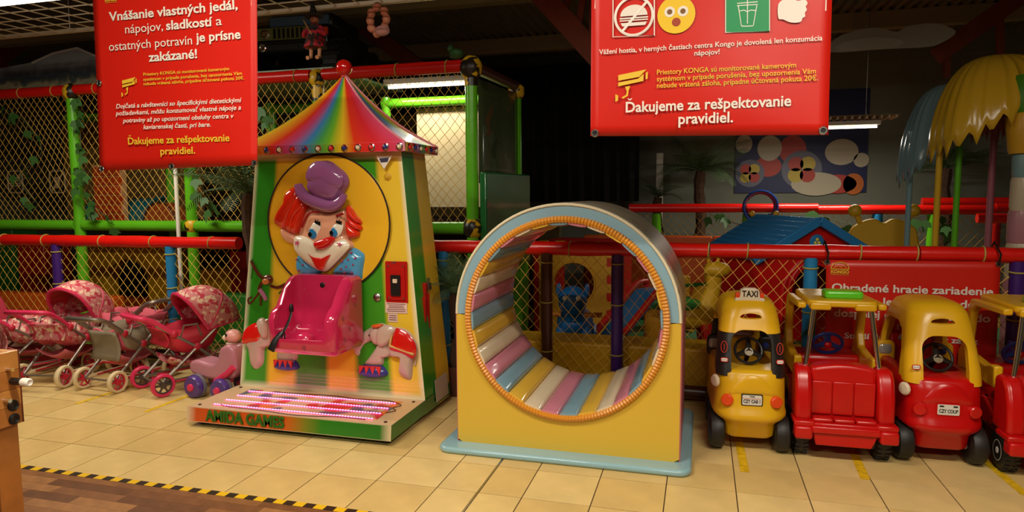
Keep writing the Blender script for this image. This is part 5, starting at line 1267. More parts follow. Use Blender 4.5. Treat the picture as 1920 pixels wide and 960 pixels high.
# wall poster: plain blue sheet with round coloured shapes
po = thing('wall_poster', 'large blue wall poster with colourful round shapes', 'poster', (1.42, WB-0.02, 2.2))
m = MB(); p0 = at(1377, 362, WB-0.03); p1 = at(1632, 165, WB-0.03); m.box((p0.x, WB-0.03, p0.z), (p1.x, WB-0.005, p1.z)); pbk = wb(m, 'sheet', mat('poster_blue', (22, 34, 84), 0.5), po, smooth=False)
fr_ = MB()
for (x, y, rpx, cols) in ((1503, 318, 27, 4), (1406, 325, 20, 4)):
    c_ = at(x, y, WB-0.032); R_ = rpx*WB/1257*1.0
    m = MB(); m.lathe([(R_*1.2, 0), (R_*1.2, 0.002)], 28, Matrix.Translation((c_.x, WB-0.032, c_.z)) @ MXZ); w1 = wb(m, 'poster_disc', mat('poster_grey', (110, 110, 130), 0.5), po, smooth=False)
    for k in range(4):
        a_ = PI/4+k*PI/2; m = MB(); m.lathe([(R_*0.46, 0), (R_*0.46, 0.002)], 18, Matrix.Translation((c_.x+R_*0.5*math.cos(a_), WB-0.035, c_.z+R_*0.5*math.sin(a_))) @ MXZ); wb(m, 'poster_dot', [mat('poster_yellow', (206, 180, 60), 0.5), mat('poster_red', (190, 60, 44), 0.5)][k % 2], w1, smooth=False)
for (x, y, rx, ry, c_) in ((1443, 278, 20, 22, 'poster_cream'), (1440, 312, 22, 18, 'poster_red'), (1486, 280, 22, 24, 'poster_red'), (1578, 285, 26, 22, 'poster_cream'), (1530, 345, 40, 20, 'poster_cream'), (1570, 345, 30, 16, 'poster_red'), (1600, 345, 16, 18, 'poster_orange'), (1615, 300, 12, 12, 'poster_cream'), (1395, 270, 14, 16, 'poster_cream')):
    p = at(x, y, WB-0.034); mt = {'poster_cream': (196, 186, 160), 'poster_red': (190, 60, 44), 'poster_dark': (40, 40, 44), 'poster_orange': (206, 110, 40)}[c_]
    m = MB(); m.prism([(p.x+rx*WB/1257*math.cos(2*PI*i/20), p.z+ry*WB/1257*math.sin(2*PI*i/20)) for i in range(20)], 0, 0.0015, MY(WB-0.0315-0.0004*(rx % 7))); wb(m, 'poster_shape', mat(c_, mt, 0.5), po, smooth=False)
# pastel palm canopies on poles
def canopy(name, label, px_, pole_b, colr, polec, cen, rad, zt, hem, base_r=0.022):
    p = at(px_, 460, pole_b); t_ = thing(name, label, 'vinyl palm', (p.x, pole_b, 0.03), 0, 'pastel vinyl palms')
    zt -= 0.03
    m = MB(); m.tube([(0, 0, 0), (0, 0, zt-0.42 if rad > 0.3 else zt-0.05)], base_r, 12); m.build('pole', polec, t_)
    cx_, cy_ = cen; n = 96; k = 12; rings = []
    for j in range(k+1):
        ring = []
        for i in range(n):
            th = 2*PI*i/n; hz_ = hem(th); tri = abs((i % 4)/4.0*2-1)
            zl = zt-hz_-0.13*tri*(1 if i % 8 < 4 else 0.6)
            f = j/k; ph_ = f*PI/2
            ang_f = math.sin(ph_)
            top = zt; zz = zl+(top-zl)*(1-f)**0.001 if False else top-(top-zl)*(1-math.cos(ph_))
            fold = 1+0.035*math.sin(th*7)*f
            ring.append((cx_+rad*ang_f**0.8*math.cos(th)*fold, cy_+rad*ang_f**0.8*math.sin(th)*fold, zz))
        rings.append(ring)
    m.loft(rings, caps=False); m.build('canopy', colr, t_, solid=0.006, angle=60)
    return t_
cyel = mat('canopy_yellow', (206, 164, 40), 0.2, bump=0.25, bscale=6); cblu = mat('canopy_blue', (120, 150, 156), 0.16, bump=0.3, bscale=6); cpnk = mat('canopy_mauve', (168, 98, 112), 0.25)
canopy('vinyl_palm', 'pastel blue vinyl palm canopy on a pale blue pole', 1700, 6.9, cblu, mat('pole_blue', (120, 150, 156), 0.3), (0.30, 0.1), 0.36, 2.42, lambda th: 0.45-0.35*math.cos(th))
canopy('vinyl_palm', 'big yellow vinyl palm canopy with jagged hem on a yellow pole', 1753, 6.3, cyel, mat('pole_yellow', (206, 160, 60), 0.3), (0.34, 0.0), 0.40, 2.53, lambda th: 0.46-0.26*math.cos(th))
canopy('vinyl_palm', 'mauve vinyl palm canopy hidden under the yellow one on a pink pole', 1852, 6.6, cpnk, mat('pole_pink', (170, 100, 110), 0.3), (0.0, 0.0), 0.16, 2.2, lambda th: 0.2, 0.024)
p = at(1789, 460, 6.5); t_ = thing('vinyl_palm_pole', 'plain lime green pole under the yellow palm canopy', 'pole', (p.x, 6.5, 0.03)); m = MB(); m.tube([(0, 0, 0), (0, 0, 2.2)], 0.024, 12); m.build('pole', GREEN, t_); m = MB(); m.ball((0, 0, 2.2), 0.03, 10); m.build('cap', GREEN, t_)
pc = at(1912, 400, 6.0); t_ = thing('banded_column', 'inflatable column banded green, yellow, blue, cream and pink', 'column', (pc.x+0.03, 6.0, 0.03))
z = 0.0
for h, c_, r0, r1 in ((0.75, 'band_pink', 0.11, 0.11), (0.28, 'band_cream', 0.105, 0.105), (0.25, 'band_pink', 0.105, 0.105), (0.25, 'band_cream', 0.10, 0.10), (0.18, 'band_blue', 0.095, 0.10), (0.30, 'band_yellow', 0.13, 0.16), (0.28, 'band_green', 0.16, 0.15)):
    mt = {'band_pink': (176, 120, 126), 'band_cream': (196, 180, 150), 'band_blue': (120, 150, 150), 'band_yellow': (206, 156, 40), 'band_green': (70, 130, 30)}[c_]
    m = MB(); m.lathe([(r0*0.94, z), (r0, z+0.03), (r1, z+h-0.03), (r1*0.94, z+h)], 20); m.build('band', mat(c_, mt, 0.3), t_); z += h

# cloud board under the roof and white post by the palms
cb_ = thing('cloud_board', 'white painted cloud board under the roof right of the banner', 'painted board', at(1680, 75, 8.4))
o_ = Vector(cb_.location)
def cpt(x, y): p = at(x, y, 8.4)-o_; return (p.x, p.z)
m = MB(); m.prism(smooth_poly([cpt(*q) for q in ((1555, 98), (1560, 78), (1590, 62), (1640, 52), (1680, 60), (1700, 50), (1750, 44), (1785, 54), (1790, 64), (1770, 78), (1740, 88), (1660, 92))], 4), 0, 0.012, MY(0)); cl1 = m.build('cloud', mat('cloud_paint', (196, 194, 186), 0.8), cb_, smooth=False)
m = MB(); m.prism(smooth_poly([cpt(*q) for q in ((1570, 94), (1580, 80), (1640, 70), (1690, 76), (1680, 88), (1620, 94))], 4), 0.012, 0.02, MY(0)); m.build('cloud_front', mat('cloud_paint_light', (214, 212, 204), 0.8), cl1, smooth=False)
for q_ in (1600, 1740):
    m = MB(); z_ = cpt(q_, 60); m.tube([(z_[0], 0.006, z_[1]), (z_[0], 0.006, 3.63-o_.z)], 0.004, 5); m.build('hanger', STEEL, cb_)
wp2 = at(1236, 390, 10.2); t_ = thing('white_post', 'white square post against the back wall beside the palms', 'post', (wp2.x, 10.2, 0)); m = MB(); m.box((-0.05, -0.05, 0), (0.05, 0.05, 2.05)); m.build('shaft', WHITE, t_, bevel=0.01); m = MB(); m.box((-0.08, -0.08, 0), (0.08, 0.08, 0.04)); m.build('base_plate', WHITE, t_, smooth=False)
# ------------------------------------------------------------------ banners
BANR = mat('banner_red', (204, 30, 16), 0.34, var=0.05, vscale=2, bump=0.25, bscale=2.5)
TW = mat('print_white', (230, 220, 206), 0.45); TY = mat('print_yellow', (226, 186, 50), 0.45); TGn = mat('print_green', (20, 140, 80), 0.45)
def banner(name, label, corners, b, wave=0.004, ztop=None):
    bl, br, tl, tr = corners
    c_ = [at(x, y, b) for x, y in (bl, br, tl, tr)]
    t_ = thing(name, label, 'banner', ((c_[0].x+c_[1].x)/2, b, min(c_[0].z, c_[1].z)))
    if ztop:
        for k in (2, 3): c_[k] = c_[k-2].lerp(c_[k], (ztop-c_[k-2].z)/(c_[k].z-c_[k-2].z))
    def P_(u, v):
        p = c_[0].lerp(c_[1], u).lerp(c_[2].lerp(c_[3], u), v)
        curl = 0.010*math.exp(-v*14)*math.sin(3*u+0.4)
        return (p.x, b+wave*math.sin(7*u+2*v)*math.sin(3*v+1)+curl, p.z)
    m = MB(); m.grid(P_, 24, 16, uv=False); wb(m, 'sheet', BANR, t_, solid=0.003)
    return t_
def bt(parent, body, x0, x1, y, size, mt, b, bold=0.0, shear=0.0):
    p0, p1 = at(x0, y, b), at(x1, y, b); pc = (p0+p1)/2
    if body[0] == 'Ď':                                       # capital D with its caron
        body = 'D'+body[1:]; m = MB(); cx_ = p0.x+size*0.30; cz_ = pc.z+size*0.80
        m.prism([(cx_-size*0.17, cz_+size*0.13), (cx_-size*0.08, cz_+size*0.13), (cx_, cz_+size*0.06), (cx_+size*0.08, cz_+size*0.13), (cx_+size*0.17, cz_+size*0.13), (cx_+size*0.05, cz_), (cx_-size*0.05, cz_)], 0, 0.0008, MY(b-0.0075)); wb(m, 'caron', mt, parent, smooth=False)
    split_words(wtext(body, 'lettering', size, (pc.x, b-0.008, pc.z), mt, parent, width=p1.x-p0.x, bold=bold, shear=shear, extr=0.0004), 0.13*(p1.x-p0.x)/max(1, len(body))/0.5)
def grommet(parent, x, y, b):
    p = at(x, y, b); m = MB(); M = Matrix.Translation((p.x, b-0.003, p.z)) @ MXZ
    m.tube([M @ Vector((0.013*math.cos(2*PI*i/16), 0.013*math.sin(2*PI*i/16), 0.003)) for i in range(16)], 0.005, 6, closed=True); g = wb(m, 'grommet', STEEL, parent)
    m = MB(); m.lathe([(0.009, 0.001), (0.009, 0.0035)], 12, M); wb(m, 'hole_shade_disc', BLACKP, g)  # black disc stands in for the darkness seen through the open eyelet
def cam_icon(parent, x, y, s, b):
    """yellow surveillance camera pictogram; x, y its middle in the photo, s its width in metres"""
    p = at(x, y, b); M = Matrix.Translation((p.x, b-0.0075, p.z)); q = MB()
    def pl(pts): q.prism([(u*s, v*s) for u, v in pts], 0, 0.0008, M @ MXZ)
    pl([(-0.42, 0.18), (0.38, 0.30), (0.18, 0.10), (-0.42, 0.02)]); pl([(-0.42, -0.03), (0.15, 0.05), (0.30, 0.18), (0.30, -0.02), (-0.42, -0.14)]); pl([(0.36, 0.02), (0.42, 0.04), (0.42, 0.24), (0.36, 0.20)])
    pl([(-0.22, -0.16), (-0.08, -0.14), (-0.12, -0.28), (-0.18, -0.28)]); pl([(-0.17, -0.28), (-0.12, -0.28), (-0.14, -0.42), (-0.28, -0.50), (-0.32, -0.46), (-0.19, -0.39)]); pl([(-0.50, -0.36), (-0.42, -0.40), (-0.42, -0.54), (-0.50, -0.58)])
    wb(q, 'camera_pictogram', TY, parent, smooth=False)
def kongo(parent, x, y, wd, b):
    p = at(x, y, b); M = Matrix.Translation((p.x, b-0.0075, p.z)); q = MB(); s = wd
    q.tube([M @ MXZ @ Vector((s*0.5*math.cos(PI*i/16), 0.02*s+s*0.42*math.sin(PI*i/16), 0)) for i in range(17)], 0.03*s, 5); q.tube([M @ MXZ @ Vector((-s*0.5, 0.02*s, 0)), M @ MXZ @ Vector((s*0.5, 0.02*s, 0))], 0.03*s, 5)
    q.tube([M @ MXZ @ Vector((u*s, v*s, 0)) for u, v in ((-0.35, 0.10), (-0.15, 0.22), (0.05, 0.14), (0.2, 0.24), (0.36, 0.12))], 0.02*s, 5)
    lg = wb(q, 'logo_arch', TY, parent)
    wtext('KONGO', 'logo_lettering', s*0.28, (p.x, b-0.008, p.z-0.24*s), TY, lg, width=s, bold=0.04, extr=0.0004)
    m = MB(); m.box((p.x-s*0.5, b-0.008, p.z-0.33*s), (p.x+s*0.5, b-0.0072, p.z-0.31*s)); wb(m, 'logo_line', TY, lg, smooth=False)
LB = 3.0
def hang(parent, pts):
    for x, y in pts:
        p = at(x, y, LB); m = MB(); m.tube([(p.x, LB, p.z-0.1), (p.x, LB, 3.63)], 0.003, 5); wb(m, 'hanging_cord', WHITE, parent)
bl_ = banner('hanging_banner', 'red hanging banner headed Vnášanie vlastných jedál beside the play frame', ((187, 320), (482, 310), (175, 0), (482, 0)), LB, ztop=2.62)
F1 = 0.066
for body, x0, x1, y, sz, mt, bd, sh in (
    ('Vnášanie vlastných jedál,', 207, 449, 29, F1, TW, 0.022, 0), ('nápojov,', 237, 308, 60.5, F1, TW, 0, 0), ('sladkostí', 313, 400, 53, F1, TW, 0.022, 0), ('a', 407, 418, 48, F1, TW, 0, 0),
    ('ostatných potravín', 207, 363, 90, F1, TW, 0, 0), ('je prísne', 370, 454, 76, F1, TW, 0.022, 0), ('zakázané!', 282, 373, 112.5, F1, TW, 0.022, 0),
    ('Priestory KONGA sú monitorované kamerovým', 271, 432, 137.5, 0.0235, TY, 0.008, 0), ('systémom v prípade porušenia, bez upozornenia Vám', 271, 456, 146.5, 0.0235, TY, 0.008, 0), ('nebude vrátená záloha, prípadne účtovaná pokuta 20€.', 271, 460, 155, 0.0235, TY, 0.008, 0),
    ('Dojčatá a návštevníci so špecifickými dietetickými', 219, 454, 198, 0.034, TW, 0.012, 0.2), ('požiadavkami, môžu konzumovať vlastné nápoje a', 219, 454, 211.5, 0.034, TW, 0.012, 0.2), ('potraviny až po upozornení obsluhy centra v', 232, 440, 226, 0.034, TW, 0.012, 0.2), ('kaviarenskej časti, pri bare.', 271, 397, 240, 0.034, TW, 0.012, 0.2),
    ('Ďakujeme za rešpektovanie', 242, 432, 268, 0.053, TY, 0.016, 0), ('pravidiel.', 303, 368, 289, 0.053, TY, 0.016, 0)):
    bt(bl_, body, x0, x1, y, sz, mt, LB, bd, sh)

hang(bl_, ((184, -28), (470, -28)))
cam_icon(bl_, 245, 158, 0.115, LB); kongo(bl_, 210, -4, 0.08, LB)
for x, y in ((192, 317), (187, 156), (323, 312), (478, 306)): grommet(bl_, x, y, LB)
br_ = banner('hanging_banner', 'red hanging banner with burger sign, green cup sign and Ďakujeme text', ((1107, 255), (1553, 253), (1109, 0), (1560, 0)), LB, ztop=2.45)
for body, x0, x1, y, sz, mt, bd in (('Vážení hostia, v herných častiach centra Kongo je dovolená len konzumácia', 1124, 1541, 90, 0.030, TW, 0.012), ('nápojov!', 1302, 1349, 103.5, 0.030, TW, 0.012),
    ('Priestory KONGA sú monitorované kamerovým', 1232, 1492, 134, 0.0305, TY, 0.009), ('systémom v prípade porušenia, bez upozornenia Vám', 1232, 1529, 146, 0.0305, TY, 0.009), ('nebude vrátená záloha, prípadne účtovaná pokuta 20€.', 1232, 1533, 158.5, 0.0305, TY, 0.009),
    ('Ďakujeme za rešpektovanie', 1173, 1482, 205, 0.063, TW, 0.02), ('pravidiel.', 1272, 1374, 231, 0.063, TW, 0.02)):
    bt(br_, body, x0, x1, y, sz, mt, LB, bd)
hang(br_, ((1116, -28), (1550, -28)))
cam_icon(br_, 1187, 152, 0.15, LB)
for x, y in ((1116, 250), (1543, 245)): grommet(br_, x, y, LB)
def c2(x, y): p = at(1080+x/3.43, y/3.43, LB); return (p.x, p.z)
def outline(parent, pts, r, mt, name, closed=True):
    m = MB(); m.tube([(x, LB-0.008, z) for x, z in pts], r, 5, closed=closed, flat=((0, 1, 0), 0.3)); return wb(m, name, mt, parent)
def fillp(parent, pts, mt, name, d=0.008):
    m = MB(); m.prism(pts, 0, 0.0006, MY(LB-d)); return wb(m, name, mt, parent, smooth=False)
q = outline(br_, [c2(240, -60), c2(505, -68), c2(505, 232), c2(240, 240)], 0.0035, TW, 'burger_sign')
cc = c2(373, 107); R1 = 0.079
outline(q, [(cc[0]+R1*math.cos(2*PI*i/36), cc[1]+R1*math.sin(2*PI*i/36)) for i in range(36)], 0.006, TW, 'sign_ring')
outline(q, [(cc[0]-R1*0.62, cc[1]-R1*0.78), (cc[0]+R1*0.70, cc[1]+R1*0.72)], 0.006, TW, 'sign_slash', False)
fillp(q, [(cc[0]+0.058*math.cos(PI*i/12), cc[1]+0.002+0.046*math.sin(PI*i/12)) for i in range(13)], TW, 'bun_top')
for dz, h in ((-0.010, 0.006), (-0.019, 0.005)): fillp(q, [(cc[0]-0.060, cc[1]+dz), (cc[0]+0.060, cc[1]+dz), (cc[0]+0.060, cc[1]+dz+h), (cc[0]-0.060, cc[1]+dz+h)], TW, 'burger_layer')
fillp(q, [(cc[0]-0.056, cc[1]-0.026), (cc[0]+0.056, cc[1]-0.026), (cc[0]+0.048, cc[1]-0.040), (cc[0]-0.048, cc[1]-0.040)], TW, 'bun_bottom')
cc = c2(645, 97); ey = mat('emoji_yellow', (232, 190, 30), 0.45)
em_ = fillp(br_, [(cc[0]+0.078*math.cos(2*PI*i/32), cc[1]+0.078*math.sin(2*PI*i/32)) for i in range(32)], ey, 'shocked_face')
for x, y in ((603, 80), (688, 75)):
    e_ = c2(x, y); fillp(em_, [(e_[0]+0.022*math.cos(2*PI*i/20), e_[1]+0.022*math.sin(2*PI*i/20)) for i in range(20)], TW, 'eye', 0.0088); fillp(em_, [(e_[0]+0.011*math.cos(2*PI*i/16), e_[1]+0.011*math.sin(2*PI*i/16)) for i in range(16)], mat('pupil_brown', (120, 80, 30), 0.5), 'pupil', 0.0096)
e_ = c2(645, 145); fillp(em_, [(e_[0]+0.018*math.cos(2*PI*i/20), e_[1]+0.018*math.sin(2*PI*i/20)) for i in range(20)], mat('mouth_maroon', (160, 60, 30), 0.5), 'mouth', 0.0088)
q = fillp(br_, [c2(962, -70), c2(1243, -78), c2(1243, 203), c2(962, 211)], TGn, 'cup_sign')
outline(q, [c2(962, -70), c2(1243, -78), c2(1243, 203), c2(962, 211)], 0.0032, TW, 'sign_border')
for pts, cl_ in (([c2(1043, 38), c2(1062, 165), c2(1140, 165), c2(1162, 38)], False), ([c2(1035, 25), c2(1168, 15), c2(1168, 32), c2(1035, 40)], True), ([c2(1052, 75), c2(1078, 68), c2(1100, 78), c2(1125, 68), c2(1155, 72)], False), ([c2(1102, -20), c2(1102, 155)], False), ([c2(1062, 165), c2(1066, 172), c2(1136, 170), c2(1140, 163)], False)): outline(q, pts, 0.0030, TW, 'cup_line', cl_)
fillp(br_, smooth_poly([c2(1300, 30), c2(1345, -10), c2(1370, -60), c2(1400, -70), c2(1410, 5), c2(1470, 2), c2(1487, 25), c2(1475, 45), c2(1483, 65), c2(1470, 85), c2(1472, 108), c2(1455, 120), c2(1440, 145), c2(1380, 148), c2(1330, 128), c2(1300, 120)], 3), TW, 'thumbs_up')
FBn = 4.655
fb_ = banner('fence_banner', 'red banner headed Ohradené hracie zariadenie tied to the fence', ((1546, 708), (1866, 715), (1549, 487), (1876, 491)), FBn, 0.003)
def c3(x): return 1520+x/3.84
for body, x0, x1, y, sz, mt, bd in (('Ohradené hracie zariadenie', 148, 1310, 549, 0.068, TW, 0.022), ('Vstup len v sprievode', 245, 1180, 573.5, 0.068, TW, 0.022), ('dospelej osoby pre deti do', 165, 1290, 598, 0.068, TW, 0.022), ('5 rokov', 535, 860, 618, 0.068, TW, 0.022),
    ('Starší deti majú prísny zákaz', 238, 1200, 639, 0.050, TW, 0.02), ('vstupu', 600, 780, 655.5, 0.050, TW, 0.02), ('Preloz na vlastnú zodpovednosť', 270, 1270, 687, 0.050, TY, 0.018)):
    bt(fb_, body, c3(x0), c3(x1), y, sz, mt, FBn, bd)
kongo(fb_, 1574.5, 505, 0.105, FBn)
for x, y in ((1551, 491), (1872, 495)):
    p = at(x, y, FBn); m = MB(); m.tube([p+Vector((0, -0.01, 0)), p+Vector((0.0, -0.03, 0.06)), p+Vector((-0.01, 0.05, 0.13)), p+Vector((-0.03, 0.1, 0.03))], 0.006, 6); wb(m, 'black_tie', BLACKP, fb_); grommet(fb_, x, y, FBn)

# ------------------------------------------------------------------ doll strollers
PK = mat('stroller_pink', (206, 44, 84), 0.4, var=0.1); PKD = mat('stroller_red', (186, 28, 52), 0.45, var=0.1)
FLW = blotch_mat('flower_cloth', (206, 120, 120), [(226, 190, 160), (190, 50, 70)], 26, 0.7, 0.55); GRYC = mat('grey_cloth', (134, 122, 98), 0.8, var=0.1); PKC = mat('pink_cloth', (206, 90, 106), 0.7, var=0.1)
CRT = mat('cream_tyre', (206, 184, 140), 0.6, var=0.1); TUBE = mat('silver_tube', (150, 140, 128), 0.35, metal=0.8); SHD = mat('basket_cloth', (198, 96, 100), 0.8, var=0.1)
def swheel(parent, x, y, r, tyre, hub, wd=0.035):
    m = MB(); M = Matrix.Translation((x, y, r)) @ MXZ; h = wd/2
    m.lathe([(r*0.74, -h), (r*0.92, -h), (r, -h*0.4), (r, h*0.4), (r*0.92, h), (r*0.74, h), (r*0.72, 0)], 24, M, caps=False); w_ = m.build('wheel', tyre, parent)
    m = MB(); m.lathe([(r*0.26, -h*0.7), (r*0.26, h*0.9), (0.004, h*0.95)], 12, M)
    m.tube([M @ Vector((r*0.72*math.cos(2*PI*i/20), r*0.72*math.sin(2*PI*i/20), 0)) for i in range(20)], r*0.10, 6, closed=True)
    for k in range(6): a_ = k*PI/3; m.tube([M @ Vector((0, 0, h*0.3)), M @ Vector((r*0.72*math.cos(a_), r*0.72*math.sin(a_), h*0.2))], r*0.09, 5)
    m.build('wheel_hub', hub, w_)
def stroller(label, loc, rz, hood, seatc, liner, framec, tyre, hub, hoodc=None, handle_c=None, sc_=1.0, skirt=None):
    """doll stroller; handle towards -x, hood towards +x"""
    t_ = thing('doll_stroller', label, 'doll stroller', loc, rz, 'doll strollers along the fence'); t_.scale = (sc_, sc_, sc_)
    W2 = 0.15
    for s in (-1, 1):
        y = s*W2
        m = MB(); m.tube([(-0.26, y, 0.50), (0.02, y, 0.30), (0.24, y, 0.09)], 0.011, 8); m.tube([(-0.24, y, 0.09), (0.0, y, 0.29), (0.16, y, 0.42)], 0.011, 8); m.build('frame_tube', framec, t_)
        m = MB(); m.tube([(-0.24, y, 0.09), (0.24, y, 0.09)], 0.014, 8, flat=((0, 1, 0), 0.6)); m.build('side_bar', tyre if tyre is CRT else framec, t_)
        m = MB(); m.tube([(-0.15, y, 0.088), (0.15, y, 0.088)], 0.0165, 8, flat=((0, 0, 1), 0.5)); m.build('bar_grip', PKD, t_)
        m = MB(); m.ball((0.02, y, 0.31), 0.030, 12, 0, (1, 0.6, 1)); m.build('hinge', PKD, t_)
        m = MB(); m.ball((-0.14, y*1.05, 0.42), 0.026, 12, 0, (1, 0.6, 1)); m.build('hinge', PKD, t_)
        for x in (-0.24, 0.24): swheel(t_, x, s*(W2+0.022), 0.082, tyre, hub)
        m = MB(); m.tube([(-0.10, y, 0.38), (-0.07, y, 0.47), (0.02, y*1.05, 0.47), (0.05, y, 0.38)], 0.008, 6); m.build('arm_rest', TUBE, t_)
    m = MB(); pts = [(-0.14, -W2, 0.42), (-0.28, -W2, 0.53), (-0.36, -W2*0.9, 0.56), (-0.385, 0, 0.565), (-0.36, W2*0.9, 0.56), (-0.28, W2, 0.53), (-0.14, W2, 0.42)]
    m.tube(spline(pts, 4), 0.017, 8); m.build('handle', handle_c or PK, t_)
    # seat sling
    prof = [(-0.17, 0.44), (-0.12, 0.31), (0.0, 0.27), (0.12, 0.31), (0.20, 0.46)]
    m = MB(); pr_ = spline(prof, 5); n_ = len(pr_)
    m.grid(lambda u, v: (pr_[int(u*(n_-1)+0.5)][0], (v*2-1)*0.135, pr_[int(u*(n_-1)+0.5)][1]+0.012*math.sin(v*9+u*5)), n_-1, 8, uv=False); m.build('seat_cloth', liner, t_, solid=0.010)
    for s in (-1, 1):
        m = MB(); m.add([(x, s*0.142, z) for x, z in pr_]+[(x*1.02, s*0.150, 0.455+0.01*math.sin(x*20)) for x, z in pr_], [(i, i+1, n_+i+1, n_+i) for i in range(n_-1)]); m.build('side_cloth', seatc, t_, solid=0.008)
    m = MB(); m.grid(lambda u, v: (-0.19+0.02*math.sin(4*v), (u*2-1)*0.14, (0.33 if hood else 0.22)+v*(0.12 if hood else 0.22)), 8, 5, uv=False); m.build('front_cloth', seatc, t_, solid=0.006)
    m = MB(); m.grid(lambda u, v: (-0.16+0.36*u, (v*2-1)*0.12, 0.15+0.05*abs(v*2-1)**2+0.06*(u*2-1)**2), 8, 8, uv=False); m.build('basket', skirt or SHD, t_, solid=0.006)
    for x in (-0.24, 0.24):
        m = MB(); m.tube([(x, -W2-0.02, 0.082), (x, W2+0.02, 0.082)], 0.008, 8); m.build('axle', TUBE, t_)
    if hood:
        hx, hz_ = 0.10, 0.42; R_ = 0.30
        def hp(u, v):
            ph_ = math.radians(8+112*u); a_ = PI*v
            rr = R_*(math.sin(a_)**0.55 if 0 < v < 1 else 0.0)
            rr *= 1+0.015*math.sin(u*PI*4)
            return (hx+rr*math.cos(ph_), 0.165*math.cos(a_), hz_+rr*math.sin(ph_))
        m = MB(); m.grid(hp, 12, 16, uv=False); hd_ = m.build('hood', hoodc, t_, solid=0.008)
        for u in (0.0, 0.45, 1.0):
            m = MB(); m.tube([Vector(hp(u, v/16)) for v in range(17)], 0.013 if u == 1.0 else 0.008, 7); m.build('hood_rim', PK, hd_)
        m = MB(); m.grid(lambda u, v: hp(0.42+0.58*u, 0.08+0.84*v), 8, 12, uv=False); m.v = [Vector((hx+(p.x-hx)*0.955, p.y*0.955, hz_+(p.z-hz_)*0.955)) for p in m.v]; m.build('hood_lining', PKD, hd_, solid=0.004)
    return t_
stroller('pink doll stroller with raised flowery hood and thick pink handle', (-4.90, 4.15, 0), 1.7, True, FLW, PKC, TUBE, CRT, PKD, FLW, PK, 1.08)
stroller('grey and pink doll stroller without hood and with cream wheels', (-4.33, 4.17, 0), 1.5, False, GRYC, PKC, TUBE, CRT, PKD, None, TUBE, 1.02)
stroller('red doll stroller with raised hood next to the purple ride-on', (-3.82, 4.22, 0), 1.15, True, PKD, PKD, TUBE, PK, mat('hub_dark', (70, 56, 50), 0.5), FLW, PK, 1.06, FLW)
stroller('low pink doll stroller with folded cloth behind the hooded one', (-4.60, 4.50, 0), 3.1, False, PKC, PKC, TUBE, CRT, PKD, None, TUBE, 1.1)
stroller('doll stroller with dark wheel at the corner of the football table', (-5.40, 4.2, 0), 1.2, False, FLW, FLW, TUBE, PK, mat('hub_dark', (70, 56, 50), 0.5), None, PK, 1.0)
cr = thing('doll_cradle', 'pink and cream plastic doll cradle behind the strollers', 'doll cradle', (-5.85, 4.45, 0))
m = MB(); m.prism(rrect(0.85, 0.30, 0.08, 5), 0.10, 0.30); m.build('tray', mat('cradle_cream', (206, 160, 140), 0.4), cr, bevel=0.03, seg=3)
m = MB(); m.prism([(-0.48, 0.30), (-0.48, 0.52), (-0.40, 0.58), (-0.30, 0.56), (-0.24, 0.46), (-0.22, 0.30)], -0.14, 0.14, MY(0)); m.build('head_panel', mat('cradle_pink', (196, 60, 80), 0.35), cr, bevel=0.02)
m = MB(); m.box((-0.40, -0.12, 0.0), (-0.30, 0.12, 0.12)); m.build('foot', PKD, cr); m = MB(); m.box((0.30, -0.12, 0.0), (0.40, 0.12, 0.12)); m.build('foot', PKD, cr)
# purple and mauve ride-on beside the clown ride
tr = thing('ride_on_toy', 'mauve plastic ride-on with fat purple wheels beside the clown ride', 'ride-on toy', (-3.375, 4.06, 0), -0.12); tr.scale = (0.84, 0.84, 0.84)
mv = mat('mauve_plastic', (176, 116, 128), 0.3, coat=0.2); pv = mat('purple_wheel', (74, 48, 120), 0.3, coat=0.2); gt = mat('grey_tread', (110, 104, 110), 0.5)
m = MB(); prof = smooth_poly([(-0.24, 0.20), (-0.26, 0.28), (-0.18, 0.32), (-0.02, 0.30), (0.06, 0.34), (0.10, 0.44), (0.18, 0.48), (0.25, 0.44), (0.26, 0.22), (0.10, 0.17), (-0.1, 0.17)], 3)
m.prism(prof, -0.10, 0.10, MY(0)); m.build('body', mv, tr, bevel=0.03, seg=3)
for x, y in ((-0.16, -0.13), (-0.16, 0.13), (0.14, -0.13), (0.14, 0.13)):
    m = MB(); M = Matrix.Translation((x, y, 0.10)) @ MXZ; m.lathe([(0.03, -0.05), (0.085, -0.045), (0.10, -0.02), (0.10, 0.02), (0.085, 0.045), (0.03, 0.05)], 22, M); w_ = m.build('wheel', pv, tr)
    m = MB(); m.lathe([(0.101, -0.03), (0.104, -0.028), (0.104, 0.0), (0.101, 0.002)], 22, M, caps=False); m.build('tread', gt, w_, solid=0.002); m = MB(); m.lathe([(0.035, 0.045), (0.03, 0.065), (0.005, 0.07)], 12, M); m.build('hub', PK, w_)
m = MB(); m.tube([(0.06, -0.11, 0.16), (0.20, -0.12, 0.24), (0.26, -0.11, 0.30)], 0.028, 8); m.build('side_arm', PK, tr)
hd2 = thing('toy_animal', 'small pink toy animal on the mauve ride-on', 'toy', (-3.235, 4.04, 0.400)); m = MB(); m.ball((0, 0, 0.055), 0.055, 16, 0, (1.1, 1, 0.9)); m.build('head', mat('toy_pink', (214, 150, 140), 0.35), hd2)
m = MB(); m.ball((-0.06, -0.01, 0.04), 0.022, 10); m.build('snout', mat('toy_cream', (222, 200, 170), 0.4), hd2); m = MB(); m.ball((-0.02, -0.052, 0.07), 0.010, 8, 0, (1, 0.5, 1.3)); m.build('eye', BLACKP, hd2); m = MB(); m.ball((-0.02, 0, 0.0), 0.03, 10, 0, (1.4, 1, 0.6)); m.build('collar', mat('toy_cream', (222, 200, 170), 0.4), hd2)

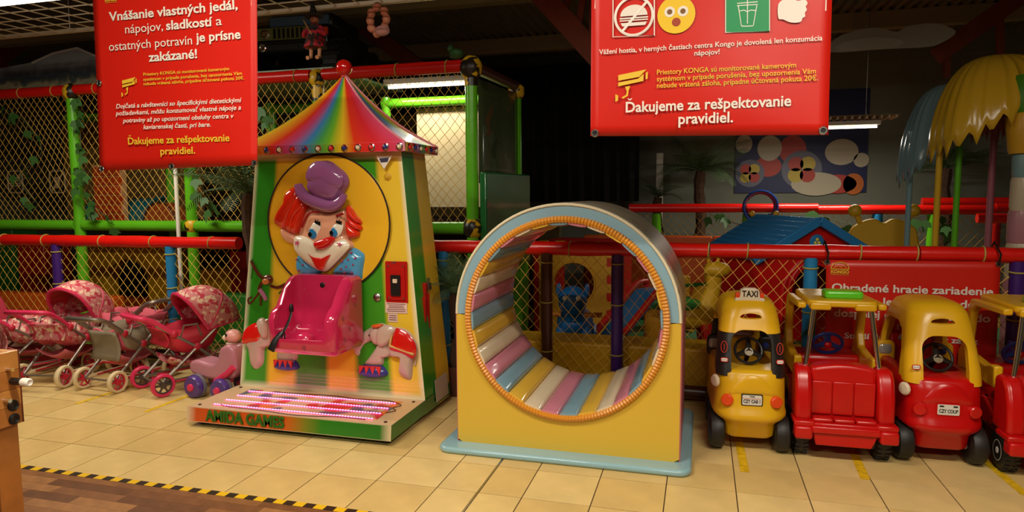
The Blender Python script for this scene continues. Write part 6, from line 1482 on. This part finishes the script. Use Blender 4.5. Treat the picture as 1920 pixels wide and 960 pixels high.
# ------------------------------------------------------------------ football table corner
ft = thing('football_table', 'light wooden football table with steel rods at the edge of the wood floor', 'game table', (-3.0, 1.35, 0))
pine = mat('pine_block', (190, 126, 58), 0.35, var=0.18, vscale=9, coat=0.2); pine2 = mat('pine_dark', (170, 104, 44), 0.35, var=0.2, vscale=9, coat=0.2)
AX = -2.625; BE = 2.005
for k, (z0, z1, mm) in enumerate(((0.555, 0.63, pine2), (0.63, 0.70, pine), (0.70, 0.775, pine2), (0.775, 0.852, pine))):
    m = MB(); m.box((AX-0.035, 0.6, z0+0.0004), (AX, BE, z1-0.0004)); wb(m, 'side_board', mm, ft, smooth=False, bevel=0.002)
m = MB(); m.box((AX-0.75, BE-0.03, 0.555), (AX-0.036, BE, 0.85)); wb(m, 'end_board', pine, ft, smooth=False, bevel=0.002)
m = MB(); m.box((AX-0.75, 0.6, 0.555), (AX-0.72, BE-0.031, 0.85)); wb(m, 'side_board', pine, ft, smooth=False, bevel=0.002)
m = MB(); m.box((AX-0.72, 0.63, 0.60), (AX-0.036, BE-0.03, 0.64)); wb(m, 'playfield', mat('field_green', (30, 100, 40), 0.5), ft, smooth=False)
m = MB(); m.box((AX-0.003, 1.9, 0.553), (AX+0.001, BE+0.001, 0.853)); m2 = MB(); m2.box((AX-0.002, BE-0.004, 0.556), (AX+0.0015, BE+0.0015, 0.852)); wb(m2, 'edge_band', mat('edge_dark', (96, 40, 24), 0.5), ft, smooth=False)
for x in (AX-0.07, AX-0.69):
    for y in (0.68, BE-0.05):
        m = MB(); m.box((x-0.045, y-0.045, 0.0), (x+0.045, y+0.045, 0.5545)); wb(m, 'leg', pine2, ft, smooth=False, bevel=0.003)
for y, z, full in ((1.955, 0.785, 0), (1.965, 0.735, 1), (1.935, 0.665, 0), (1.6, 0.735, 0), (1.3, 0.735, 1), (1.0, 0.735, 0)):
    L = 0.03 if not full else 0.045
    m = MB(); m.tube([(AX-0.73, y, z), (AX+L, y, z)], 0.008, 10); ro = wb(m, 'rod', CHROME, ft)
    if full:
        m = MB(); m.lathe([(0.015, 0.0), (0.015, 0.05)], 12, Matrix.Translation((AX+0.01, y, z)) @ MWX); wb(m, 'grip', BLACKP, ro)
        m = MB(); m.lathe([(0.014, 0.05), (0.017, 0.055), (0.017, 0.085), (0.012, 0.09), (0.006, 0.085)], 12, Matrix.Translation((AX+0.01, y, z)) @ MWX); wb(m, 'grip_cap', WHITE, ro)
for y, z in ((1.966, 0.635), (1.966, 0.580)):
    m = MB(); m.lathe([(0.022, 0), (0.022, 0.006), (0.016, 0.009), (0.008, 0.004), (0.001, 0.004)], 18, Matrix.Translation((AX, y, z)) @ MWX); wb(m, 'bumper_disc', BLACKP, ft)

# ------------------------------------------------------------------ palms
fro = mat('palm_leaf', (66, 88, 48), 0.6, var=0.25); trk = mat('palm_trunk', (70, 46, 28), 0.9, var=0.3, vscale=20)
def frond_mesh(L, droop, n=22, lw=0.010, ll=0.20):
    m = MB(); pts = []
    for i in range(n+1):
        t = i/n; pts.append(Vector((L*t*math.cos(droop*t*0.6), 0, L*(0.55*t-droop*t*t*0.75))))
    m.tube(pts, [0.006*(1-0.8*i/n) for i in range(n+1)], 4)
    for i in range(2, n+1):
        d = (pts[i]-pts[i-1]).normalized(); l = ll*(math.sin(PI*(0.12+0.85*i/n))**0.6)
        for s in (-1, 1):
            e = (Vector((0, s, 0))*0.85+d*0.55+Vector((0, 0, -0.22))).normalized()*l; w_ = d*lw
            m.add([pts[i]-w_*0.5, pts[i]+w_*0.5, pts[i]+e*0.6+w_*0.5, pts[i]+e, pts[i]+e*0.6-w_*0.4], [(0, 1, 2, 3, 4)])
    return m.mesh('frond', fro, smooth=False)
fmesh = [frond_mesh(0.75, 0.55), frond_mesh(0.65, 0.9), frond_mesh(0.55, 0.3)]
def palm(label, loc, h, r, n, sc_=1.0, tilt=0.0, up=0.2):
    t_ = thing('potted_palm', label, 'artificial palm', loc, 0, 'artificial palms')
    m = MB(); k = 14; m.tube([(0.02*math.sin(i*0.9), 0, h*i/k) for i in range(k+1)], [r*(1.15 if i % 2 else 0.95) for i in range(k+1)], 9); m.build('trunk', trk, t_)
    m = MB(); m.lathe([(r*2.0, 0), (r*2.6, 0.22), (r*2.4, 0.22), (r*1.9, 0.05)], 16); m.build('pot', mat('pot_brown', (84, 44, 26), 0.6), t_)
    for i in range(n):
        f = bpy.data.objects.new('frond', fmesh[i % 3]); COL.objects.link(f); f.parent = t_; f.location = (0, 0, h)
        f.rotation_euler = (random.uniform(-0.3, 0.3), -up+random.uniform(-0.5, 0.4), 2*PI*i/n+random.uniform(-0.3, 0.3)); s_ = sc_*random.uniform(0.85, 1.15); f.scale = (s_, s_, s_)
    return t_
palm('tall artificial palm standing between the play frame and the clown ride', (-3.46, 4.58, 0), 1.48, 0.05, 28, 0.80, up=0.15)
palm('low bushy artificial palm squeezed between clown ride and tunnel', (-1.70, 4.52, 0), 0.74, 0.035, 26, 0.56, up=0.5)
palm('dark artificial palm left of the wall poster', (-0.02, 9.55, 0), 1.75, 0.07, 24, 1.1)
palm('slim dark artificial palm beside the palm near the poster', (-0.60, 9.85, 0), 1.4, 0.06, 14, 0.62)
palm('dark artificial palm behind the pale blue pole', (3.0, 9.8, 0), 1.75, 0.07, 22, 1.0)
palm('dark artificial palm behind the pink pole', (4.7, 9.5, 0), 1.75, 0.07, 22, 1.0)

# ------------------------------------------------------------------ overhead: mesh tray, lamps, trusses, hanging toys
wm = mat('white_wire', (206, 196, 170), 0.5)
tray = thing('wire_tray', 'white wire mesh ceiling tray above the play frame', 'wire mesh', (-4.2, 4.2, 2.868))
b0, b1, zt = 3.3, 4.62, 2.868
a = -7.4; m = MB()
while a < -1.6: m.tube([(a, b0, zt), (a, b1, zt)], 0.005, 4); a += 0.19
wb(m, 'cross_wires', wm, tray, smooth=False)
m = MB(); b = b0
while b < b1: m.tube([(-7.4, b, zt+0.006), (-1.6, b, zt+0.006)], 0.005, 4); b += 0.19
wb(m, 'long_wires', wm, tray, smooth=False)
for bb in (b0, b1):
    m = MB(); m.box((-7.4, bb-0.012, zt-0.016), (-1.6, bb+0.012, zt+0.016)); wb(m, 'edge_rail', wm, tray, smooth=False)
for x in (-7.0, -5.2, -3.4, -1.7):
    for bb in (b0, b1):
        m = MB(); m.tube([(x, bb, zt+0.016), (x, bb, 3.62)], 0.004, 5); wb(m, 'hanger', STEEL, tray)
glow = mat('tube_glow', (255, 250, 236), 0.4, emit=(255, 244, 222), estr=6.0)
def lamp(label, a, b, z, L, watt, drop=True, out=None):
    """batten with one tube; its light leaves the tube downwards. out: name of a lamp outside the picture"""
    t_ = thing(out+'_lamp_offscreen' if out else 'fluorescent_lamp', label, 'ceiling lamp', (a, b, z), 0, 'fluorescent lamps')
    m = MB(); m.box((-L/2, -0.05, 0.03), (L/2, 0.05, 0.075)); m.build('housing', mat('lamp_white', (206, 200, 186), 0.5), t_, smooth=False)
    m = MB(); m.tube([(-L/2+0.03, 0, 0.008), (L/2-0.03, 0, 0.008)], 0.014, 10); m.build(out+'_tube_offscreen' if out else 'tube', glow, t_)
    if drop:
        for s in (-1, 1):
            m = MB(); m.tube([(s*L*0.35, 0, 0.075), (s*L*0.35, 0, 3.62-z)], 0.005, 5); m.build('hanger', STEEL, t_)
    nm = out+'_light_offscreen' if out else 'lamp_light'
    l = bpy.data.lights.new(nm, 'AREA'); l.shape = 'RECTANGLE'; l.size = L-0.06; l.size_y = 0.09; l.energy = watt; l.color = LAMPCOL
    lo = bpy.data.objects.new(nm, l); COL.objects.link(lo); lo.parent = t_; lo.location = (0, 0, -0.012)
    return t_
for (a, b, z, L, wt, wh, nm) in LAMPS: lamp('fluorescent ceiling lamp '+wh, a, b, z, L, wt, True, nm)
tb_ = (2.795-CAMH)/(at(0, 8, 1.0).z-CAMH)                    # lit tube under the wire tray, its end shows in the upper corner
lamp('lit fluorescent lamp under the white wire mesh tray', at(0, 8, tb_).x+0.2, tb_, 2.787, 1.5, 60, False)
p0 = at(728, 166, 5.9); p1 = at(872, 158, 5.9)
lamp('lit fluorescent lamp under the roof of the green play frame', (p0.x+p1.x)/2, 5.9, (p0.z+p1.z)/2, p1.x-p0.x+0.05, 14, False)
p = at(1560, 241, 8.6); lamp('lit fluorescent lamp behind the right hanging banner', p.x, 8.6, p.z, 1.0, 42, True)
gr_ = thing('lamp_grille', 'white slatted reflector grille above the lamp near the wall poster', 'lamp grille', (p.x, 8.6, p.z+0.09))
for i in range(16):
    m = MB(); m.box((-0.5+i*0.075, -0.16, 0), (-0.485+i*0.075, 0.16, 0.03)); m.build('slat', wm, gr_, smooth=False)
m = MB(); m.box((-0.52, -0.17, 0.03), (0.68, 0.17, 0.04)); m.build('backing', mat('grille_back', (120, 110, 80), 0.6), gr_, smooth=False)
rust = mat('truss_red', (134, 54, 22), 0.6, var=0.15); rustd = rust
def beam(label, pts, wd, dp, mt, extra=()):
    c_ = Vector(pts[0]); t_ = thing('roof_truss', label, 'roof beam', c_, 0, 'steel roof trusses')
    def bar(p, q, w_, d_, nm):
        p, q = Vector(p)-c_, Vector(q)-c_; d = (q-p); L = d.length; m = MB(); m.box((0, -d_/2, -w_/2), (L, d_/2, w_/2))
        rot = d.to_track_quat('X', 'Z').to_matrix().to_4x4(); m.xf(Matrix.Translation(p) @ rot); m.build(nm, mt, t_, smooth=False)
    for p, q in zip(pts[:-1], pts[1:]): bar(p, q, wd, dp, 'chord')
    for p, q in extra: bar(p, q, 0.06, 0.06, 'web')
    return t_
B_ = 6.6
beam('orange brown steel truss leg beside the right hanging banner', [at(975, -52, B_), at(1150, 140, B_), at(1500, 120, B_), at(1545, -60, B_)], 0.20, 0.16, rust, ((at(1060, 20, B_), at(1075, -60, B_)), (at(1085, 50, B_), at(1100, -40, B_)), (at(1110, 70, B_), at(1115, -60, B_))))
beam('red brown sloping beam behind the sausage ring', [at(585, -25, 8.2), at(790, 130, 8.2)], 0.20, 0.15, rustd)
beam('red brown truss brace over the painted mountain board', [at(-30, 130, 7.4), at(95, 40, 7.4)], 0.16, 0.12, rustd, ((at(8, 60, 7.4), at(8, 130, 7.4)),))
beam('red brown truss over the pastel palms', [at(1755, 105, 8.6), at(1925, -15, 8.6)], 0.18, 0.14, rustd, ((at(1875, 20, 8.6), at(1875, 105, 8.6)), (at(1775, 90, 8.6), at(1775, 145, 8.6))))
# painted mountain board on top of the frame
mb_ = thing('painted_board', 'peaked board painted with a dark mountain and trees on the play frame', 'painted board', tuple(at(90, 168, 5.5)))
def rel(x, y, b): return at(x, y, b)-Vector(mb_.location)
pts = [rel(x, y, 5.5) for x, y in ((-60, 168), (-60, 140), (60, 118), (100, 100), (145, 90), (185, 108), (250, 140), (250, 168))]
m = MB(); m.prism([(q.x, q.z) for q in pts], -0.015, 0.015, MY(0)); m.build('board', ramp_mat('mountain_paint', [(0, (170, 164, 110)), (0.2, (110, 136, 110)), (0.38, (176, 170, 140)), (0.5, (84, 100, 96)), (0.62, (70, 84, 110)), (1, (150, 160, 170))], 'Object', 2, 0.6, scale=2.6, noise=0.5, nscale=9), mb_, smooth=False)
m = MB(); m.tube([rel(x, y, 5.48) for x, y in ((60, 118), (100, 100), (145, 90), (185, 108))], 0.012, 6); m.build('snow_edge', mat('snow_white', (196, 200, 200), 0.7), mb_)
# toy monster truck on the frame
mt_ = thing('toy_monster_truck', 'black toy off-road truck with slotted grille on top of the play frame', 'toy truck', (-3.77, 5.80, PZ+0.065), 0.06); mt_.scale = (1.3, 1.3, 1.3)
bk = mat('truck_black', (20, 19, 18), 0.35, coat=0.3); olive = mat('truck_grille', (112, 118, 60), 0.35)
m = MB(); m.box((-0.30, -0.10, 0.22), (0.30, 0.6, 0.40)); m.box((-0.27, -0.16, 0.20), (0.27, -0.08, 0.27)); m.build('body', bk, mt_, bevel=0.015)
m = MB(); m.box((-0.27, 0.05, 0.40), (0.27, 0.5, 0.52)); m.build('cabin', bk, mt_, bevel=0.03)
m = MB(); m.box((-0.24, 0.035, 0.405), (0.24, 0.055, 0.50)); m.build('windscreen', mat('toy_glass', (96, 124, 150), 0.08, coat=0.6), mt_, smooth=False)
m = MB(); m.box((-0.26, -0.125, 0.295), (0.26, -0.10, 0.385)); gl = m.build('grille', olive, mt_, bevel=0.006)
for i in range(7): m = MB(); m.box((-0.115+i*0.036, -0.129, 0.305), (-0.095+i*0.036, -0.124, 0.375)); m.build('grille_slot', BLACKP, gl, smooth=False)
for s in (-1, 1):
    m = MB(); m.lathe([(0.036, 0), (0.036, 0.01), (0.026, 0.014), (0.001, 0.010)], 18, Matrix.Translation((s*0.18, -0.125, 0.34)) @ MXZ); m.build('headlight', CHROME, gl)
    m = MB(); m.box((s*0.285-0.02, -0.115, 0.32), (s*0.285+0.02, -0.098, 0.37)); m.build('indicator', LIGHTO, mt_, smooth=False)
    m = MB(); m.lathe([(0.030, 0), (0.030, 0.012), (0.022, 0.016), (0.015, 0.010), (0.001, 0.010)], 16, Matrix.Translation((s*0.18, -0.16, 0.235)) @ MXZ); m.build('fog_lamp', CHROME, mt_)
    for y in (0.0, 0.5):
        m = MB(); M = Matrix.Translation((s*0.33, y, 0.15)) @ MWX; m.lathe([(0.06, -0.07), (0.13, -0.07), (0.15, -0.05), (0.15, 0.05), (0.13, 0.07), (0.06, 0.07)], 22, M)
        for k in range(16): q = MB(); q.box((0.14, -0.012, -0.065), (0.158, 0.012, 0.065)); q.xf(M @ Matrix.Rotation(2*PI*k/16, 4, 'Z')); m.add(q.v, q.f)
        m.build('wheel', TYRE, mt_, smooth=False)
m = MB(); m.box((-0.10, -0.17, 0.215), (0.10, -0.155, 0.245)); m.build('winch', BLACKP, mt_, smooth=False)
# hanging witch doll
wp_ = at(590, 40, 4.5); wi = thing('witch_doll', 'small hanging witch doll in red and black with a pointed hat', 'doll', wp_)
m = MB(); m.lathe([(0.006, 0.14), (0.015, 0.08), (0.032, 0.015), (0.07, 0.004), (0.068, -0.004)], 16, Matrix.Rotation(-0.12, 4, 'Y') @ Matrix.Translation((0, 0, 0.035))); m.build('hat', mat('witch_black', (34, 30, 30), 0.8), wi)
m = MB(); m.ball((0, 0, 0.01), 0.032, 14); m.tube([(0, -0.025, 0.012), (0, -0.05, 0.006)], [0.010, 0.004], 8); m.build('head', mat('witch_skin', (150, 84, 54), 0.6), wi)
m = MB(); m.lathe([(0.025, -0.02), (0.05, -0.05), (0.06, -0.10), (0.085, -0.19), (0.08, -0.19)], 14); m.build('dress', blotch_mat('witch_cloth', (40, 32, 32), [(170, 24, 40)], 18, 0.8, 0.5), wi)
for s in (-1, 1):
    m = MB(); m.tube([(s*0.045, 0, -0.05), (s*0.085, -0.02, -0.10), (s*0.05, -0.06, -0.08)], [0.022, 0.018, 0.012], 8); m.build('arm', mat('witch_red', (166, 22, 40), 0.7), wi)
    m = MB(); m.tube([(s*0.035, 0, -0.18), (s*0.035, -0.01, -0.26), (s*0.04, -0.05, -0.27)], [0.014, 0.012, 0.015], 8); m.build('leg', mat('witch_skin2', (190, 130, 84), 0.6), wi)
m = MB(); m.tube([(-0.06, -0.05, 0.0), (0.04, -0.06, -0.16)], 0.005, 6); m.build('broomstick', mat('broom_wood', (150, 110, 60), 0.7), wi)
m = MB(); m.tube([(0, 0, 0.17), (0.0, 0.05, 3.62-wp_.z)], 0.002, 4); m.build('string', BLACKP, wi)
# sausage ring
sp_ = at(707, 38, 4.6); sr = thing('sausage_ring', 'hanging ring of pale pink toy sausages', 'toy sausages', sp_)
sm_ = mat('sausage_pink', (206, 132, 100), 0.5, var=0.08)
path = [(0.0, 0.095), (-0.045, 0.055), (-0.055, 0.0), (-0.045, -0.055), (-0.005, -0.09), (0.06, 0.06), (0.075, 0.005), (0.06, -0.05)]
for i, (x, z) in enumerate(path):
    m = MB(); nx, nz = path[(i+1) % 5] if i < 5 else (x, z-0.05); a_ = math.atan2(nz-z, nx-x); m.ball((0, 0, 0), 0.030, 12, 0, (1.25, 1, 1)); m.xf(Matrix.Translation((x, 0, z)) @ Matrix.Rotation(-a_, 4, 'Y')); m.build('sausage', sm_, sr)
m = MB(); m.ball((0.055, -0.03, -0.085), 0.042, 14, 0, (1.4, 0.8, 0.9)); m.build('large_sausage', mat('sausage_mauve', (196, 140, 130), 0.5), sr)
m = MB(); m.tube([(0.02, 0, 0.10), (0.02, 0, 3.62-sp_.z)], 0.003, 4); m.tube([(0.03, 0, 0.08), (0.025, 0, 0.2)], 0.003, 4); m.build('string', WHITE, sr)
# green frog-like toy on the red rail
fp = at(853, 108, 5.05); fg = thing('toy_parrot', 'small dark green toy bird perched on the red rail end', 'toy', (fp.x, 5.08, PZ+0.052))
m = MB(); m.ball((0, 0, 0.04), 0.045, 12, 0, (1.3, 1, 0.9)); m.build('body', mat('bird_green', (40, 84, 36), 0.6), fg); m = MB(); m.ball((-0.045, -0.01, 0.085), 0.028, 12); m.build('head', mat('bird_green', (40, 84, 36), 0.6), fg); m = MB(); m.ball((-0.06, -0.033, 0.092), 0.007, 8); m.build('eye', BLACKP, fg)
# thin cables across the hall
for (x0, y0, x1, y1, b, lab) in ((990, 148, 1108, 130, 9.2, 'upper thin cable in front of the black curtain'), (985, 178, 1108, 166, 9.0, 'lower thin cable in front of the black curtain')):
    p0, p1 = at(x0, y0, b), at(x1, y1, b); k_ = (p1-p0)/(p1.x-p0.x); p0, p1 = p0+k_*(-1.2-p0.x), p0+k_*(7.9-p0.x); p1.z = min(p1.z, 3.5); t_ = thing('cable', lab, 'cable', p0, 0, 'thin ceiling cables'); m = MB(); m.tube([Vector((0, 0, 0)), (p1-p0)*0.5+Vector((0, 0, -0.02)), p1-p0], 0.005, 5); m.build('wire', mat('cable_grey', (110, 106, 96), 0.6), t_)
